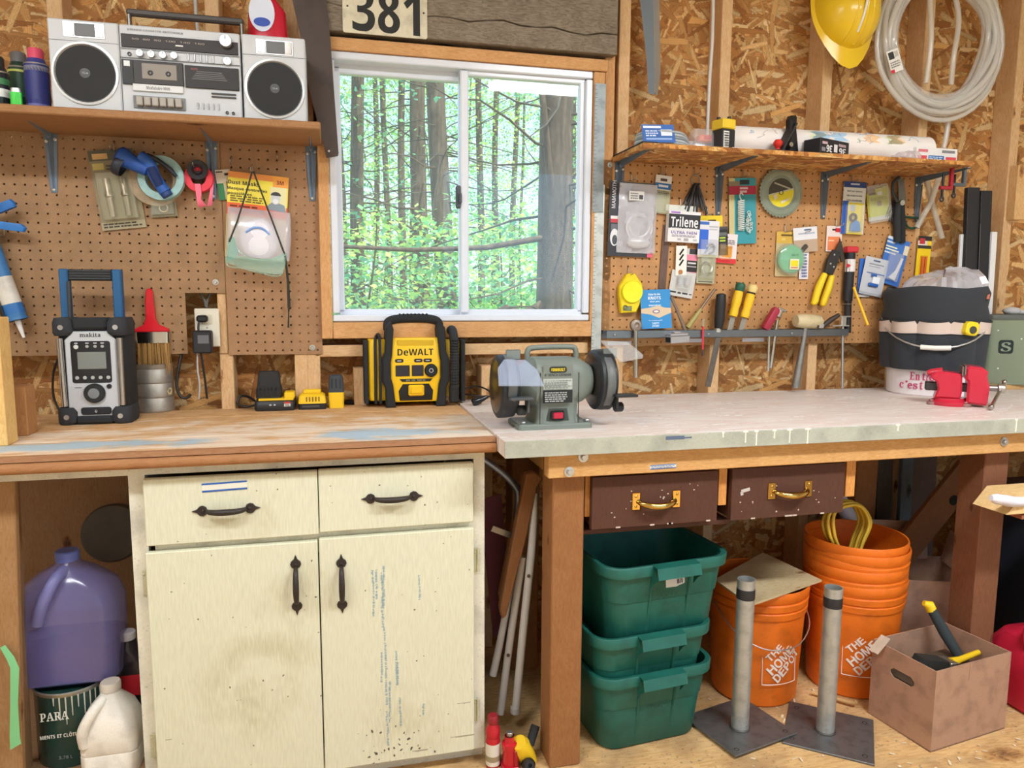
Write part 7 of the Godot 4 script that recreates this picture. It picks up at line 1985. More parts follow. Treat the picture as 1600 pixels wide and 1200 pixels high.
	part(gs, "pivot", MB.new().at(Vector3(1.1172, 1.5654, 0.026) - gsp, Vector3(90, 0, 0)).cyl(0.0105, 0, 0.005, 18, 0.001), M("chrome", "d0d0cc"))
	part(gs, "handle", MB.new().tube([Vector3(1.1063, 1.5634, 0.02) - gsp, Vector3(1.1058, 1.5022, 0.02) - gsp, Vector3(1.1146, 1.427, 0.02) - gsp], [0.011, 0.0135, 0.012], 10), M("matte", "2a2c2e"))
	part(gs, "handle", MB.new().tube([Vector3(1.1252, 1.5647, 0.014) - gsp, Vector3(1.1329, 1.5035, 0.014) - gsp, Vector3(1.1395, 1.4234, 0.014) - gsp], [0.011, 0.013, 0.012], 10), M("matte", "232527"))
	var hair = MB.new()
	rng.seed = 43
	for k in 40:
		var a = Vector3(1.0996, 1.5641, 0.012) - gsp + Vector3(rng.randfn(0, 0.006), rng.randfn(0, 0.01), 0)
		hair.rod(a, a + Vector3(rng.randf_range(-0.03, 0.004), rng.randf_range(-0.07, -0.03), rng.randf_range(0, 0.01)), 0.001, 4)
	solo("brush_tuft", "tuft of black bristles hanging behind the shears", "brush", hair, M("matte", "2a2424"), gsp)
	solo("green_cord_loop", "small loop of dark green cord beside the shelf bracket", "cord", MB.new().tube(smooth([Vector3(1.1418, 1.5176, 0.012), Vector3(1.1751, 1.5163, 0.012), Vector3(1.2089, 1.5127, 0.012), Vector3(1.2055, 1.4873, 0.012), Vector3(1.184, 1.4775, 0.012), Vector3(1.1612, 1.4838, 0.012), Vector3(1.1484, 1.5041, 0.012)], 4, true), 0.004, 7, true), M("matte", "1e4a38"))
	# tin snips
	var tsp = Vector3(0.837, 1.3492, 0.025)
	var ts = thing("tin_snips", "tin snips with black jaws and bright yellow dipped handles", "snips", tsp)
	part(ts, "jaw", MB.new().plate([Vector2(0.8686, 1.426), Vector2(0.8768, 1.4217), Vector2(0.8667, 1.3766), Vector2(0.8413, 1.3627)].map(func(v): return v - Vector2(tsp.x, tsp.y)), -0.004, 0.004, 0.001).plate([Vector2(0.8706, 1.435), Vector2(0.8831, 1.4061), Vector2(0.8946, 1.3545), Vector2(0.8817, 1.3498), Vector2(0.8681, 1.3946)].map(func(v): return v - Vector2(tsp.x, tsp.y)), -0.006, 0.0, 0.001), M("steel", "5a5654"))
	part(ts, "joint", MB.new().plate([Vector2(0.8445, 1.3941), Vector2(0.8716, 1.3812), Vector2(0.8589, 1.336), Vector2(0.8452, 1.3042), Vector2(0.8132, 1.3129), Vector2(0.8232, 1.3602)].map(func(v): return v - Vector2(tsp.x, tsp.y)), -0.007, 0.007, 0.002), M("satin", "2c2a2a"))
	for p in [Vector3(0.8456, 1.3759, 0.032), Vector3(0.832, 1.3443, 0.032), Vector3(0.8458, 1.3333, 0.032)]:
		part(ts, "rivet_or_lit_hole", MB.new().sph(p - tsp, Vector3(0.004, 0.004, 0.002), 8), M("steel", "c4c4c0"))
	part(ts, "handle", MB.new().tube(smooth([Vector3(0.8161, 1.3084, 0.025) - tsp, Vector3(0.7955, 1.2699, 0.028) - tsp, Vector3(0.7846, 1.236, 0.028) - tsp, Vector3(0.7799, 1.2088, 0.026) - tsp], 4), lerp_rad([0.01, 0.013, 0.0125, 0.0125], 12), 10).sph(Vector3(0.7775, 1.2066, 0.026) - tsp, Vector3(0.012, 0.01, 0.011), 10), M("satin", "f0d01c"))
	part(ts, "handle", MB.new().tube(smooth([Vector3(0.849, 1.3044, 0.02) - tsp, Vector3(0.837, 1.2635, 0.022) - tsp, Vector3(0.8259, 1.2316, 0.022) - tsp, Vector3(0.8187, 1.2043, 0.02) - tsp], 4), lerp_rad([0.01, 0.013, 0.0125, 0.012], 12), 10).sph(Vector3(0.8188, 1.202, 0.02) - tsp, Vector3(0.0115, 0.01, 0.011), 10), M("satin", "eecb18"))
	# bar clamp
	var kp = Vector3(0.9211, 1.2595, 0.02)
	var kc = thing("bar_clamp", "black spreader bar clamp with a red head in the tool rack", "clamp", kp)
	part(kc, "bar", MB.new().tube([Vector3(0.9203, 1.3846, 0.02) - kp, Vector3(0.9192, 1.2481, 0.02) - kp, Vector3(0.9189, 1.2137, 0.02) - kp], 0.0175, 10), M("soiled", "20242c"))
	part(kc, "lower_bar", MB.new().tube([Vector3(0.9216, 1.2137, 0.02) - kp, Vector3(0.927, 1.0982, 0.02) - kp], 0.0125, 10), M("satin", "24262a"))
	part(kc, "head", MB.new().at(Vector3(0.9206, 1.3957, 0.022) - kp).bx(0, 0, 0, 0.046, 0.022, 0.03, 0.004), M("satin", "d0343e"))
	part(kc, "label", MB.new().at(Vector3(0.9208, 1.3393, 0.02) - kp).lathe([[0.0182, -0.022], [0.0182, 0.022]], 16), M("satin", "e6e0de"))
	part(kc, "label_arrow", MB.new().at(Vector3(0.901, 1.3383, 0.0385) - kp).plate([Vector2(-0.008, -0.008), Vector2(0.01, 0.0), Vector2(-0.008, 0.008)], 0, 0.001), M("satin", "d02a38"))
	part(kc, "wire_tie", MB.new().tube(ring_pts(Vector3(0.9211, 1.2022, 0.02) - kp, 0.018, 16, Vector3.UP), 0.001, 5, true), M("steel", "c8c8c8"))
	part(kc, "rod", MB.new().rod(Vector3(0.8925, 1.1566, 0.035) - kp, Vector3(0.9114, 0.8983, 0.03) - kp, 0.0048, 8), M("steel", "c4c6c6"))
	part(kc, "slide", MB.new().at(Vector3(0.8936, 1.1406, 0.035) - kp).bx(0, 0, 0, 0.02, 0.036, 0.016, 0.002).bx(0.006, 0.017, 0, 0.045, 0.005, 0.016, 0.001).bx(-0.012, -0.016, 0, 0.07, 0.005, 0.016, 0.001), M("steel", "dcdad2"))
	# blue cards
	card("blue_card", "plain blue hang card at the edge of the tool caddy", "package", Vector4(0.9971, 1.2968, 0.0543, 0.1383), 0.006, -2.0, "3a70c8", [[0.55, 0.06, 0.95, 0.1, "8fb0e0"], [0, 0.93, 1, 1, "d8d6d2"]])
	var gc = card("hinge_card", "pale grey card with a blue and white bracket before the blue card", "package", Vector4(1.0268, 1.3004, 0.098, 0.1358), 0.016, -10.0, "c9cad0", [[0.35, 0.06, 0.65, 0.1, "4a5a7c"], [0.2, 0.16, 0.85, 0.19, "8a8c98"], [0.2, 0.23, 0.7, 0.25, "9a9ca8"], [0.15, 0.4, 0.95, 0.43, "5a7ab0"], [0, 0.93, 1, 1, "b0b2b8"]])
	part(gc, "bracket", MB.new().bx(0.008, -0.012, 0.006, 0.03, 0.026, 0.008, 0.002), M("gloss", "eef2f6"))
	part(gc, "bracket_arm", MB.new().bx(0.0, -0.03, 0.006, 0.04, 0.012, 0.008, 0.002).bx(-0.004, 0.004, 0.006, 0.022, 0.01, 0.008, 0.002), M("gloss", "2f62b0"))
	var bl = card("latch_card", "large blue card with a white metal latch tilted under the shears", "package", Vector4(1.1108, 1.3568, 0.0993, 0.1686), 0.012, -14.0, "3f74c4", [[0, 0.0, 0.3, 0.06, "dfe6f0"], [0.0, 0.1, 0.35, 0.14, "c8d4e6"], [0.0, 0.2, 0.5, 0.23, "e6e8c8"], [0.0, 0.26, 0.6, 0.29, "e6e8c8"], [0.0, 0.33, 0.5, 0.36, "dfe6f0"], [0.8, 0.1, 1, 0.3, "e4d8c0"]])
	part(bl, "latch", MB.new().at(Vector3(0.012, -0.02, 0.006), Vector3(0, 0, -8)).plate([Vector2(-0.016, -0.045), Vector2(0.014, -0.045), Vector2(0.016, 0.04), Vector2(0.006, 0.04), Vector2(0.002, -0.01), Vector2(-0.008, -0.03)], -0.002, 0.003, 0.001), M("gloss", "e8e8ea"))
	blister(bl, 0.06, 0.1, 0.014, -0.02)
	# pencil card, pencil
	var yp = card("pencil_card", "narrow yellow card with two red carpenter pencils", "package", Vector4(1.2434, 1.3672, 0.0593, 0.1683), 0.008, -1.5, "f2cc14", [[0, 0, 1, 0.1, "2a2624"], [0, 0.1, 0.7, 0.2, "d8d4c8"], [0.1, 0.05, 0.5, 0.17, "c0323a"], [0.0, 0.2, 1, 0.27, "3a342a"], [0.25, 0.42, 0.8, 0.95, "d8a41c"]])
	for s in [-1, 1]:
		part(yp, "pencil", MB.new().bx(s * 0.007, -0.028, 0.005, 0.007, 0.075, 0.005, 0.001), M("satin", "d8562c"))
	solo("yellow_pencil", "flat yellow carpenter pencil poking out of the caddy pocket", "pencil", MB.new().tube([Vector3(0.9105, 1.2614, 0.06), Vector3(0.9251, 1.1544, 0.11), Vector3(0.9292, 1.1302, 0.12)], 0.005, 6), M("satin", "f2bc18"))
	# chalk reel
	var cp = Vector3(0.0774, 1.237, 0.012)
	var cr = thing("chalk_reel", "bright yellow chalk line reel hanging on a hook", "chalk line", cp)
	var rp = []
	for v in [Vector2(0.0643, 1.3004), Vector2(0.0917, 1.3028), Vector2(0.1204, 1.2649), Vector2(0.1173, 1.2116), Vector2(0.0998, 1.173), Vector2(0.047, 1.1709), Vector2(0.0387, 1.2283), Vector2(0.038, 1.2579)]: rp.append(v - Vector2(cp.x, cp.y))
	part(cr, "case", MB.new().plate(rp, -0.008, 0.014, 0.004), M("satin", "f0d414"))
	part(cr, "crank_disc", MB.new().at(Vector3(0.0805, 1.2412, 0.026) - cp, Vector3(90, 0, 0)).lathe([[0.0375, 0], [0.0375, 0.006], [0.035, 0.01], [0.012, 0.009], [0.0001, 0.008]], 30), M("satin", "f4ea22"))
	part(cr, "line_end", MB.new().at(Vector3(0.0668, 1.1861, 0.024) - cp).bx(0, 0, 0, 0.034, 0.018, 0.006, 0.002).tube(ring_pts(Vector3(-0.008, 0.003, 0.004), 0.007, 14), 0.0015, 5, true), M("steel", "8c9070"))
	# knots book
	var kb = thing("knots_book", "thin blue paperback about knots standing on the tool rack", "book", Vector3(0.168, 1.1841, 0.03), "", Vector3(-6, 0, 2))
	var bb = Vector4(0.1695, 1.1828, 0.1093, 0.1306)
	part(kb, "pages", MB.new().bx(0.001, 0, -0.004, bb.z - 0.003, bb.w - 0.002, 0.006), M("matte", "e8e4da"))
	part(kb, "cover", printed(bb.z, bb.w, "2f8ccc", [], 0.001), M("print"))
	var q = bb.z
	for k in 4:
		txt(kb, ["How to tie", "KNOTS", "that you", "depend on"][k], -0.004, 0.05 - k * 0.0125, 0.0008, [0.042, 0.046, 0.036, 0.044][k], [0.008, 0.0105, 0.006, 0.007][k], "eef4f8")
	part(kb, "printed_rope", MB.new().col("d8c0a0").plate([Vector2(-q / 2, -0.012), Vector2(-0.02, -0.018), Vector2(0.01, -0.03), Vector2(0.03, -0.022), Vector2(q / 2, -0.014), Vector2(q / 2, 0.002), Vector2(0.03, 0.004), Vector2(0.01, 0.012), Vector2(-0.02, 0.006), Vector2(-q / 2, 0.002)], 0.0004, 0.0008).col("8a7a9c").plate(arc(0.0, -0.008, 0.014, 0.007, 0, 340, 16), 0.0006, 0.001).col("efe4d0").plate(arc(0.0, -0.008, 0.009, 0.0035, 0, 340, 16), 0.0008, 0.0012), M("print"))
	for k in 3:
		txt(kb, ["The complete guide", "THRIFTY", "STORY"][k], -0.004, -0.038 - k * 0.0095, 0.0008, [0.05, 0.026, 0.026][k], [0.004, 0.007, 0.007][k], "dfeaf2")
	tool_rack()

func tool_rack():
	var xa = -0.013
	var xb = 0.9099
	var y = 1.1123
	var rk = thing("tool_rack", "steel tool rack strip screwed along the bottom of the pegboard", "tool rack", Vector3((xa + xb) / 2, y, 0))
	var w = xb - xa
	var m = M("steel", "7c8084")
	part(rk, "back_plate", MB.new().bx(0, -0.013, 0.0012, w, 0.028, 0.002), m)
	var tp = MB.new()
	tp.bx(0, 0, 0.004, w, 0.002, 0.008).bx(0, 0, 0.043, w, 0.002, 0.01).bx(0, -0.011, 0.047, w, 0.023, 0.002)
	var n = 30
	for k in n + 1:
		tp.bx(-w / 2 + w * k / n, 0, 0.023, 0.014, 0.002, 0.034)
	part(rk, "slotted_top", tp, m)
	for p in [0.03, 0.4, 0.75]:
		part(rk, "screw", MB.new().sph(Vector3(-w / 2 + p * w, -0.013, 0.0485), Vector3(0.005, 0.005, 0.003), 8), M("steel", "a4a6a6"))
	for s in [[Vector3(0.0515, 1.0716, 0.001), 0.085], [Vector3(0.336, 1.0774, 0.001), 0.05], [Vector3(0.5572, 1.0774, 0.001), 0.085]]:
		solo("white_label", "blank white label stuck to the pegboard under the tool rack", "label", MB.new().bx(0, 0, 0, s[1], 0.013, 0.001), M("satin", "dcdce4"), s[0] + Vector3(0, -0.002, 0.0), "white labels under the tool rack")
	var z = 0.03
	# ratchet
	var rp = Vector3(0.0826, 1.1322, 0.06)
	var ra = thing("ratchet", "steel ratchet hanging by its head in the tool rack", "ratchet", rp)
	part(ra, "head", MB.new().at(Vector3.ZERO, Vector3(90, 0, 0)).lathe([[0.0001, -0.012], [0.016, -0.012], [0.019, -0.006], [0.019, 0.008], [0.014, 0.012], [0.009, 0.012], [0.007, 0.008], [0.0001, 0.006]], 22), M("worn", "a89c92"))
	part(ra, "shaft", MB.new().tube([Vector3(0, -0.015, 0), Vector3(0.0847, 1.0538, 0.06) - rp, Vector3(0.0855, 1.0261, 0.06) - rp], [0.007, 0.0065, 0.008], 10), M("chrome", "c8c4be"))
	part(ra, "grip", MB.new().tube([Vector3(0.0853, 1.0304, 0.06) - rp, Vector3(0.0873, 0.9577, 0.06) - rp], [0.0095, 0.0085], 8), M("chrome", "c0bcb4"))
	# silver case
	var scp = Vector3(0.2339, 1.0842, 0.06)
	var sc = thing("bit_case", "small silver case resting on the rack below the pencil", "case", scp, "", Vector3(0, 8, 2))
	part(sc, "case", MB.new().bx(0, 0, 0, 0.075, 0.024, 0.04, 0.002), M("steel", "c8c8cc"))
	part(sc, "lid", MB.new().bx(0.002, 0.016, -0.006, 0.07, 0.008, 0.036, 0.002).bx(0.0, 0.023, -0.006, 0.024, 0.007, 0.02, 0.002), M("steel", "d8d8da"))
	part(sc, "opening", MB.new().bx(-0.038, 0.0, 0.004, 0.003, 0.016, 0.026), M("matte", "1e1c1c"))
	# thin round file, leaning left
	solo("round_file", "worn brown round file leaning in the tool rack", "file", MB.new().tube([Vector3(0.2227, 1.2249, 0.03), Vector3(0.2505, 1.169, 0.03), Vector3(0.2814, 1.1037, 0.03)], [0.005, 0.0055, 0.006], 8), M("soiled", "8f7c6c"))
	var sd = thing("screwdriver", "screwdriver with a clear amber handle leaning in the rack", "screwdriver", Vector3(0.331, 1.1841, 0.03))
	var so = Vector3(0.331, 1.1841, 0.03)
	part(sd, "shaft", MB.new().rod(Vector3(0.3836, 1.2515, 0.03) - so, Vector3(0.3287, 1.1797, 0.03) - so, 0.0045, 8), M("worn", "a08a7c"))
	part(sd, "handle", MB.new().tube([Vector3(0.3334, 1.1841, 0.03) - so, Vector3(0.3106, 1.1537, 0.03) - so, Vector3(0.2855, 1.1211, 0.03) - so], [0.006, 0.0085, 0.009], 10), M("gloss", "a89a5c"))
	var rs = thing("small_screwdriver", "tiny screwdriver with a red shaft hanging from the rack edge", "screwdriver", Vector3(0.3303, 1.1046, 0.055))
	var ro = Vector3(0.3303, 1.1046, 0.055)
	part(rs, "handle", MB.new().rod(Vector3(0.3308, 1.1522, 0.055) - ro, Vector3(0.3306, 1.1263, 0.055) - ro, 0.005, 8), M("clear", "b8c0a8"))
	part(rs, "shaft", MB.new().rod(Vector3(0.3306, 1.1263, 0.055) - ro, Vector3(0.3326, 1.0481, 0.055) - ro, 0.0032, 8), M("satin", "e0384c"))
	part(rs, "tip", MB.new().rod(Vector3(0.3326, 1.0481, 0.055) - ro, Vector3(0.3322, 1.0262, 0.055) - ro, 0.0022, 8).sph(Vector3(0.3321, 1.0306, 0.055) - ro, Vector3(0.004, 0.003, 0.004), 8), M("satin", "3a3a40"))
	# rasp
	var fp = Vector3(0.3964, 1.1033, 0.04)
	var fr = thing("wood_rasp", "long rasp with a black handle standing in the tool rack", "rasp", fp)
	part(fr, "handle", MB.new().tube(smooth([Vector3(0.4029, 1.2343, 0.04) - fp, Vector3(0.4019, 1.2017, 0.04) - fp, Vector3(0.3994, 1.1472, 0.04) - fp, Vector3(0.396, 1.1121, 0.04) - fp], 4), lerp_rad([0.016, 0.0185, 0.0175, 0.012], 12), 12).sph(Vector3(0.403, 1.2321, 0.04) - fp, Vector3(0.016, 0.006, 0.016), 12), M("satin", "1d1e21"))
	part(fr, "ferrule", MB.new().rod(Vector3(0.3957, 1.1187, 0.04) - fp, Vector3(0.3951, 1.1056, 0.04) - fp, 0.013, 12), M("steel", "c4c2ba"))
	part(fr, "blade", MB.new().frame(Transform3D(Basis(Vector3(0, 0, 1), -0.19), Vector3(0.3833, 1.011, 0.04) - fp)).bx(0, 0, 0, 0.021, 0.19, 0.006, 0.002), M("worn", "77706a"))
	# chisels
	for c in [[[1157, 447], [1149, 475], [1143, 493], [1139, 512], "1f5a44", "yellow handled chisel with a green cap in the tool rack"], [[1176, 450], [1168, 477], [1162, 495], [1158, 512], "e4cc84", "yellow handled chisel with a cream cap in the tool rack"]]:
		var k = int(c[4] == "e4cc84")
		var a = [Vector3(0.4746, 1.2629, 0.04), Vector3(0.5216, 1.2567, 0.04)][k]
		var b = [Vector3(0.45, 1.1601, 0.04), Vector3(0.4944, 1.1556, 0.04)][k]
		var e = [Vector3(0.4399, 1.1118, 0.04), Vector3(0.4842, 1.1115, 0.04)][k]
		var ch = thing("chisel", c[5], "chisel", a, "yellow handled chisels")
		var ax = (a - b).normalized()
		var L = a.distance_to(b)
		var bs = Basis(ax.cross(Vector3.BACK).normalized(), ax, Vector3.BACK)
		part(ch, "cap", MB.new().frame(Transform3D(bs, Vector3.ZERO)).lathe([[0.014, -0.018], [0.017, -0.008], [0.0175, 0.002], [0.013, 0.01], [0.0001, 0.012]], 18), M("satin", c[4]))
		part(ch, "handle", MB.new().frame(Transform3D(bs, Vector3.ZERO)).lathe([[0.0135, -0.016], [0.0155, -0.03], [0.016, -0.06], [0.0135, -L + 0.03], [0.0155, -L + 0.012], [0.014, -L], [0.0001, -L]], 18), M("satin", "f0c01c"))
		if k == 1: part(ch, "band", MB.new().frame(Transform3D(bs, Vector3.ZERO)).lathe([[0.0147, -0.022], [0.0147, -0.014]], 18), M("matte", "3a3020"))
		part(ch, "blade", MB.new().frame(Transform3D(bs, (b + e) / 2 - a)).bx(0, -0.012, 0, 0.019, b.distance_to(e) + 0.02, 0.005, 0.001), M("worn", "a8a49c"))
	# red handled driver
	var hp = Vector3(0.5936, 1.1511, 0.045)
	var rd = thing("red_driver", "square red handled nut driver leaning in the tool rack", "driver", hp)
	var ax2 = (Vector3(0.6119, 1.1843, 0.045) - Vector3(0.568, 1.1134, 0.045)).normalized()
	var bs2 = Basis(ax2.cross(Vector3.BACK).normalized(), ax2, Vector3.BACK)
	part(rd, "handle", MB.new().frame(Transform3D(bs2, Vector3.ZERO)).rr([[-0.042, 0.02, 0.02, 0.004], [-0.036, 0.026, 0.026, 0.005], [0.034, 0.026, 0.026, 0.005], [0.042, 0.02, 0.02, 0.006]], 2), M("satin", "a52a40"))
	part(rd, "shaft", MB.new().rod(Vector3(0.5995, 1.1282, 0.03) - hp, Vector3(0.6031, 0.9656, 0.03) - hp, 0.0055, 8), M("chrome", "cfccc6"))
	var sw = thing("socket_wrench", "slim steel socket wrench standing behind the red driver", "wrench", Vector3(0.629, 1.146, 0.03))
	var wo = Vector3(0.629, 1.146, 0.03)
	part(sw, "head", MB.new().at(Vector3(0.6354, 1.1684, 0.03) - wo, Vector3(0, 0, -20)).cyl(0.011, -0.014, 0.014, 12, 0.002).bx(0.006, 0.016, 0, 0.03, 0.01, 0.014, 0.002), M("worn", "b8aea4"))
	part(sw, "shaft", MB.new().tube([Vector3(0.629, 1.146, 0.03) - wo, Vector3(0.6212, 1.056, 0.03) - wo, Vector3(0.6127, 0.9768, 0.03) - wo], [0.0075, 0.006, 0.0075], 8), M("chrome", "c4beb4"))
	# mallet
	var mp = Vector3(0.7446, 1.1393, 0.045)
	var ml = thing("mallet", "mallet with a pale head and speckled grey handle in the rack", "mallet", mp)
	part(ml, "head", MB.new().frame(Transform3D(Basis(Vector3(0, 0, 1), PI / 2 - 0.05), Vector3(0, 0.002, 0))).lathe([[0.0001, -0.05], [0.018, -0.05], [0.024, -0.042], [0.026, 0.0], [0.024, 0.042], [0.02, 0.052], [0.0001, 0.052]], 20), M("soiled", "d8c7a0"))
	part(ml, "handle", MB.new().tube([Vector3(0.7349, 1.1281, 0.045) - mp, Vector3(0.7283, 1.0671, 0.045) - mp, Vector3(0.7156, 0.9763, 0.045) - mp, Vector3(0.7069, 0.9055, 0.045) - mp], [0.009, 0.009, 0.0125, 0.0145], 10), M("worn", "9a9894"))
	var pv = thing("toggle_clamp", "small dark steel toggle clamp lying on the end of the rack", "clamp", Vector3(0.7923, 1.1305, 0.055))
	var vo = Vector3(0.7923, 1.1305, 0.055)
	part(pv, "jaw", MB.new().tube([Vector3(0.7222, 1.1353, 0.055) - vo, Vector3(0.7481, 1.1398, 0.058) - vo, Vector3(0.7854, 1.1216, 0.058) - vo], [0.009, 0.011, 0.008], 6), M("worn", "6a5c52"))
	part(pv, "lever", MB.new().tube([Vector3(0.7929, 1.1214, 0.055) - vo, Vector3(0.8277, 1.1461, 0.055) - vo, Vector3(0.8606, 1.1641, 0.055) - vo], [0.008, 0.01, 0.007], 6), M("satin", "3a302a"))
	part(pv, "wing_nut", MB.new().at(Vector3(0.7848, 1.1263, 0.062) - vo).bx(0, 0, 0, 0.02, 0.018, 0.012, 0.003), M("steel", "cfcac4"))

# ---------- on the painted workbench ----------
func build_right_bench():
	bench_grinder()
	tool_bucket()
	# square canister on two strips of wood
	var cp = Vector3(1.60, RT, 0.06)
	for k in 2:
		solo("wood_strip", ["long pale wood strip lying on the bench under the canister", "pale wood strip on the bench before the canister"][k], "wood strip", MB.new().bx(0, 0.0, 0, 0.5, 0.018, 0.03, 0.002), M("wood_h", ["e2c496", "d8b684"][k]), Vector3(1.66 + 0.04 * k, RT + 0.009, 0.09 + 0.06 * k), "wood strips on the workbench", Vector3(0, -3 - 4 * k, 0))
	var cn = thing("metal_canister", "grey green metal canister with a black S emblem", "canister", Vector3(1.565, RT + 0.018, 0.07), "", Vector3(0, -24, 0))
	part(cn, "body", MB.new().rr([[0, 0.16, 0.16, 0.02], [0.004, 0.166, 0.166, 0.022], [0.235, 0.166, 0.166, 0.022], [0.24, 0.17, 0.17, 0.024]], 4), M("satin", "8f9a80"))
	part(cn, "lid", MB.new().rr([[0.24, 0.176, 0.176, 0.026], [0.252, 0.178, 0.178, 0.026], [0.258, 0.17, 0.17, 0.024]], 4), M("satin", "5c6058"))
	part(cn, "emblem_plate", MB.new().plate(rpoly(0.05, 0.05, 0.01, 3, -0.02, 0.14), 0.083, 0.0845, 0.0005), M("gloss", "1c1d1c"))
	txt(cn, "S", -0.02, 0.14, 0.0846, 0.034, 0.034, "8f9a80", Vector3.ZERO, 2)
	for p in [[-0.05, 0.2], [0.03, 0.17], [0.06, 0.05], [-0.04, 0.06]]:
		part(cn, "paint_spot", MB.new().sph(Vector3(p[0], p[1], 0.083), Vector3(0.003, 0.003, 0.0006), 8), M("matte", "e8e8e0"))
	solo("crumpled_paper", "crumpled pale paper lying on top of the canister lid", "paper", MB.new().at(Vector3.ZERO).sph(Vector3(0, 0.012, 0), Vector3(0.035, 0.016, 0.03), 8).sph(Vector3(0.03, 0.008, 0.01), Vector3(0.025, 0.01, 0.02), 7), M("matte", "c8c4c2"), Vector3(1.58, RT + 0.276, 0.09))
	bench_vise()
	# black and white channels leaning on the wall
	var bt = thing("black_channel", "tall black metal channel leaning against the wall behind the caddy", "channel", Vector3(1.4669, RT, 0.045), "", Vector3(-1.5, 0, 1.6))
	var ch = 1.6315 - RT
	part(bt, "web", MB.new().bx(-0.026, ch / 2, 0, 0.054, ch, 0.02, 0.002), M("satin", "26262a"))
	part(bt, "flange", MB.new().bx(0.026, ch / 2 - 0.006, 0.004, 0.05, ch - 0.012, 0.024, 0.002), M("satin", "222226"))
	part(bt, "scratch", MB.new().bx(0.0, ch * 0.42, 0.0165, 0.002, ch * 0.8, 0.0008), M("satin", "6a6a6e"))
	for w in [[Vector3(1.4086, 1.2388, 0.02), 1.4611 - RT, "narrow white strip standing beside the black channel"], [Vector3(1.5213, 1.2394, 0.05), 1.4706 - RT, "wide white strip standing beside the black channel"]]:
		var s = solo("white_strip", w[2], "strip", MB.new().bx(0, w[1] / 2, 0, 0.018 if w[0].z < 0.03 else 0.024, w[1], 0.012, 0.002), M("satin", "e8e6e6"), Vector3(w[0].x, RT, w[0].z), "white strips beside the black channel", Vector3(0, 0, 1.2))

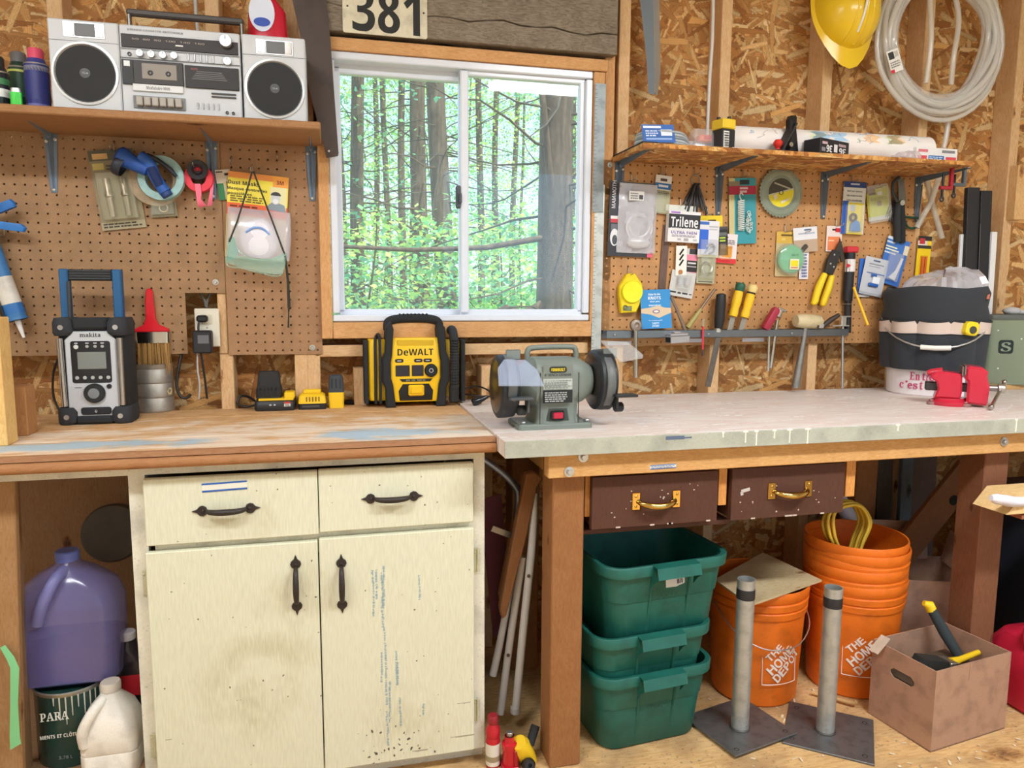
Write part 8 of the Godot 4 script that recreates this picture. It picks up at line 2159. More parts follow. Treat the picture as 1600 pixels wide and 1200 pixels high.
func bench_grinder():
	var o = Vector3(-0.3356, 0.89, 0.4956)
	var t = thing("bench_grinder", "grey green bench grinder with two wheels and clear eye shields", "bench grinder", o)
	var g = M("satin", "767e76")
	var turn = Basis(Vector3(0, 0, 1), -PI / 2)
	var ay = 0.118
	# base and pedestal
	var bp = []
	for q in [[-0.1, -0.065], [0.085, -0.065], [0.09, -0.06], [0.09, 0.055], [0.085, 0.06], [-0.1, 0.06], [-0.105, 0.055], [-0.105, -0.06]]: bp.append(Vector2(q[0], q[1]))
	part(t, "base", MB.new().at(Vector3(0, 0, 0), Vector3(-90, 0, 0)).plate(bp, 0, 0.014, 0.004), g)
	part(t, "pedestal", MB.new().rr([[0.012, 0.125, 0.11, 0.012], [0.03, 0.112, 0.1, 0.012], [0.06, 0.112, 0.105, 0.014], [0.09, 0.116, 0.118, 0.02]], 3), g)
	# motor housing along x
	part(t, "motor_housing", MB.new().frame(Transform3D(turn, Vector3(0, ay, 0))).rr([[-0.095, 0.075, 0.075, 0.036], [-0.075, 0.098, 0.098, 0.044], [-0.058, 0.124, 0.124, 0.04], [0.05, 0.124, 0.124, 0.04], [0.075, 0.11, 0.11, 0.045], [0.1, 0.08, 0.08, 0.038]], 5), g)
	part(t, "seam", MB.new().bx(-0.05, 0.08, 0.0618, 0.002, 0.13, 0.002).bx(0.052, 0.08, 0.0618, 0.002, 0.13, 0.002), M("matte", "363b36"))
	# name plate
	var np = part(t, "name_plate", printed(0.078, 0.098, "9da39a", [[0.0, 0.0, 1.0, 0.36, "767e76"], [0.02, 0.38, 0.98, 0.64, "b9bfb8"], [0.0, 0.66, 1.0, 1.0, "1c1d1e"]] + lines(0.04, 0.4, 0.96, 0.63, 5, "7f8580", 51) + lines(0.04, 0.7, 0.8, 0.97, 5, "b0b2b0", 52), 0.001), M("print"))
	np.position = Vector3(-0.004, 0.117, 0.0628)
	part(np, "badge", MB.new().plate(rpoly(0.046, 0.016, 0.006, 3, 0, 0.036), 0.0008, 0.0016), M("satin", "2a2a22"))
	txt(np, "FIRMBUILT", 0, 0.036, 0.0018, 0.036, 0.0075, "e8d020")
	txt(np, "6\" BENCH GRINDER", 0, 0.0225, 0.0008, 0.07, 0.0065, "1c1e1c")
	# switch
	part(t, "switch_recess", MB.new().plate([Vector2(-0.03, 0.02), Vector2(0.03, 0.02), Vector2(0.024, 0.052), Vector2(-0.024, 0.052)], 0.05, 0.0535), M("satin", "3d443e"))
	part(t, "switch", MB.new().bx(-0.002, 0.035, 0.056, 0.036, 0.024, 0.012, 0.003), M("gloss", "1d1a1c"))
	part(t, "switch_rocker", MB.new().bx(-0.002, 0.035, 0.062, 0.026, 0.016, 0.006, 0.002), M("gloss", "b81c3a"))
	# carrying handle
	part(t, "handle", MB.new().tube(smooth([Vector3(-0.066, 0.172, -0.01), Vector3(-0.064, 0.196, -0.01), Vector3(-0.045, 0.204, -0.01), Vector3(0.05, 0.205, -0.01), Vector3(0.066, 0.196, -0.01), Vector3(0.068, 0.17, -0.01)], 4), 0.0075, 10), g)
	for s in [-1, 1]:
		var x = -0.128 if s < 0 else 0.132
		var gd = part(t, "wheel_guard", MB.new().frame(Transform3D(turn, Vector3(x, ay - 0.012 if s < 0 else ay, 0))).lathe([[0.0001, -0.024 * s], [0.07, -0.024 * s], [0.079, -0.018 * s], [0.081, 0.0], [0.081, 0.02 * s], [0.0745, 0.024 * s], [0.0001, 0.024 * s]], 36), M("satin", "23262a"))
		part(gd, "guard_cover", MB.new().frame(Transform3D(turn, Vector3(x - 0.025, ay - 0.012 if s < 0 else ay, 0))).lathe([[0.0001, -0.005], [0.03, -0.004], [0.06, -0.001], [0.072, 0.002]], 32), M("gloss", "2b2522"))
		part(t, "wheel", MB.new().frame(Transform3D(turn, Vector3(x + 0.002, ay, 0.016))).lathe([[0.0001, -0.011], [0.07, -0.011], [0.072, -0.008], [0.072, 0.008], [0.07, 0.011], [0.0001, 0.011]], 36), M("soiled", "6a6e70"))
		# tool rest, spark arrester, shield
		part(t, "tool_rest", MB.new().bx(x + (0.02 if s < 0 else 0.036), 0.086, 0.088, 0.06, 0.007, 0.036, 0.002).bx(x + (0.042 if s < 0 else 0.018), 0.068, 0.07, 0.006, 0.04, 0.03, 0.002), M("satin", "4a4d4e") if s < 0 else M("satin", "1f2123"))
		part(t, "rest_knob", MB.new().at(Vector3(x + 0.03, 0.052, 0.06), Vector3(0, 0, -90)).cyl(0.013, -0.012, 0.012, 14, 0.003), M("satin", "232426"))
		part(t, "shield_bracket", MB.new().bx(x + 0.014, 0.19, 0.034, 0.038, 0.026, 0.008, 0.002).bx(x + 0.014, 0.16, 0.03, 0.014, 0.06, 0.005, 0.001), M("steel", "8f9694"))
	var sl = part(t, "eye_shield", MB.new().plate([Vector2(-0.06, -0.04), Vector2(0.055, -0.052), Vector2(0.052, -0.002), Vector2(0.03, 0.03), Vector2(-0.025, 0.036), Vector2(-0.048, 0.012)], -0.0015, 0.0015), M("clear", "cfe0ff"))
	sl.position = Vector3(-0.116, 0.155, 0.085)
	sl.rotation_degrees = Vector3(-42, 6, 3)
	var sr = part(t, "eye_shield", MB.new().plate([Vector2(-0.05, 0.034), Vector2(0.03, 0.026), Vector2(0.056, -0.02), Vector2(0.05, -0.03), Vector2(-0.02, -0.04)], -0.0015, 0.0015), M("clear", "dcdcda"))
	sr.position = Vector3(0.168, 0.2, 0.06)
	sr.rotation_degrees = Vector3(-46, 10, 0)
	for p in [Vector3(-0.09, 0.014, 0.045), Vector3(0.082, 0.014, 0.04), Vector3(0.082, 0.014, -0.045)]:
		part(t, "mounting_bolt", MB.new().at(p).cyl(0.0085, 0, 0.006, 6, 0.001), M("steel", "a8aaa8"))

func tool_bucket():
	var c = Vector3(1.175, RT, 0.150)
	var t = thing("tool_bucket", "white pail wrapped in a black pocketed tool caddy", "bucket", c)
	part(t, "pail", MB.new().lathe([[0.0001, 0], [0.132, 0.0], [0.136, 0.004], [0.148, 0.34], [0.15, 0.36], [0.144, 0.362], [0.142, 0.34], [0.13, 0.01], [0.0001, 0.008]], 44), M("satin", "ece6e8"))
	# lettering wraps round the pail: each letter on its own tangent
	for l in [["Entretenir,", 0.056, 0.026, 1.14], ["c'est cultiver", 0.024, 0.027, 1.40]]:
		var a = -l[3]
		for chh in l[0]:
			if chh != " ":
				var r = 0.1385 + l[1] * 0.036
				var w = 0.0125 if chh in "itl',r" else 0.0185
				var hgt = l[2] if chh in "ElthT" else (0.006 if chh == "," else l[2] * 0.72)
				var ly = l[1] + hgt / 2
				if chh == "'": hgt = 0.007; ly = l[1] + l[2] * 0.85
				txt(t, chh, sin(a) * r, ly, cos(a) * r, w * 0.82, hgt, "c83a6a", Vector3(0, rad_to_deg(a), 0), 2)
			a += 0.088 if chh in "itl',r " else 0.128
	# caddy cloth: a folded upper band, then a skirt with pockets
	var bk = M("cloth", "33363b")
	var up = []
	for k in 5:
		var ring = []
		var y = [0.235, 0.27, 0.31, 0.352, 0.372][k]
		for j in 40:
			var a = TAU * j / 40
			var r = [0.156, 0.168, 0.157, 0.168, 0.153][k] + 0.003 * sin(a * 6 + k * 2)
			ring.append(Vector3(r * cos(a), y + 0.004 * sin(a * 4 + k), r * sin(a)))
		up.append(ring)
	part(t, "upper_flap", MB.new().loft(up, true, false, -0.5), bk)
	for k in 10:
		var a0 = TAU * k / 10 + 0.12
		var rows = []
		for i in 6:
			var y = [0.092, 0.12, 0.17, 0.215, 0.235, 0.262][i]
			var row = []
			for j in 7:
				var s = j / 6.0
				var a = a0 + s * TAU / 10
				var r = 0.143 + y * 0.02 + 0.012 + 0.014 * sin(PI * s) * [0.4, 0.8, 1.0, 1.1, 1.15, 1.2][i]
				row.append(Vector3(r * cos(a), y - 0.006 * sin(PI * s) * (1.0 if i > 3 else 0.3), r * sin(a)))
			rows.append(row)
		var pk = part(t, "pocket", MB.new().loft(rows.slice(0, 4), false, false, -0.5), bk)
		part(pk, "pale_band", MB.new().loft(rows.slice(3, 6), false, false, -0.5), M("cloth", "d8c4b8"))
		part(pk, "binding", MB.new().tube(rows[5], 0.003, 6).tube(rows[3], 0.0022, 6), M("cloth", "26282c"))
	part(t, "badge", MB.new().at(Vector3(0.07, 0.345, 0.149), Vector3(0, 25, 0)).bx(0, 0, 0, 0.018, 0.024, 0.003), M("satin", "d8785c"))
	# wire bail with its grip
	var hw = []
	for i in 17:
		var a = PI * i / 16
		hw.append(Vector3(-0.165 * cos(a), 0.27 - 0.1 * sin(a), 0.182 * sin(a)))
	var rot = Basis(Vector3.UP, deg_to_rad(-40))
	part(t, "bail", MB.new().frame(Transform3D(rot, Vector3.ZERO)).tube(hw, 0.0028, 8), M("steel", "dcdcdc"))
	part(t, "bail_grip", MB.new().frame(Transform3D(rot, Vector3.ZERO)).tube([hw[7] + Vector3(-0.012, 0, 0), hw[8], hw[9] + Vector3(0.012, 0, 0)], 0.0085, 12), M("satin", "eeeae0"))
	var tm = thing("tape_measure", "yellow tape measure tucked in a caddy pocket", "tape measure", c + Vector3(-0.022, 0.236, 0.178), "", Vector3(0, -8, -8))
	part(tm, "case", MB.new().plate(rpoly(0.046, 0.046, 0.014, 4), -0.012, 0.014, 0.004), M("satin", "f0d420"))
	part(tm, "hub", MB.new().at(Vector3(0.0, -0.004, 0.014), Vector3(90, 0, 0)).lathe([[0.013, 0], [0.012, 0.002], [0.006, 0.0025], [0.0001, 0.002]], 18), M("steel", "6a6a66"))
	# crinkled plastic sheet in the top
	var cs = []
	rng.seed = 81
	for i in 7:
		var row = []
		for j in 48:
			var a = TAU * j / 48
			var r = [0.136, 0.14, 0.128, 0.105, 0.075, 0.04, 0.004][i] * (1.0 + (0.06 if j % 2 else -0.03) + rng.randf_range(-0.03, 0.03))
			row.append(Vector3(r * cos(a) * 0.82 + 0.03, [0.35, 0.375, 0.4, 0.415, 0.422, 0.425, 0.42][i] + rng.randf_range(-0.006, 0.006) + 0.018 * cos(a), r * sin(a)))
		cs.append(row)
	solo("plastic_sheet", "crinkled translucent plastic sheet stuffed in the tool pail", "plastic sheet", MB.new().loft(cs, true, false, 0.97), M("film", "eae6ea"), c)

func bench_vise():
	var o = Vector3(1.0078, 0.89, 0.4102)
	var t = thing("bench_vise", "small red bench vise with a steel handle bolted to the workbench", "vise", o, "", Vector3(0, -40, 0))
	t.scale = Vector3.ONE * 0.87
	var rd = M("gloss", "c82a40")
	part(t, "base", MB.new().lathe([[0.0001, 0], [0.062, 0.0], [0.064, 0.003], [0.064, 0.014], [0.056, 0.018], [0.05, 0.022], [0.05, 0.027], [0.0001, 0.027]], 32), rd)
	for a in [0.6, 2.7, 4.6]:
		part(t, "lug", MB.new().at(Vector3(0.062 * cos(a), 0, 0.062 * sin(a))).cyl(0.016, 0, 0.012, 16, 0.002).cyl(0.008, 0.012, 0.018, 6, 0.001), M("worn", "b08a88"))
	var bp = []
	for q in [[-0.062, 0.112], [-0.066, 0.104], [-0.058, 0.092], [-0.046, 0.084], [-0.04, 0.06], [-0.05, 0.026], [0.032, 0.026], [0.036, 0.05], [0.034, 0.096], [0.034, 0.116], [-0.02, 0.122], [-0.052, 0.12]]: bp.append(Vector2(q[0], q[1]))
	part(t, "body", MB.new().plate(bp, -0.036, 0.04, 0.006), rd)
	part(t, "anvil", MB.new().at(Vector3(-0.056, 0.116, 0.0), Vector3(0, 0, -80)).lathe([[0.0001, -0.02], [0.008, -0.02], [0.013, -0.006], [0.014, 0.03], [0.0001, 0.03]], 16), rd)
	part(t, "slide_bar", MB.new().bx(0.02, 0.066, 0.0, 0.2, 0.03, 0.034, 0.003), M("satin", "33302f"))
	var jp = []
	for q in [[0.066, 0.012], [0.128, 0.008], [0.132, 0.02], [0.134, 0.075], [0.124, 0.112], [0.126, 0.128], [0.11, 0.142], [0.07, 0.146], [0.056, 0.14], [0.058, 0.1], [0.066, 0.09]]: jp.append(Vector2(q[0] - 0.016, q[1]))
	part(t, "moving_jaw", MB.new().plate(jp, -0.042, 0.046, 0.008), rd)
	part(t, "jaw_plate", MB.new().bx(0.0405, 0.132, 0.002, 0.006, 0.034, 0.092, 0.001).bx(0.033, 0.128, 0.002, 0.006, 0.034, 0.088, 0.001), M("worn", "8c7a76"))
	part(t, "screw", MB.new().rod(Vector3(0.03, 0.068, 0), Vector3(0.165, 0.068, 0.0), 0.011, 14), M("steel", "9a9694"))
	part(t, "screw_head", MB.new().frame(Transform3D(Basis(Vector3(0, 0, 1), -PI / 2), Vector3(0.158, 0.068, 0))).cyl(0.017, -0.012, 0.012, 18, 0.003), M("steel", "bcb8b2"))
	var e1 = Vector3(0.12, 0.012, 0.095)
	var e0 = Vector3(0.17, 0.088, -0.034)
	part(t, "handle", MB.new().rod(e0, e1, 0.006, 10).sph(e0, Vector3(0.01, 0.01, 0.01), 12).sph(e1, Vector3(0.01, 0.01, 0.01), 12), M("chrome", "b4b0aa"))

# ---------- under the workbench ----------
func storage_bin(label, at, k, yaw):
	var t = thing("storage_bin", label, "storage bin", at, "green storage bins in a stack", Vector3(0, yaw, 0))
	var g = M("soiled", "1c675c")
	var H = 0.225 * k
	var st = []
	for q in [[0.0, 0.31, 0.225, 0.045], [0.008, 0.325, 0.24, 0.05], [H * 0.55, 0.35, 0.262, 0.052], [H * 0.56, 0.355, 0.267, 0.052], [H - 0.03, 0.372, 0.285, 0.055], [H - 0.029, 0.395, 0.308, 0.06], [H - 0.004, 0.4, 0.312, 0.062], [H, 0.395, 0.307, 0.06], [H - 0.002, 0.37, 0.284, 0.052], [H - 0.04, 0.362, 0.276, 0.05], [0.012, 0.318, 0.232, 0.045]]:
		st.append([q[0], q[1] * k * 0.925, q[2] * k, q[3] * k])
	part(t, "tub", MB.new().rr(st, 6), g)
	for x in [-0.055, 0.055]:
		part(t, "rib", MB.new().at(Vector3(x * k, H * 0.46, 0.128 * k), Vector3(9, 0, 0)).bx(0, 0, 0, 0.007, H * 0.8, 0.012, 0.003), g)
	var hd = part(t, "handle", MB.new().loft([[Vector3(-0.066, H + 0.001, 0.15 * k), Vector3(0.066, H + 0.001, 0.15 * k)], [Vector3(-0.066, H - 0.002, 0.176 * k), Vector3(0.066, H - 0.002, 0.176 * k)], [Vector3(-0.066, H - 0.03, 0.184 * k), Vector3(0.066, H - 0.03, 0.184 * k)], [Vector3(-0.062, H - 0.032, 0.179 * k), Vector3(0.062, H - 0.032, 0.179 * k)], [Vector3(-0.062, H - 0.008, 0.168 * k), Vector3(0.062, H - 0.008, 0.168 * k)]], false, false), g)
	for s in [-1, 1]:
		part(hd, "handle_web", MB.new().loft([[Vector3(s * 0.066, H, 0.15 * k), Vector3(s * 0.066, H - 0.03, 0.184 * k)], [Vector3(s * 0.066, H - 0.07, 0.145 * k), Vector3(s * 0.066, H - 0.045, 0.165 * k)]], false, false), g)
	return t

func hd_bucket_profile(h):
	return [[0.0001, 0.0], [0.122, 0.0], [0.128, 0.006], [0.142, h - 0.085], [0.147, h - 0.084], [0.149, h - 0.066], [0.144, h - 0.062], [0.149, h - 0.058], [0.151, h - 0.04], [0.146, h - 0.036], [0.151, h - 0.03], [0.153, h - 0.006], [0.1505, h], [0.147, h - 0.002], [0.124, 0.012], [0.0001, 0.01]]

func bucket_print(t, a, sc):
	# the white diamond-cut square with its stencil lettering, on the pail's side
	var at = Vector3(sin(a) * 0.1345, 0.155, cos(a) * 0.1345)
	var fr = Transform3D(Basis(Vector3.UP, a) * Basis(Vector3.RIGHT, -0.05), at)
	var ln = MB.new().frame(fr)
	for q in [[-0.056, 0.075, 0.056, 0.075], [-0.056, -0.075, 0.056, -0.075], [-0.056, -0.075, -0.056, 0.075], [0.056, -0.075, 0.056, 0.075]]:
		var n = 8
		var pts = []
		for i in n + 1:
			var x = lerpf(q[0], q[2], float(i) / n)
			var y = lerpf(q[1], q[3], float(i) / n)
			pts.append(Vector3(x, y, sqrt(maxf(0.0001, 0.0182 - x * x)) - 0.1345 + 0.0006))
		ln.tube(pts, 0.0013, 4)
	part(t, "print_border", ln, M("satin", "f2e6dc"))
	var dg = 0.8
	for k in 3:
		var w = ["THE", "HOME", "DEPOT"][k]
		var adv = [0.021, 0.027, 0.0235][k]
		for i in w.length():
			var d = (i - (w.length() - 1) / 2.0) * adv + [0.002, 0.0, 0.0][k]
			var off = (1 - k) * 0.033
			var x = -sin(dg) * off + cos(dg) * d
			var y = cos(dg) * off + sin(dg) * d
			var an = a + x / 0.137
			var l = txt(t, w[i], 0, 0, 0, adv * 0.9, [0.022, 0.029, 0.027][k], "f2e6dc")
			l.transform = Transform3D(Basis(Vector3.UP, an) * Basis(Vector3.RIGHT, -0.05) * Basis(Vector3.BACK, dg), Vector3(sin(an) * (0.1365 + y * 0.045), 0.155 + y, cos(an) * (0.1365 + y * 0.045))) * l.transform

func build_under_bench():
	var b3 = storage_bin("green storage bin marked BOATS in the middle of the stack", Vector3(-0.077, 0.112, 0.455), 1.0, 5.6)
	txt(b3, "B O A T S", 0.0, 0.055, 0.128, 0.16, 0.028, "14463c", Vector3(-9, 0, -4), 0)
	var b4 = storage_bin("lowest green storage bin standing on the floor", Vector3(-0.07, 0.0, 0.455), 1.0, 5.6)
	txt(b4, "FISHING", 0.01, 0.115, 0.14, 0.07, 0.012, "1a5a4c", Vector3(-8, 0, 0), 0)
	var b5 = storage_bin("topmost green storage bin, open, with a torn white sticker", Vector3(-0.047, 0.292, 0.452), 1.06, 6.5)
	txt(b5, "DOCK", -0.01, 0.148, 0.153, 0.05, 0.014, "15503f", Vector3(-8, 0, 0), 0)
	txt(b5, "HOOKING", 0.012, 0.112, 0.148, 0.07, 0.013, "15503f", Vector3(-8, 0, 0), 0)
	part(b5, "sticker", MB.new().at(Vector3(0.002, 0.187, 0.166), Vector3(-8, 0, 4)).plate([Vector2(-0.03, -0.01), Vector2(0.0, -0.013), Vector2(0.028, -0.008), Vector2(0.03, 0.01), Vector2(0.006, 0.012), Vector2(-0.028, 0.009)], 0, 0.0008), M("satin", "d4d2cc"))
	part(b5, "barcode", MB.new().at(Vector3(0.014, 0.188, 0.1672), Vector3(-8, 0, 4)).bx(-0.006, 0, 0, 0.002, 0.012, 0.0004).bx(-0.002, 0, 0, 0.003, 0.012, 0.0004).bx(0.003, 0, 0, 0.002, 0.012, 0.0004).bx(0.008, 0, 0, 0.003, 0.012, 0.0004), M("matte", "3a3a3a"))
	# orange pails
	var org = M("soiled", "f07818")
	var p1 = thing("orange_pail", "single orange pail covered by a square of pale panelling", "pail", Vector3(0.38, 0.0, 0.37))
	part(p1, "pail", MB.new().lathe(hd_bucket_profile(0.365), 44), org)
	bucket_print(p1, 0.02, 1.0)
	part(p1, "bail", MB.new().tube(smooth([Vector3(-0.15, 0.3, 0.0), Vector3(-0.13, 0.24, 0.09), Vector3(-0.06, 0.2, 0.145), Vector3(0.04, 0.2, 0.15), Vector3(0.12, 0.24, 0.1), Vector3(0.15, 0.3, 0.0)], 5), 0.002, 6), M("steel", "b8b4b0"))
	var cv = thing("panel_offcut", "square of pale wood grain panelling lying on the single orange pail", "panel", Vector3.ZERO)
	var cor = [Vector3(0.2226, 0.373, 0.3856), Vector3(0.2246, 0.373, 0.5771), Vector3(0.5381, 0.373, 0.4643), Vector3(0.4997, 0.373, 0.2086)]
	var cm = MB.new()
	cm.face(cor, Vector3.UP)
	var low = cor.map(func(v): return v - Vector3(0, 0.006, 0))
	cm.face(low, Vector3.DOWN)
	for i in 4: cm.flat([cor[i], cor[(i + 1) % 4], low[(i + 1) % 4], low[i]])
	part(cv, "panel", cm, M("wood_h", "cfc3a4"))
	var s0 = Vector3(0.705, 0.0, 0.4)
	var hs = []
	for k in 6:
		var pl = thing("stacked_pail", ["orange pail with stencil lettering at the bottom of the nested stack", "second orange pail from the floor in the nested stack", "third orange pail from the floor in the nested stack", "fourth orange pail from the floor in the nested stack", "fifth orange pail from the floor in the nested stack", "topmost nested orange pail, holding the yellow extension cord"][k], "pail", s0 + Vector3(0.003 * sin(k * 2.0), 0.024 * k, 0.003 * cos(k * 3.0)), "nested orange pails")
		part(pl, "pail", MB.new().lathe(hd_bucket_profile(0.365), 40), org)
		if k == 0: bucket_print(pl, -0.42, 1.0)
	# yellow extension cord standing in the top pail
	var ec = thing("extension_cord", "bundled yellow extension cord standing in the stack of pails", "cord", s0 + Vector3(-0.06, 0.32, 0.02))
	for k in 7:
		var w = 0.062 + 0.006 * (k % 3)
		var z = -0.02 + 0.0075 * k
		var lp = [Vector3(-0.012 - 0.003 * k, 0.0, z), Vector3(-0.02, 0.1, z), Vector3(-w * 0.95, 0.18, z + 0.006), Vector3(-w, 0.225 + 0.004 * k, z), Vector3(-w * 0.35, 0.272 + 0.003 * (k % 3), z), Vector3(w * 0.5, 0.268, z), Vector3(w, 0.215, z + 0.004), Vector3(w * 0.75, 0.15, z), Vector3(0.03, 0.08, z), Vector3(0.024 + 0.003 * k, 0.0, z)]
		part(ec, "loop", MB.new().tube(smooth(lp, 4), 0.0052, 7), M("satin", "d8b43c"))
	part(ec, "binding", MB.new().tube(smooth([Vector3(-0.055, 0.09, 0.01), Vector3(-0.03, 0.108, 0.045), Vector3(0.03, 0.105, 0.05), Vector3(0.07, 0.1, 0.03), Vector3(0.095, 0.075, 0.02), Vector3(0.06, 0.045, 0.03)], 5), 0.0052, 7), M("satin", "dcb840"))
	# steel stands
	for q in [[Vector3(0.2125, 0.007, 0.568), 13.5, 0.445, "steel post on a square plate standing before the single orange pail", Vector3(-0.009, 0, 0.012)], [Vector3(0.4515, 0.0, 0.645), -39.0, 0.43, "steel post on a square plate standing beside the cardboard box", Vector3(-0.01, 0, 0.004)]]:
		var s = thing("post_stand", q[3], "stand", q[0], "steel post stands", Vector3(0, q[1], 0))
		part(s, "plate", MB.new().bx(0, 0.003, 0, 0.23, 0.006, 0.21 if q[1] > 0 else 0.23, 0.001), M("worn", "7a7c7e"))
		var ps = part(s, "post", MB.new().at(q[4]).lathe([[0.0245, 0.006], [0.0245, q[2]], [0.0215, q[2]], [0.0215, q[2] - 0.1]], 26), M("worn", "c4c8c8"))
		part(ps, "tape_band", MB.new().at(q[4]).lathe([[0.025, q[2] - 0.055], [0.0254, q[2] - 0.053], [0.0254, q[2] - 0.028], [0.025, q[2] - 0.026]], 26), M("satin", "26262a"))
		part(s, "weld", MB.new().tube(ring_pts(Vector3(0, 0.007, 0) + q[4], 0.0255, 26, Vector3.UP), 0.0035, 6, true), M("worn", "6a6866"))
		for e in [[-1, -1], [1, -1], [1, 1], [-1, 1]]:
			part(s, "bolt_hole", MB.new().at(Vector3(e[0] * 0.092, 0.0062, e[1] * 0.085)).lathe([[0.0001, -0.001], [0.0062, 0.0], [0.007, 0.0]], 14), M("matte", "121212"))
	cardboard_boxes()
	lumber_under()

func cardboard_boxes():
	var c = (Vector3(0.6342, 0, 0.5666) + Vector3(0.9512, 0, 0.7432)) / 2
	c.y = 0
	c.z += 0.012
	var t = thing("cardboard_box", "open brown cardboard box with a hand hole and brushes inside", "box", c, "", Vector3(0, 8.5, 0))
	var kb = M("soiled", "b9927c")
	var W = 0.3; var D = 0.205; var H = 0.232
	part(t, "bottom", MB.new().bx(0, 0.002, 0, W, 0.004, D), kb)
	part(t, "side", MB.new().bx(0, H / 2, D / 2 - 0.002, W, H, 0.004), kb)
	part(t, "side", MB.new().bx(0, H / 2, -D / 2 + 0.002, W, H, 0.004), kb)
	part(t, "side", MB.new().bx(W / 2 - 0.002, H / 2, 0, 0.004, H, D - 0.008), kb)
	# left side with its hand hole, cut out of the board
	var lm = MB.new().at(Vector3(-W / 2 + 0.002, 0, 0), Vector3(0, -90, 0))
	var hy = 0.165
	lm.bx(0, (hy - 0.014) / 2, 0, D - 0.008, hy - 0.014, 0.004).bx(0, (hy + 0.014 + H) / 2, 0, D - 0.008, H - hy - 0.014, 0.004)
	for s in [-1, 1]:
		lm.bx(s * ((D - 0.008) / 4 + 0.02), hy, 0, (D - 0.008) / 2 - 0.04, 0.028, 0.004)
		lm.plate([Vector2(s * 0.04, hy - 0.014), Vector2(s * 0.028, hy - 0.014), Vector2(s * 0.04, hy - 0.004)], -0.002, 0.002).plate([Vector2(s * 0.04, hy + 0.014), Vector2(s * 0.028, hy + 0.014), Vector2(s * 0.04, hy + 0.004)], -0.002, 0.002)
	part(t, "side", lm, kb)
	part(t, "tape", MB.new().at(Vector3(-0.02, H - 0.025, D / 2 + 0.0005)).bx(0, 0, 0, 0.001, 0.05, 0.001), kb)
	part(t, "torn_flap", MB.new().at(Vector3(-W / 2 + 0.006, H, -D / 2 + 0.03), Vector3(0, 0, 40)).bx(-0.012, 0.008, 0, 0.06, 0.003, 0.03), M("soiled", "d8c4b0"))
	# brushes in the box
	var fb = thing("filling_brush", "black bristled brush with a yellow handle lying in the box", "brush", c + Vector3(0.0, 0.19, 0.02), "", Vector3(0, 8, 0))
	part(fb, "bristles", MB.new().at(Vector3(-0.06, 0.014, 0.0), Vector3(0, 0, -15)).rr([[-0.012, 0.11, 0.05, 0.008], [0.012, 0.1, 0.045, 0.008]], 2), M("matte", "26241f"))
	part(fb, "ferrule", MB.new().at(Vector3(0.006, -0.003, 0.0), Vector3(0, 0, -10)).bx(0, 0, 0, 0.035, 0.022, 0.05, 0.002), M("steel", "b8b4a8"))
	part(fb, "handle", MB.new().tube([Vector3(0.022, -0.004, 0.0), Vector3(0.06, -0.002, 0.0), Vector3(0.135, 0.006, 0.0)], [0.014, 0.009, 0.008], 10), M("satin", "f0c81c"))
	var gb = thing("grip_brush", "brush with a grey grip and yellow tip leaning in the box", "brush", c + Vector3(0.05, 0.2, -0.03))
	part(gb, "grip", MB.new().tube([Vector3(0.03, -0.02, 0.02), Vector3(0.01, 0.04, -0.02), Vector3(-0.012, 0.1, -0.05)], [0.014, 0.0165, 0.014], 12), M("matte", "2f3638"))
	part(gb, "tip", MB.new().tube([Vector3(-0.012, 0.098, -0.05), Vector3(-0.018, 0.114, -0.056), Vector3(-0.034, 0.12, -0.06)], [0.0145, 0.015, 0.008], 12), M("satin", "f2cc1c"))
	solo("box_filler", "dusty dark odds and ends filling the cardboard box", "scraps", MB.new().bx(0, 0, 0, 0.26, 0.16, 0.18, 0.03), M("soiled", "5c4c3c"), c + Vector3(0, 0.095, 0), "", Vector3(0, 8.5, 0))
	# second box behind
	var d = Vector3(1.02, 0.0, 0.33)
	var s2 = thing("cardboard_carton", "shaded cardboard carton with open flaps behind the pails", "box", d, "", Vector3(0, -20, 0))
	var k2 = M("soiled", "b9927c")
	part(s2, "side", MB.new().bx(0, 0.16, 0.12, 0.26, 0.32, 0.004), k2)
	part(s2, "side", MB.new().bx(-0.13, 0.16, 0, 0.004, 0.32, 0.236), k2)
	part(s2, "side", MB.new().bx(0.13, 0.16, 0, 0.004, 0.32, 0.236).bx(0, 0.16, -0.12, 0.26, 0.32, 0.004), k2)
	part(s2, "flap", MB.new().at(Vector3(-0.02, 0.38, -0.115), Vector3(-10, 0, 0)).bx(-0.02, 0, 0, 0.22, 0.13, 0.004), M("soiled", "b9927c"))
	part(s2, "flap", MB.new().at(Vector3(0.125, 0.37, 0.0), Vector3(0, 0, -14)).bx(0, 0, 0, 0.004, 0.11, 0.2), M("soiled", "b9927c"))
	solo("paper_tube", "long white paper tube leaning out of the carton", "tube", MB.new().rod(Vector3(0.93, 0.2, 0.36), Vector3(0.78, 0.62, 0.12), 0.026, 16), M("satin", "c8c4cc"))

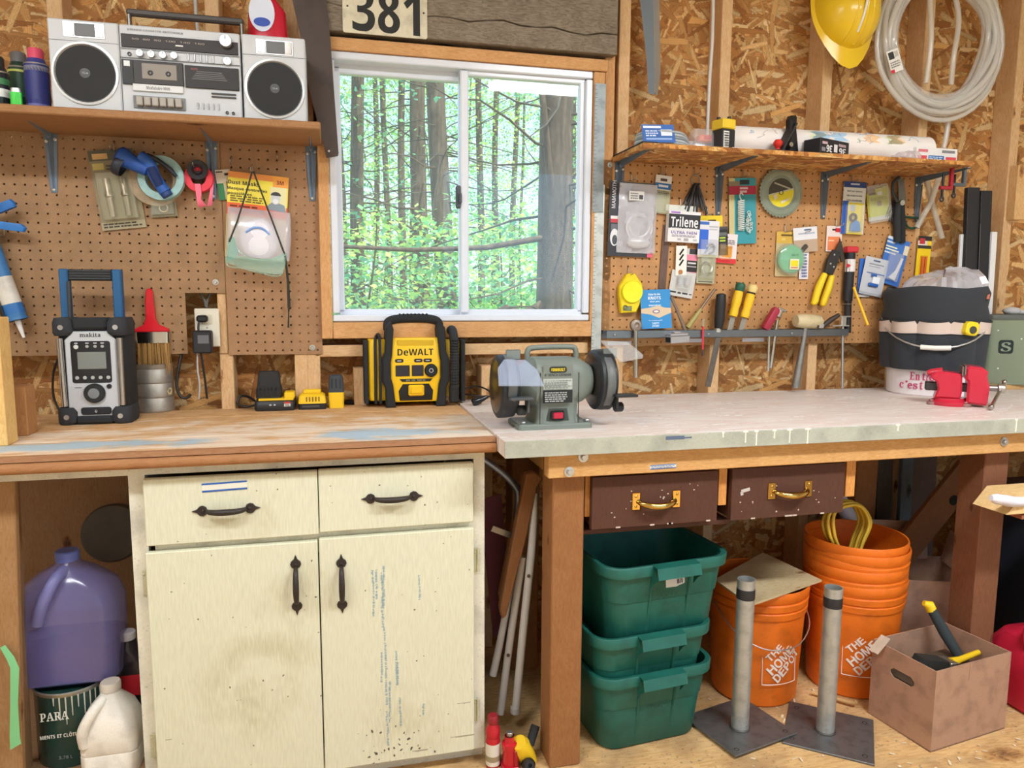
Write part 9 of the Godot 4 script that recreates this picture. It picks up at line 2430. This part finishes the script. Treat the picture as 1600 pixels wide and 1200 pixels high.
func lumber_under():
	# boards leaning on the wall under the bench
	for b in [[1.0155, 0.045, 0.13, "7c5548", 3.0, 0.76, "dark red brown board leaning on the wall behind the pails"], [1.119, 0.055, 0.07, "55504a", 1.0, 0.77, "mottled black board leaning beside the red brown one"], [1.1859, 0.07, 0.05, "6a7c94", -1.0, 0.77, "slate blue board leaning beside the mottled black board"], [1.2951, 0.04, 0.12, "6c5f60", 0.0, 0.76, "wide dark grey board leaning behind the diagonal plank"]]:
		solo("dark_board", b[6], "board", MB.new().bx(0, b[5] / 2, 0, b[2], b[5], 0.02, 0.002), M("wood_v", b[3]), Vector3(b[0], 0.0, b[1]), "boards leaning under the workbench", Vector3(-2, 0, b[4]))
	var dp = thing("diagonal_plank", "brown plank with a round hole leaning diagonally behind the leg", "board", Vector3(1.0773, 0.4494, 0.28), "", Vector3(0, 0, 48))
	part(dp, "plank", MB.new().bx(0, 0, 0, 0.5, 0.11, 0.02, 0.002), M("wood_l", "7c5638"))
	part(dp, "hole", MB.new().at(Vector3(0.13, -0.02, 0.0105), Vector3(90, 0, 0)).cyl(0.018, -0.002, 0.0005, 18), M("matte", "120e0c"))
	# lumber poking in from the right
	for k in 2:
		var l = thing("plank_end", ["pale plank poking in past the bench leg beside the cardboard box", "thin reddish plank lying under the pale plank"][k], "lumber", [Vector3(0.8845, 0.6652, 0.74), Vector3(0.888, 0.6324, 0.74)][k], "planks past the bench leg")
		if k == 0:
			part(l, "plank", MB.new().loft([[Vector3(-0.015, -0.02, 0.03), Vector3(0.03, 0.03, 0.03), Vector3(0.03, 0.03, -0.08), Vector3(-0.015, -0.02, -0.08)], [Vector3(0.7, -0.02, 0.03), Vector3(0.7, 0.03, 0.03), Vector3(0.7, 0.03, -0.08), Vector3(0.7, -0.02, -0.08)]]), M("wood_h", "f0d6a4"))
		else:
			part(l, "plank", MB.new().bx(0.37, 0, -0.025, 0.66, 0.012, 0.1, 0.001), M("wood_h", "a86f58"))
	solo("white_bag", "crumpled white plastic bag wedged on the plank ends", "bag", MB.new().tube(smooth([Vector3(0.8211, 0.6953, 0.73), Vector3(0.8584, 0.6876, 0.73), Vector3(0.9138, 0.6759, 0.72), Vector3(0.9578, 0.6768, 0.72)], 3), [0.008, 0.012, 0.015, 0.014, 0.016, 0.015, 0.014, 0.014, 0.012, 0.01], 9), M("satin", "e4e2ec"), Vector3(-0.02, 0.004, 0.05))
	var dc = thing("dark_cabinet", "dark blue black cabinet carrying the planks beyond the bench leg", "cabinet", Vector3(1.6, 0.0, 0.55))
	part(dc, "carcass", MB.new().bx(0.06, 0.29, 0.0, 0.62, 0.57, 0.5, 0.004), M("satin", "262b36"))
	part(dc, "door", MB.new().bx(-0.1, 0.28, 0.256, 0.26, 0.5, 0.012, 0.003), M("satin", "2c3240"))
	part(dc, "shelf_board", MB.new().bx(0.06, 0.595, 0.02, 0.66, 0.02, 0.54, 0.002), M("wood_h", "5a3f38"))
	# red fuel can
	var rc = thing("fuel_can", "red plastic fuel can with a loop handle by the cardboard box", "fuel can", Vector3(1.165, 0.0, 0.655))
	part(rc, "can", MB.new().rr([[0, 0.17, 0.2, 0.03], [0.01, 0.19, 0.22, 0.04], [0.17, 0.19, 0.22, 0.04], [0.215, 0.15, 0.17, 0.05], [0.225, 0.08, 0.1, 0.04]], 4), M("satin", "c41c38"))
	part(rc, "handle", MB.new().tube(smooth([Vector3(-0.075, 0.19, 0.03), Vector3(-0.085, 0.245, 0.03), Vector3(-0.05, 0.275, 0.03), Vector3(0.02, 0.275, 0.03), Vector3(0.06, 0.25, 0.03), Vector3(0.065, 0.205, 0.03)], 5), 0.013, 10), M("satin", "c81e3a"))
	part(rc, "dust_patch", MB.new().at(Vector3(-0.02, 0.045, 0.108)).plate([Vector2(-0.05, -0.03), Vector2(0.04, -0.036), Vector2(0.06, 0.0), Vector2(0.03, 0.04), Vector2(-0.02, 0.024), Vector2(-0.056, 0.03)], 0, 0.003), M("soiled", "8a7874"))
	part(rc, "spout_cap", MB.new().at(Vector3(0.03, 0.222, -0.03)).cyl(0.03, 0, 0.03, 18, 0.003), M("satin", "1f1f22"))
	# shavings and scraps on the floor
	var sv = MB.new()
	rng.seed = 91
	for k in 90:
		var p = Vector3(rng.randf_range(0.15, 1.15), 0.0015, rng.randf_range(0.66, 0.98)) if k < 60 else Vector3(rng.randf_range(0.12, 0.6), 0.0015, rng.randf_range(0.3, 0.6))
		sv.at(p, Vector3(rng.randf_range(-12, 12), rng.randf() * 360, rng.randf_range(-12, 12))).bx(0, 0.001, 0, rng.randf_range(0.006, 0.022), 0.0012, rng.randf_range(0.002, 0.007))
	var svo = solo("wood_shavings", "scattered pale wood shavings on the plywood floor", "shavings", sv, M("matte", "e2cfae"))
	svo.set_meta("kind", "stuff")
	solo("curled_offcut", "thin curled wood offcut on the floor between stand and box", "offcut", MB.new().tube(smooth([Vector3(0.5256, 0.01, 0.4634), Vector3(0.566, 0.012, 0.5065), Vector3(0.6014, 0.014, 0.5476), Vector3(0.6114, 0.022, 0.5568)], 4), 0.006, 7), M("wood_h", "d8b684"))
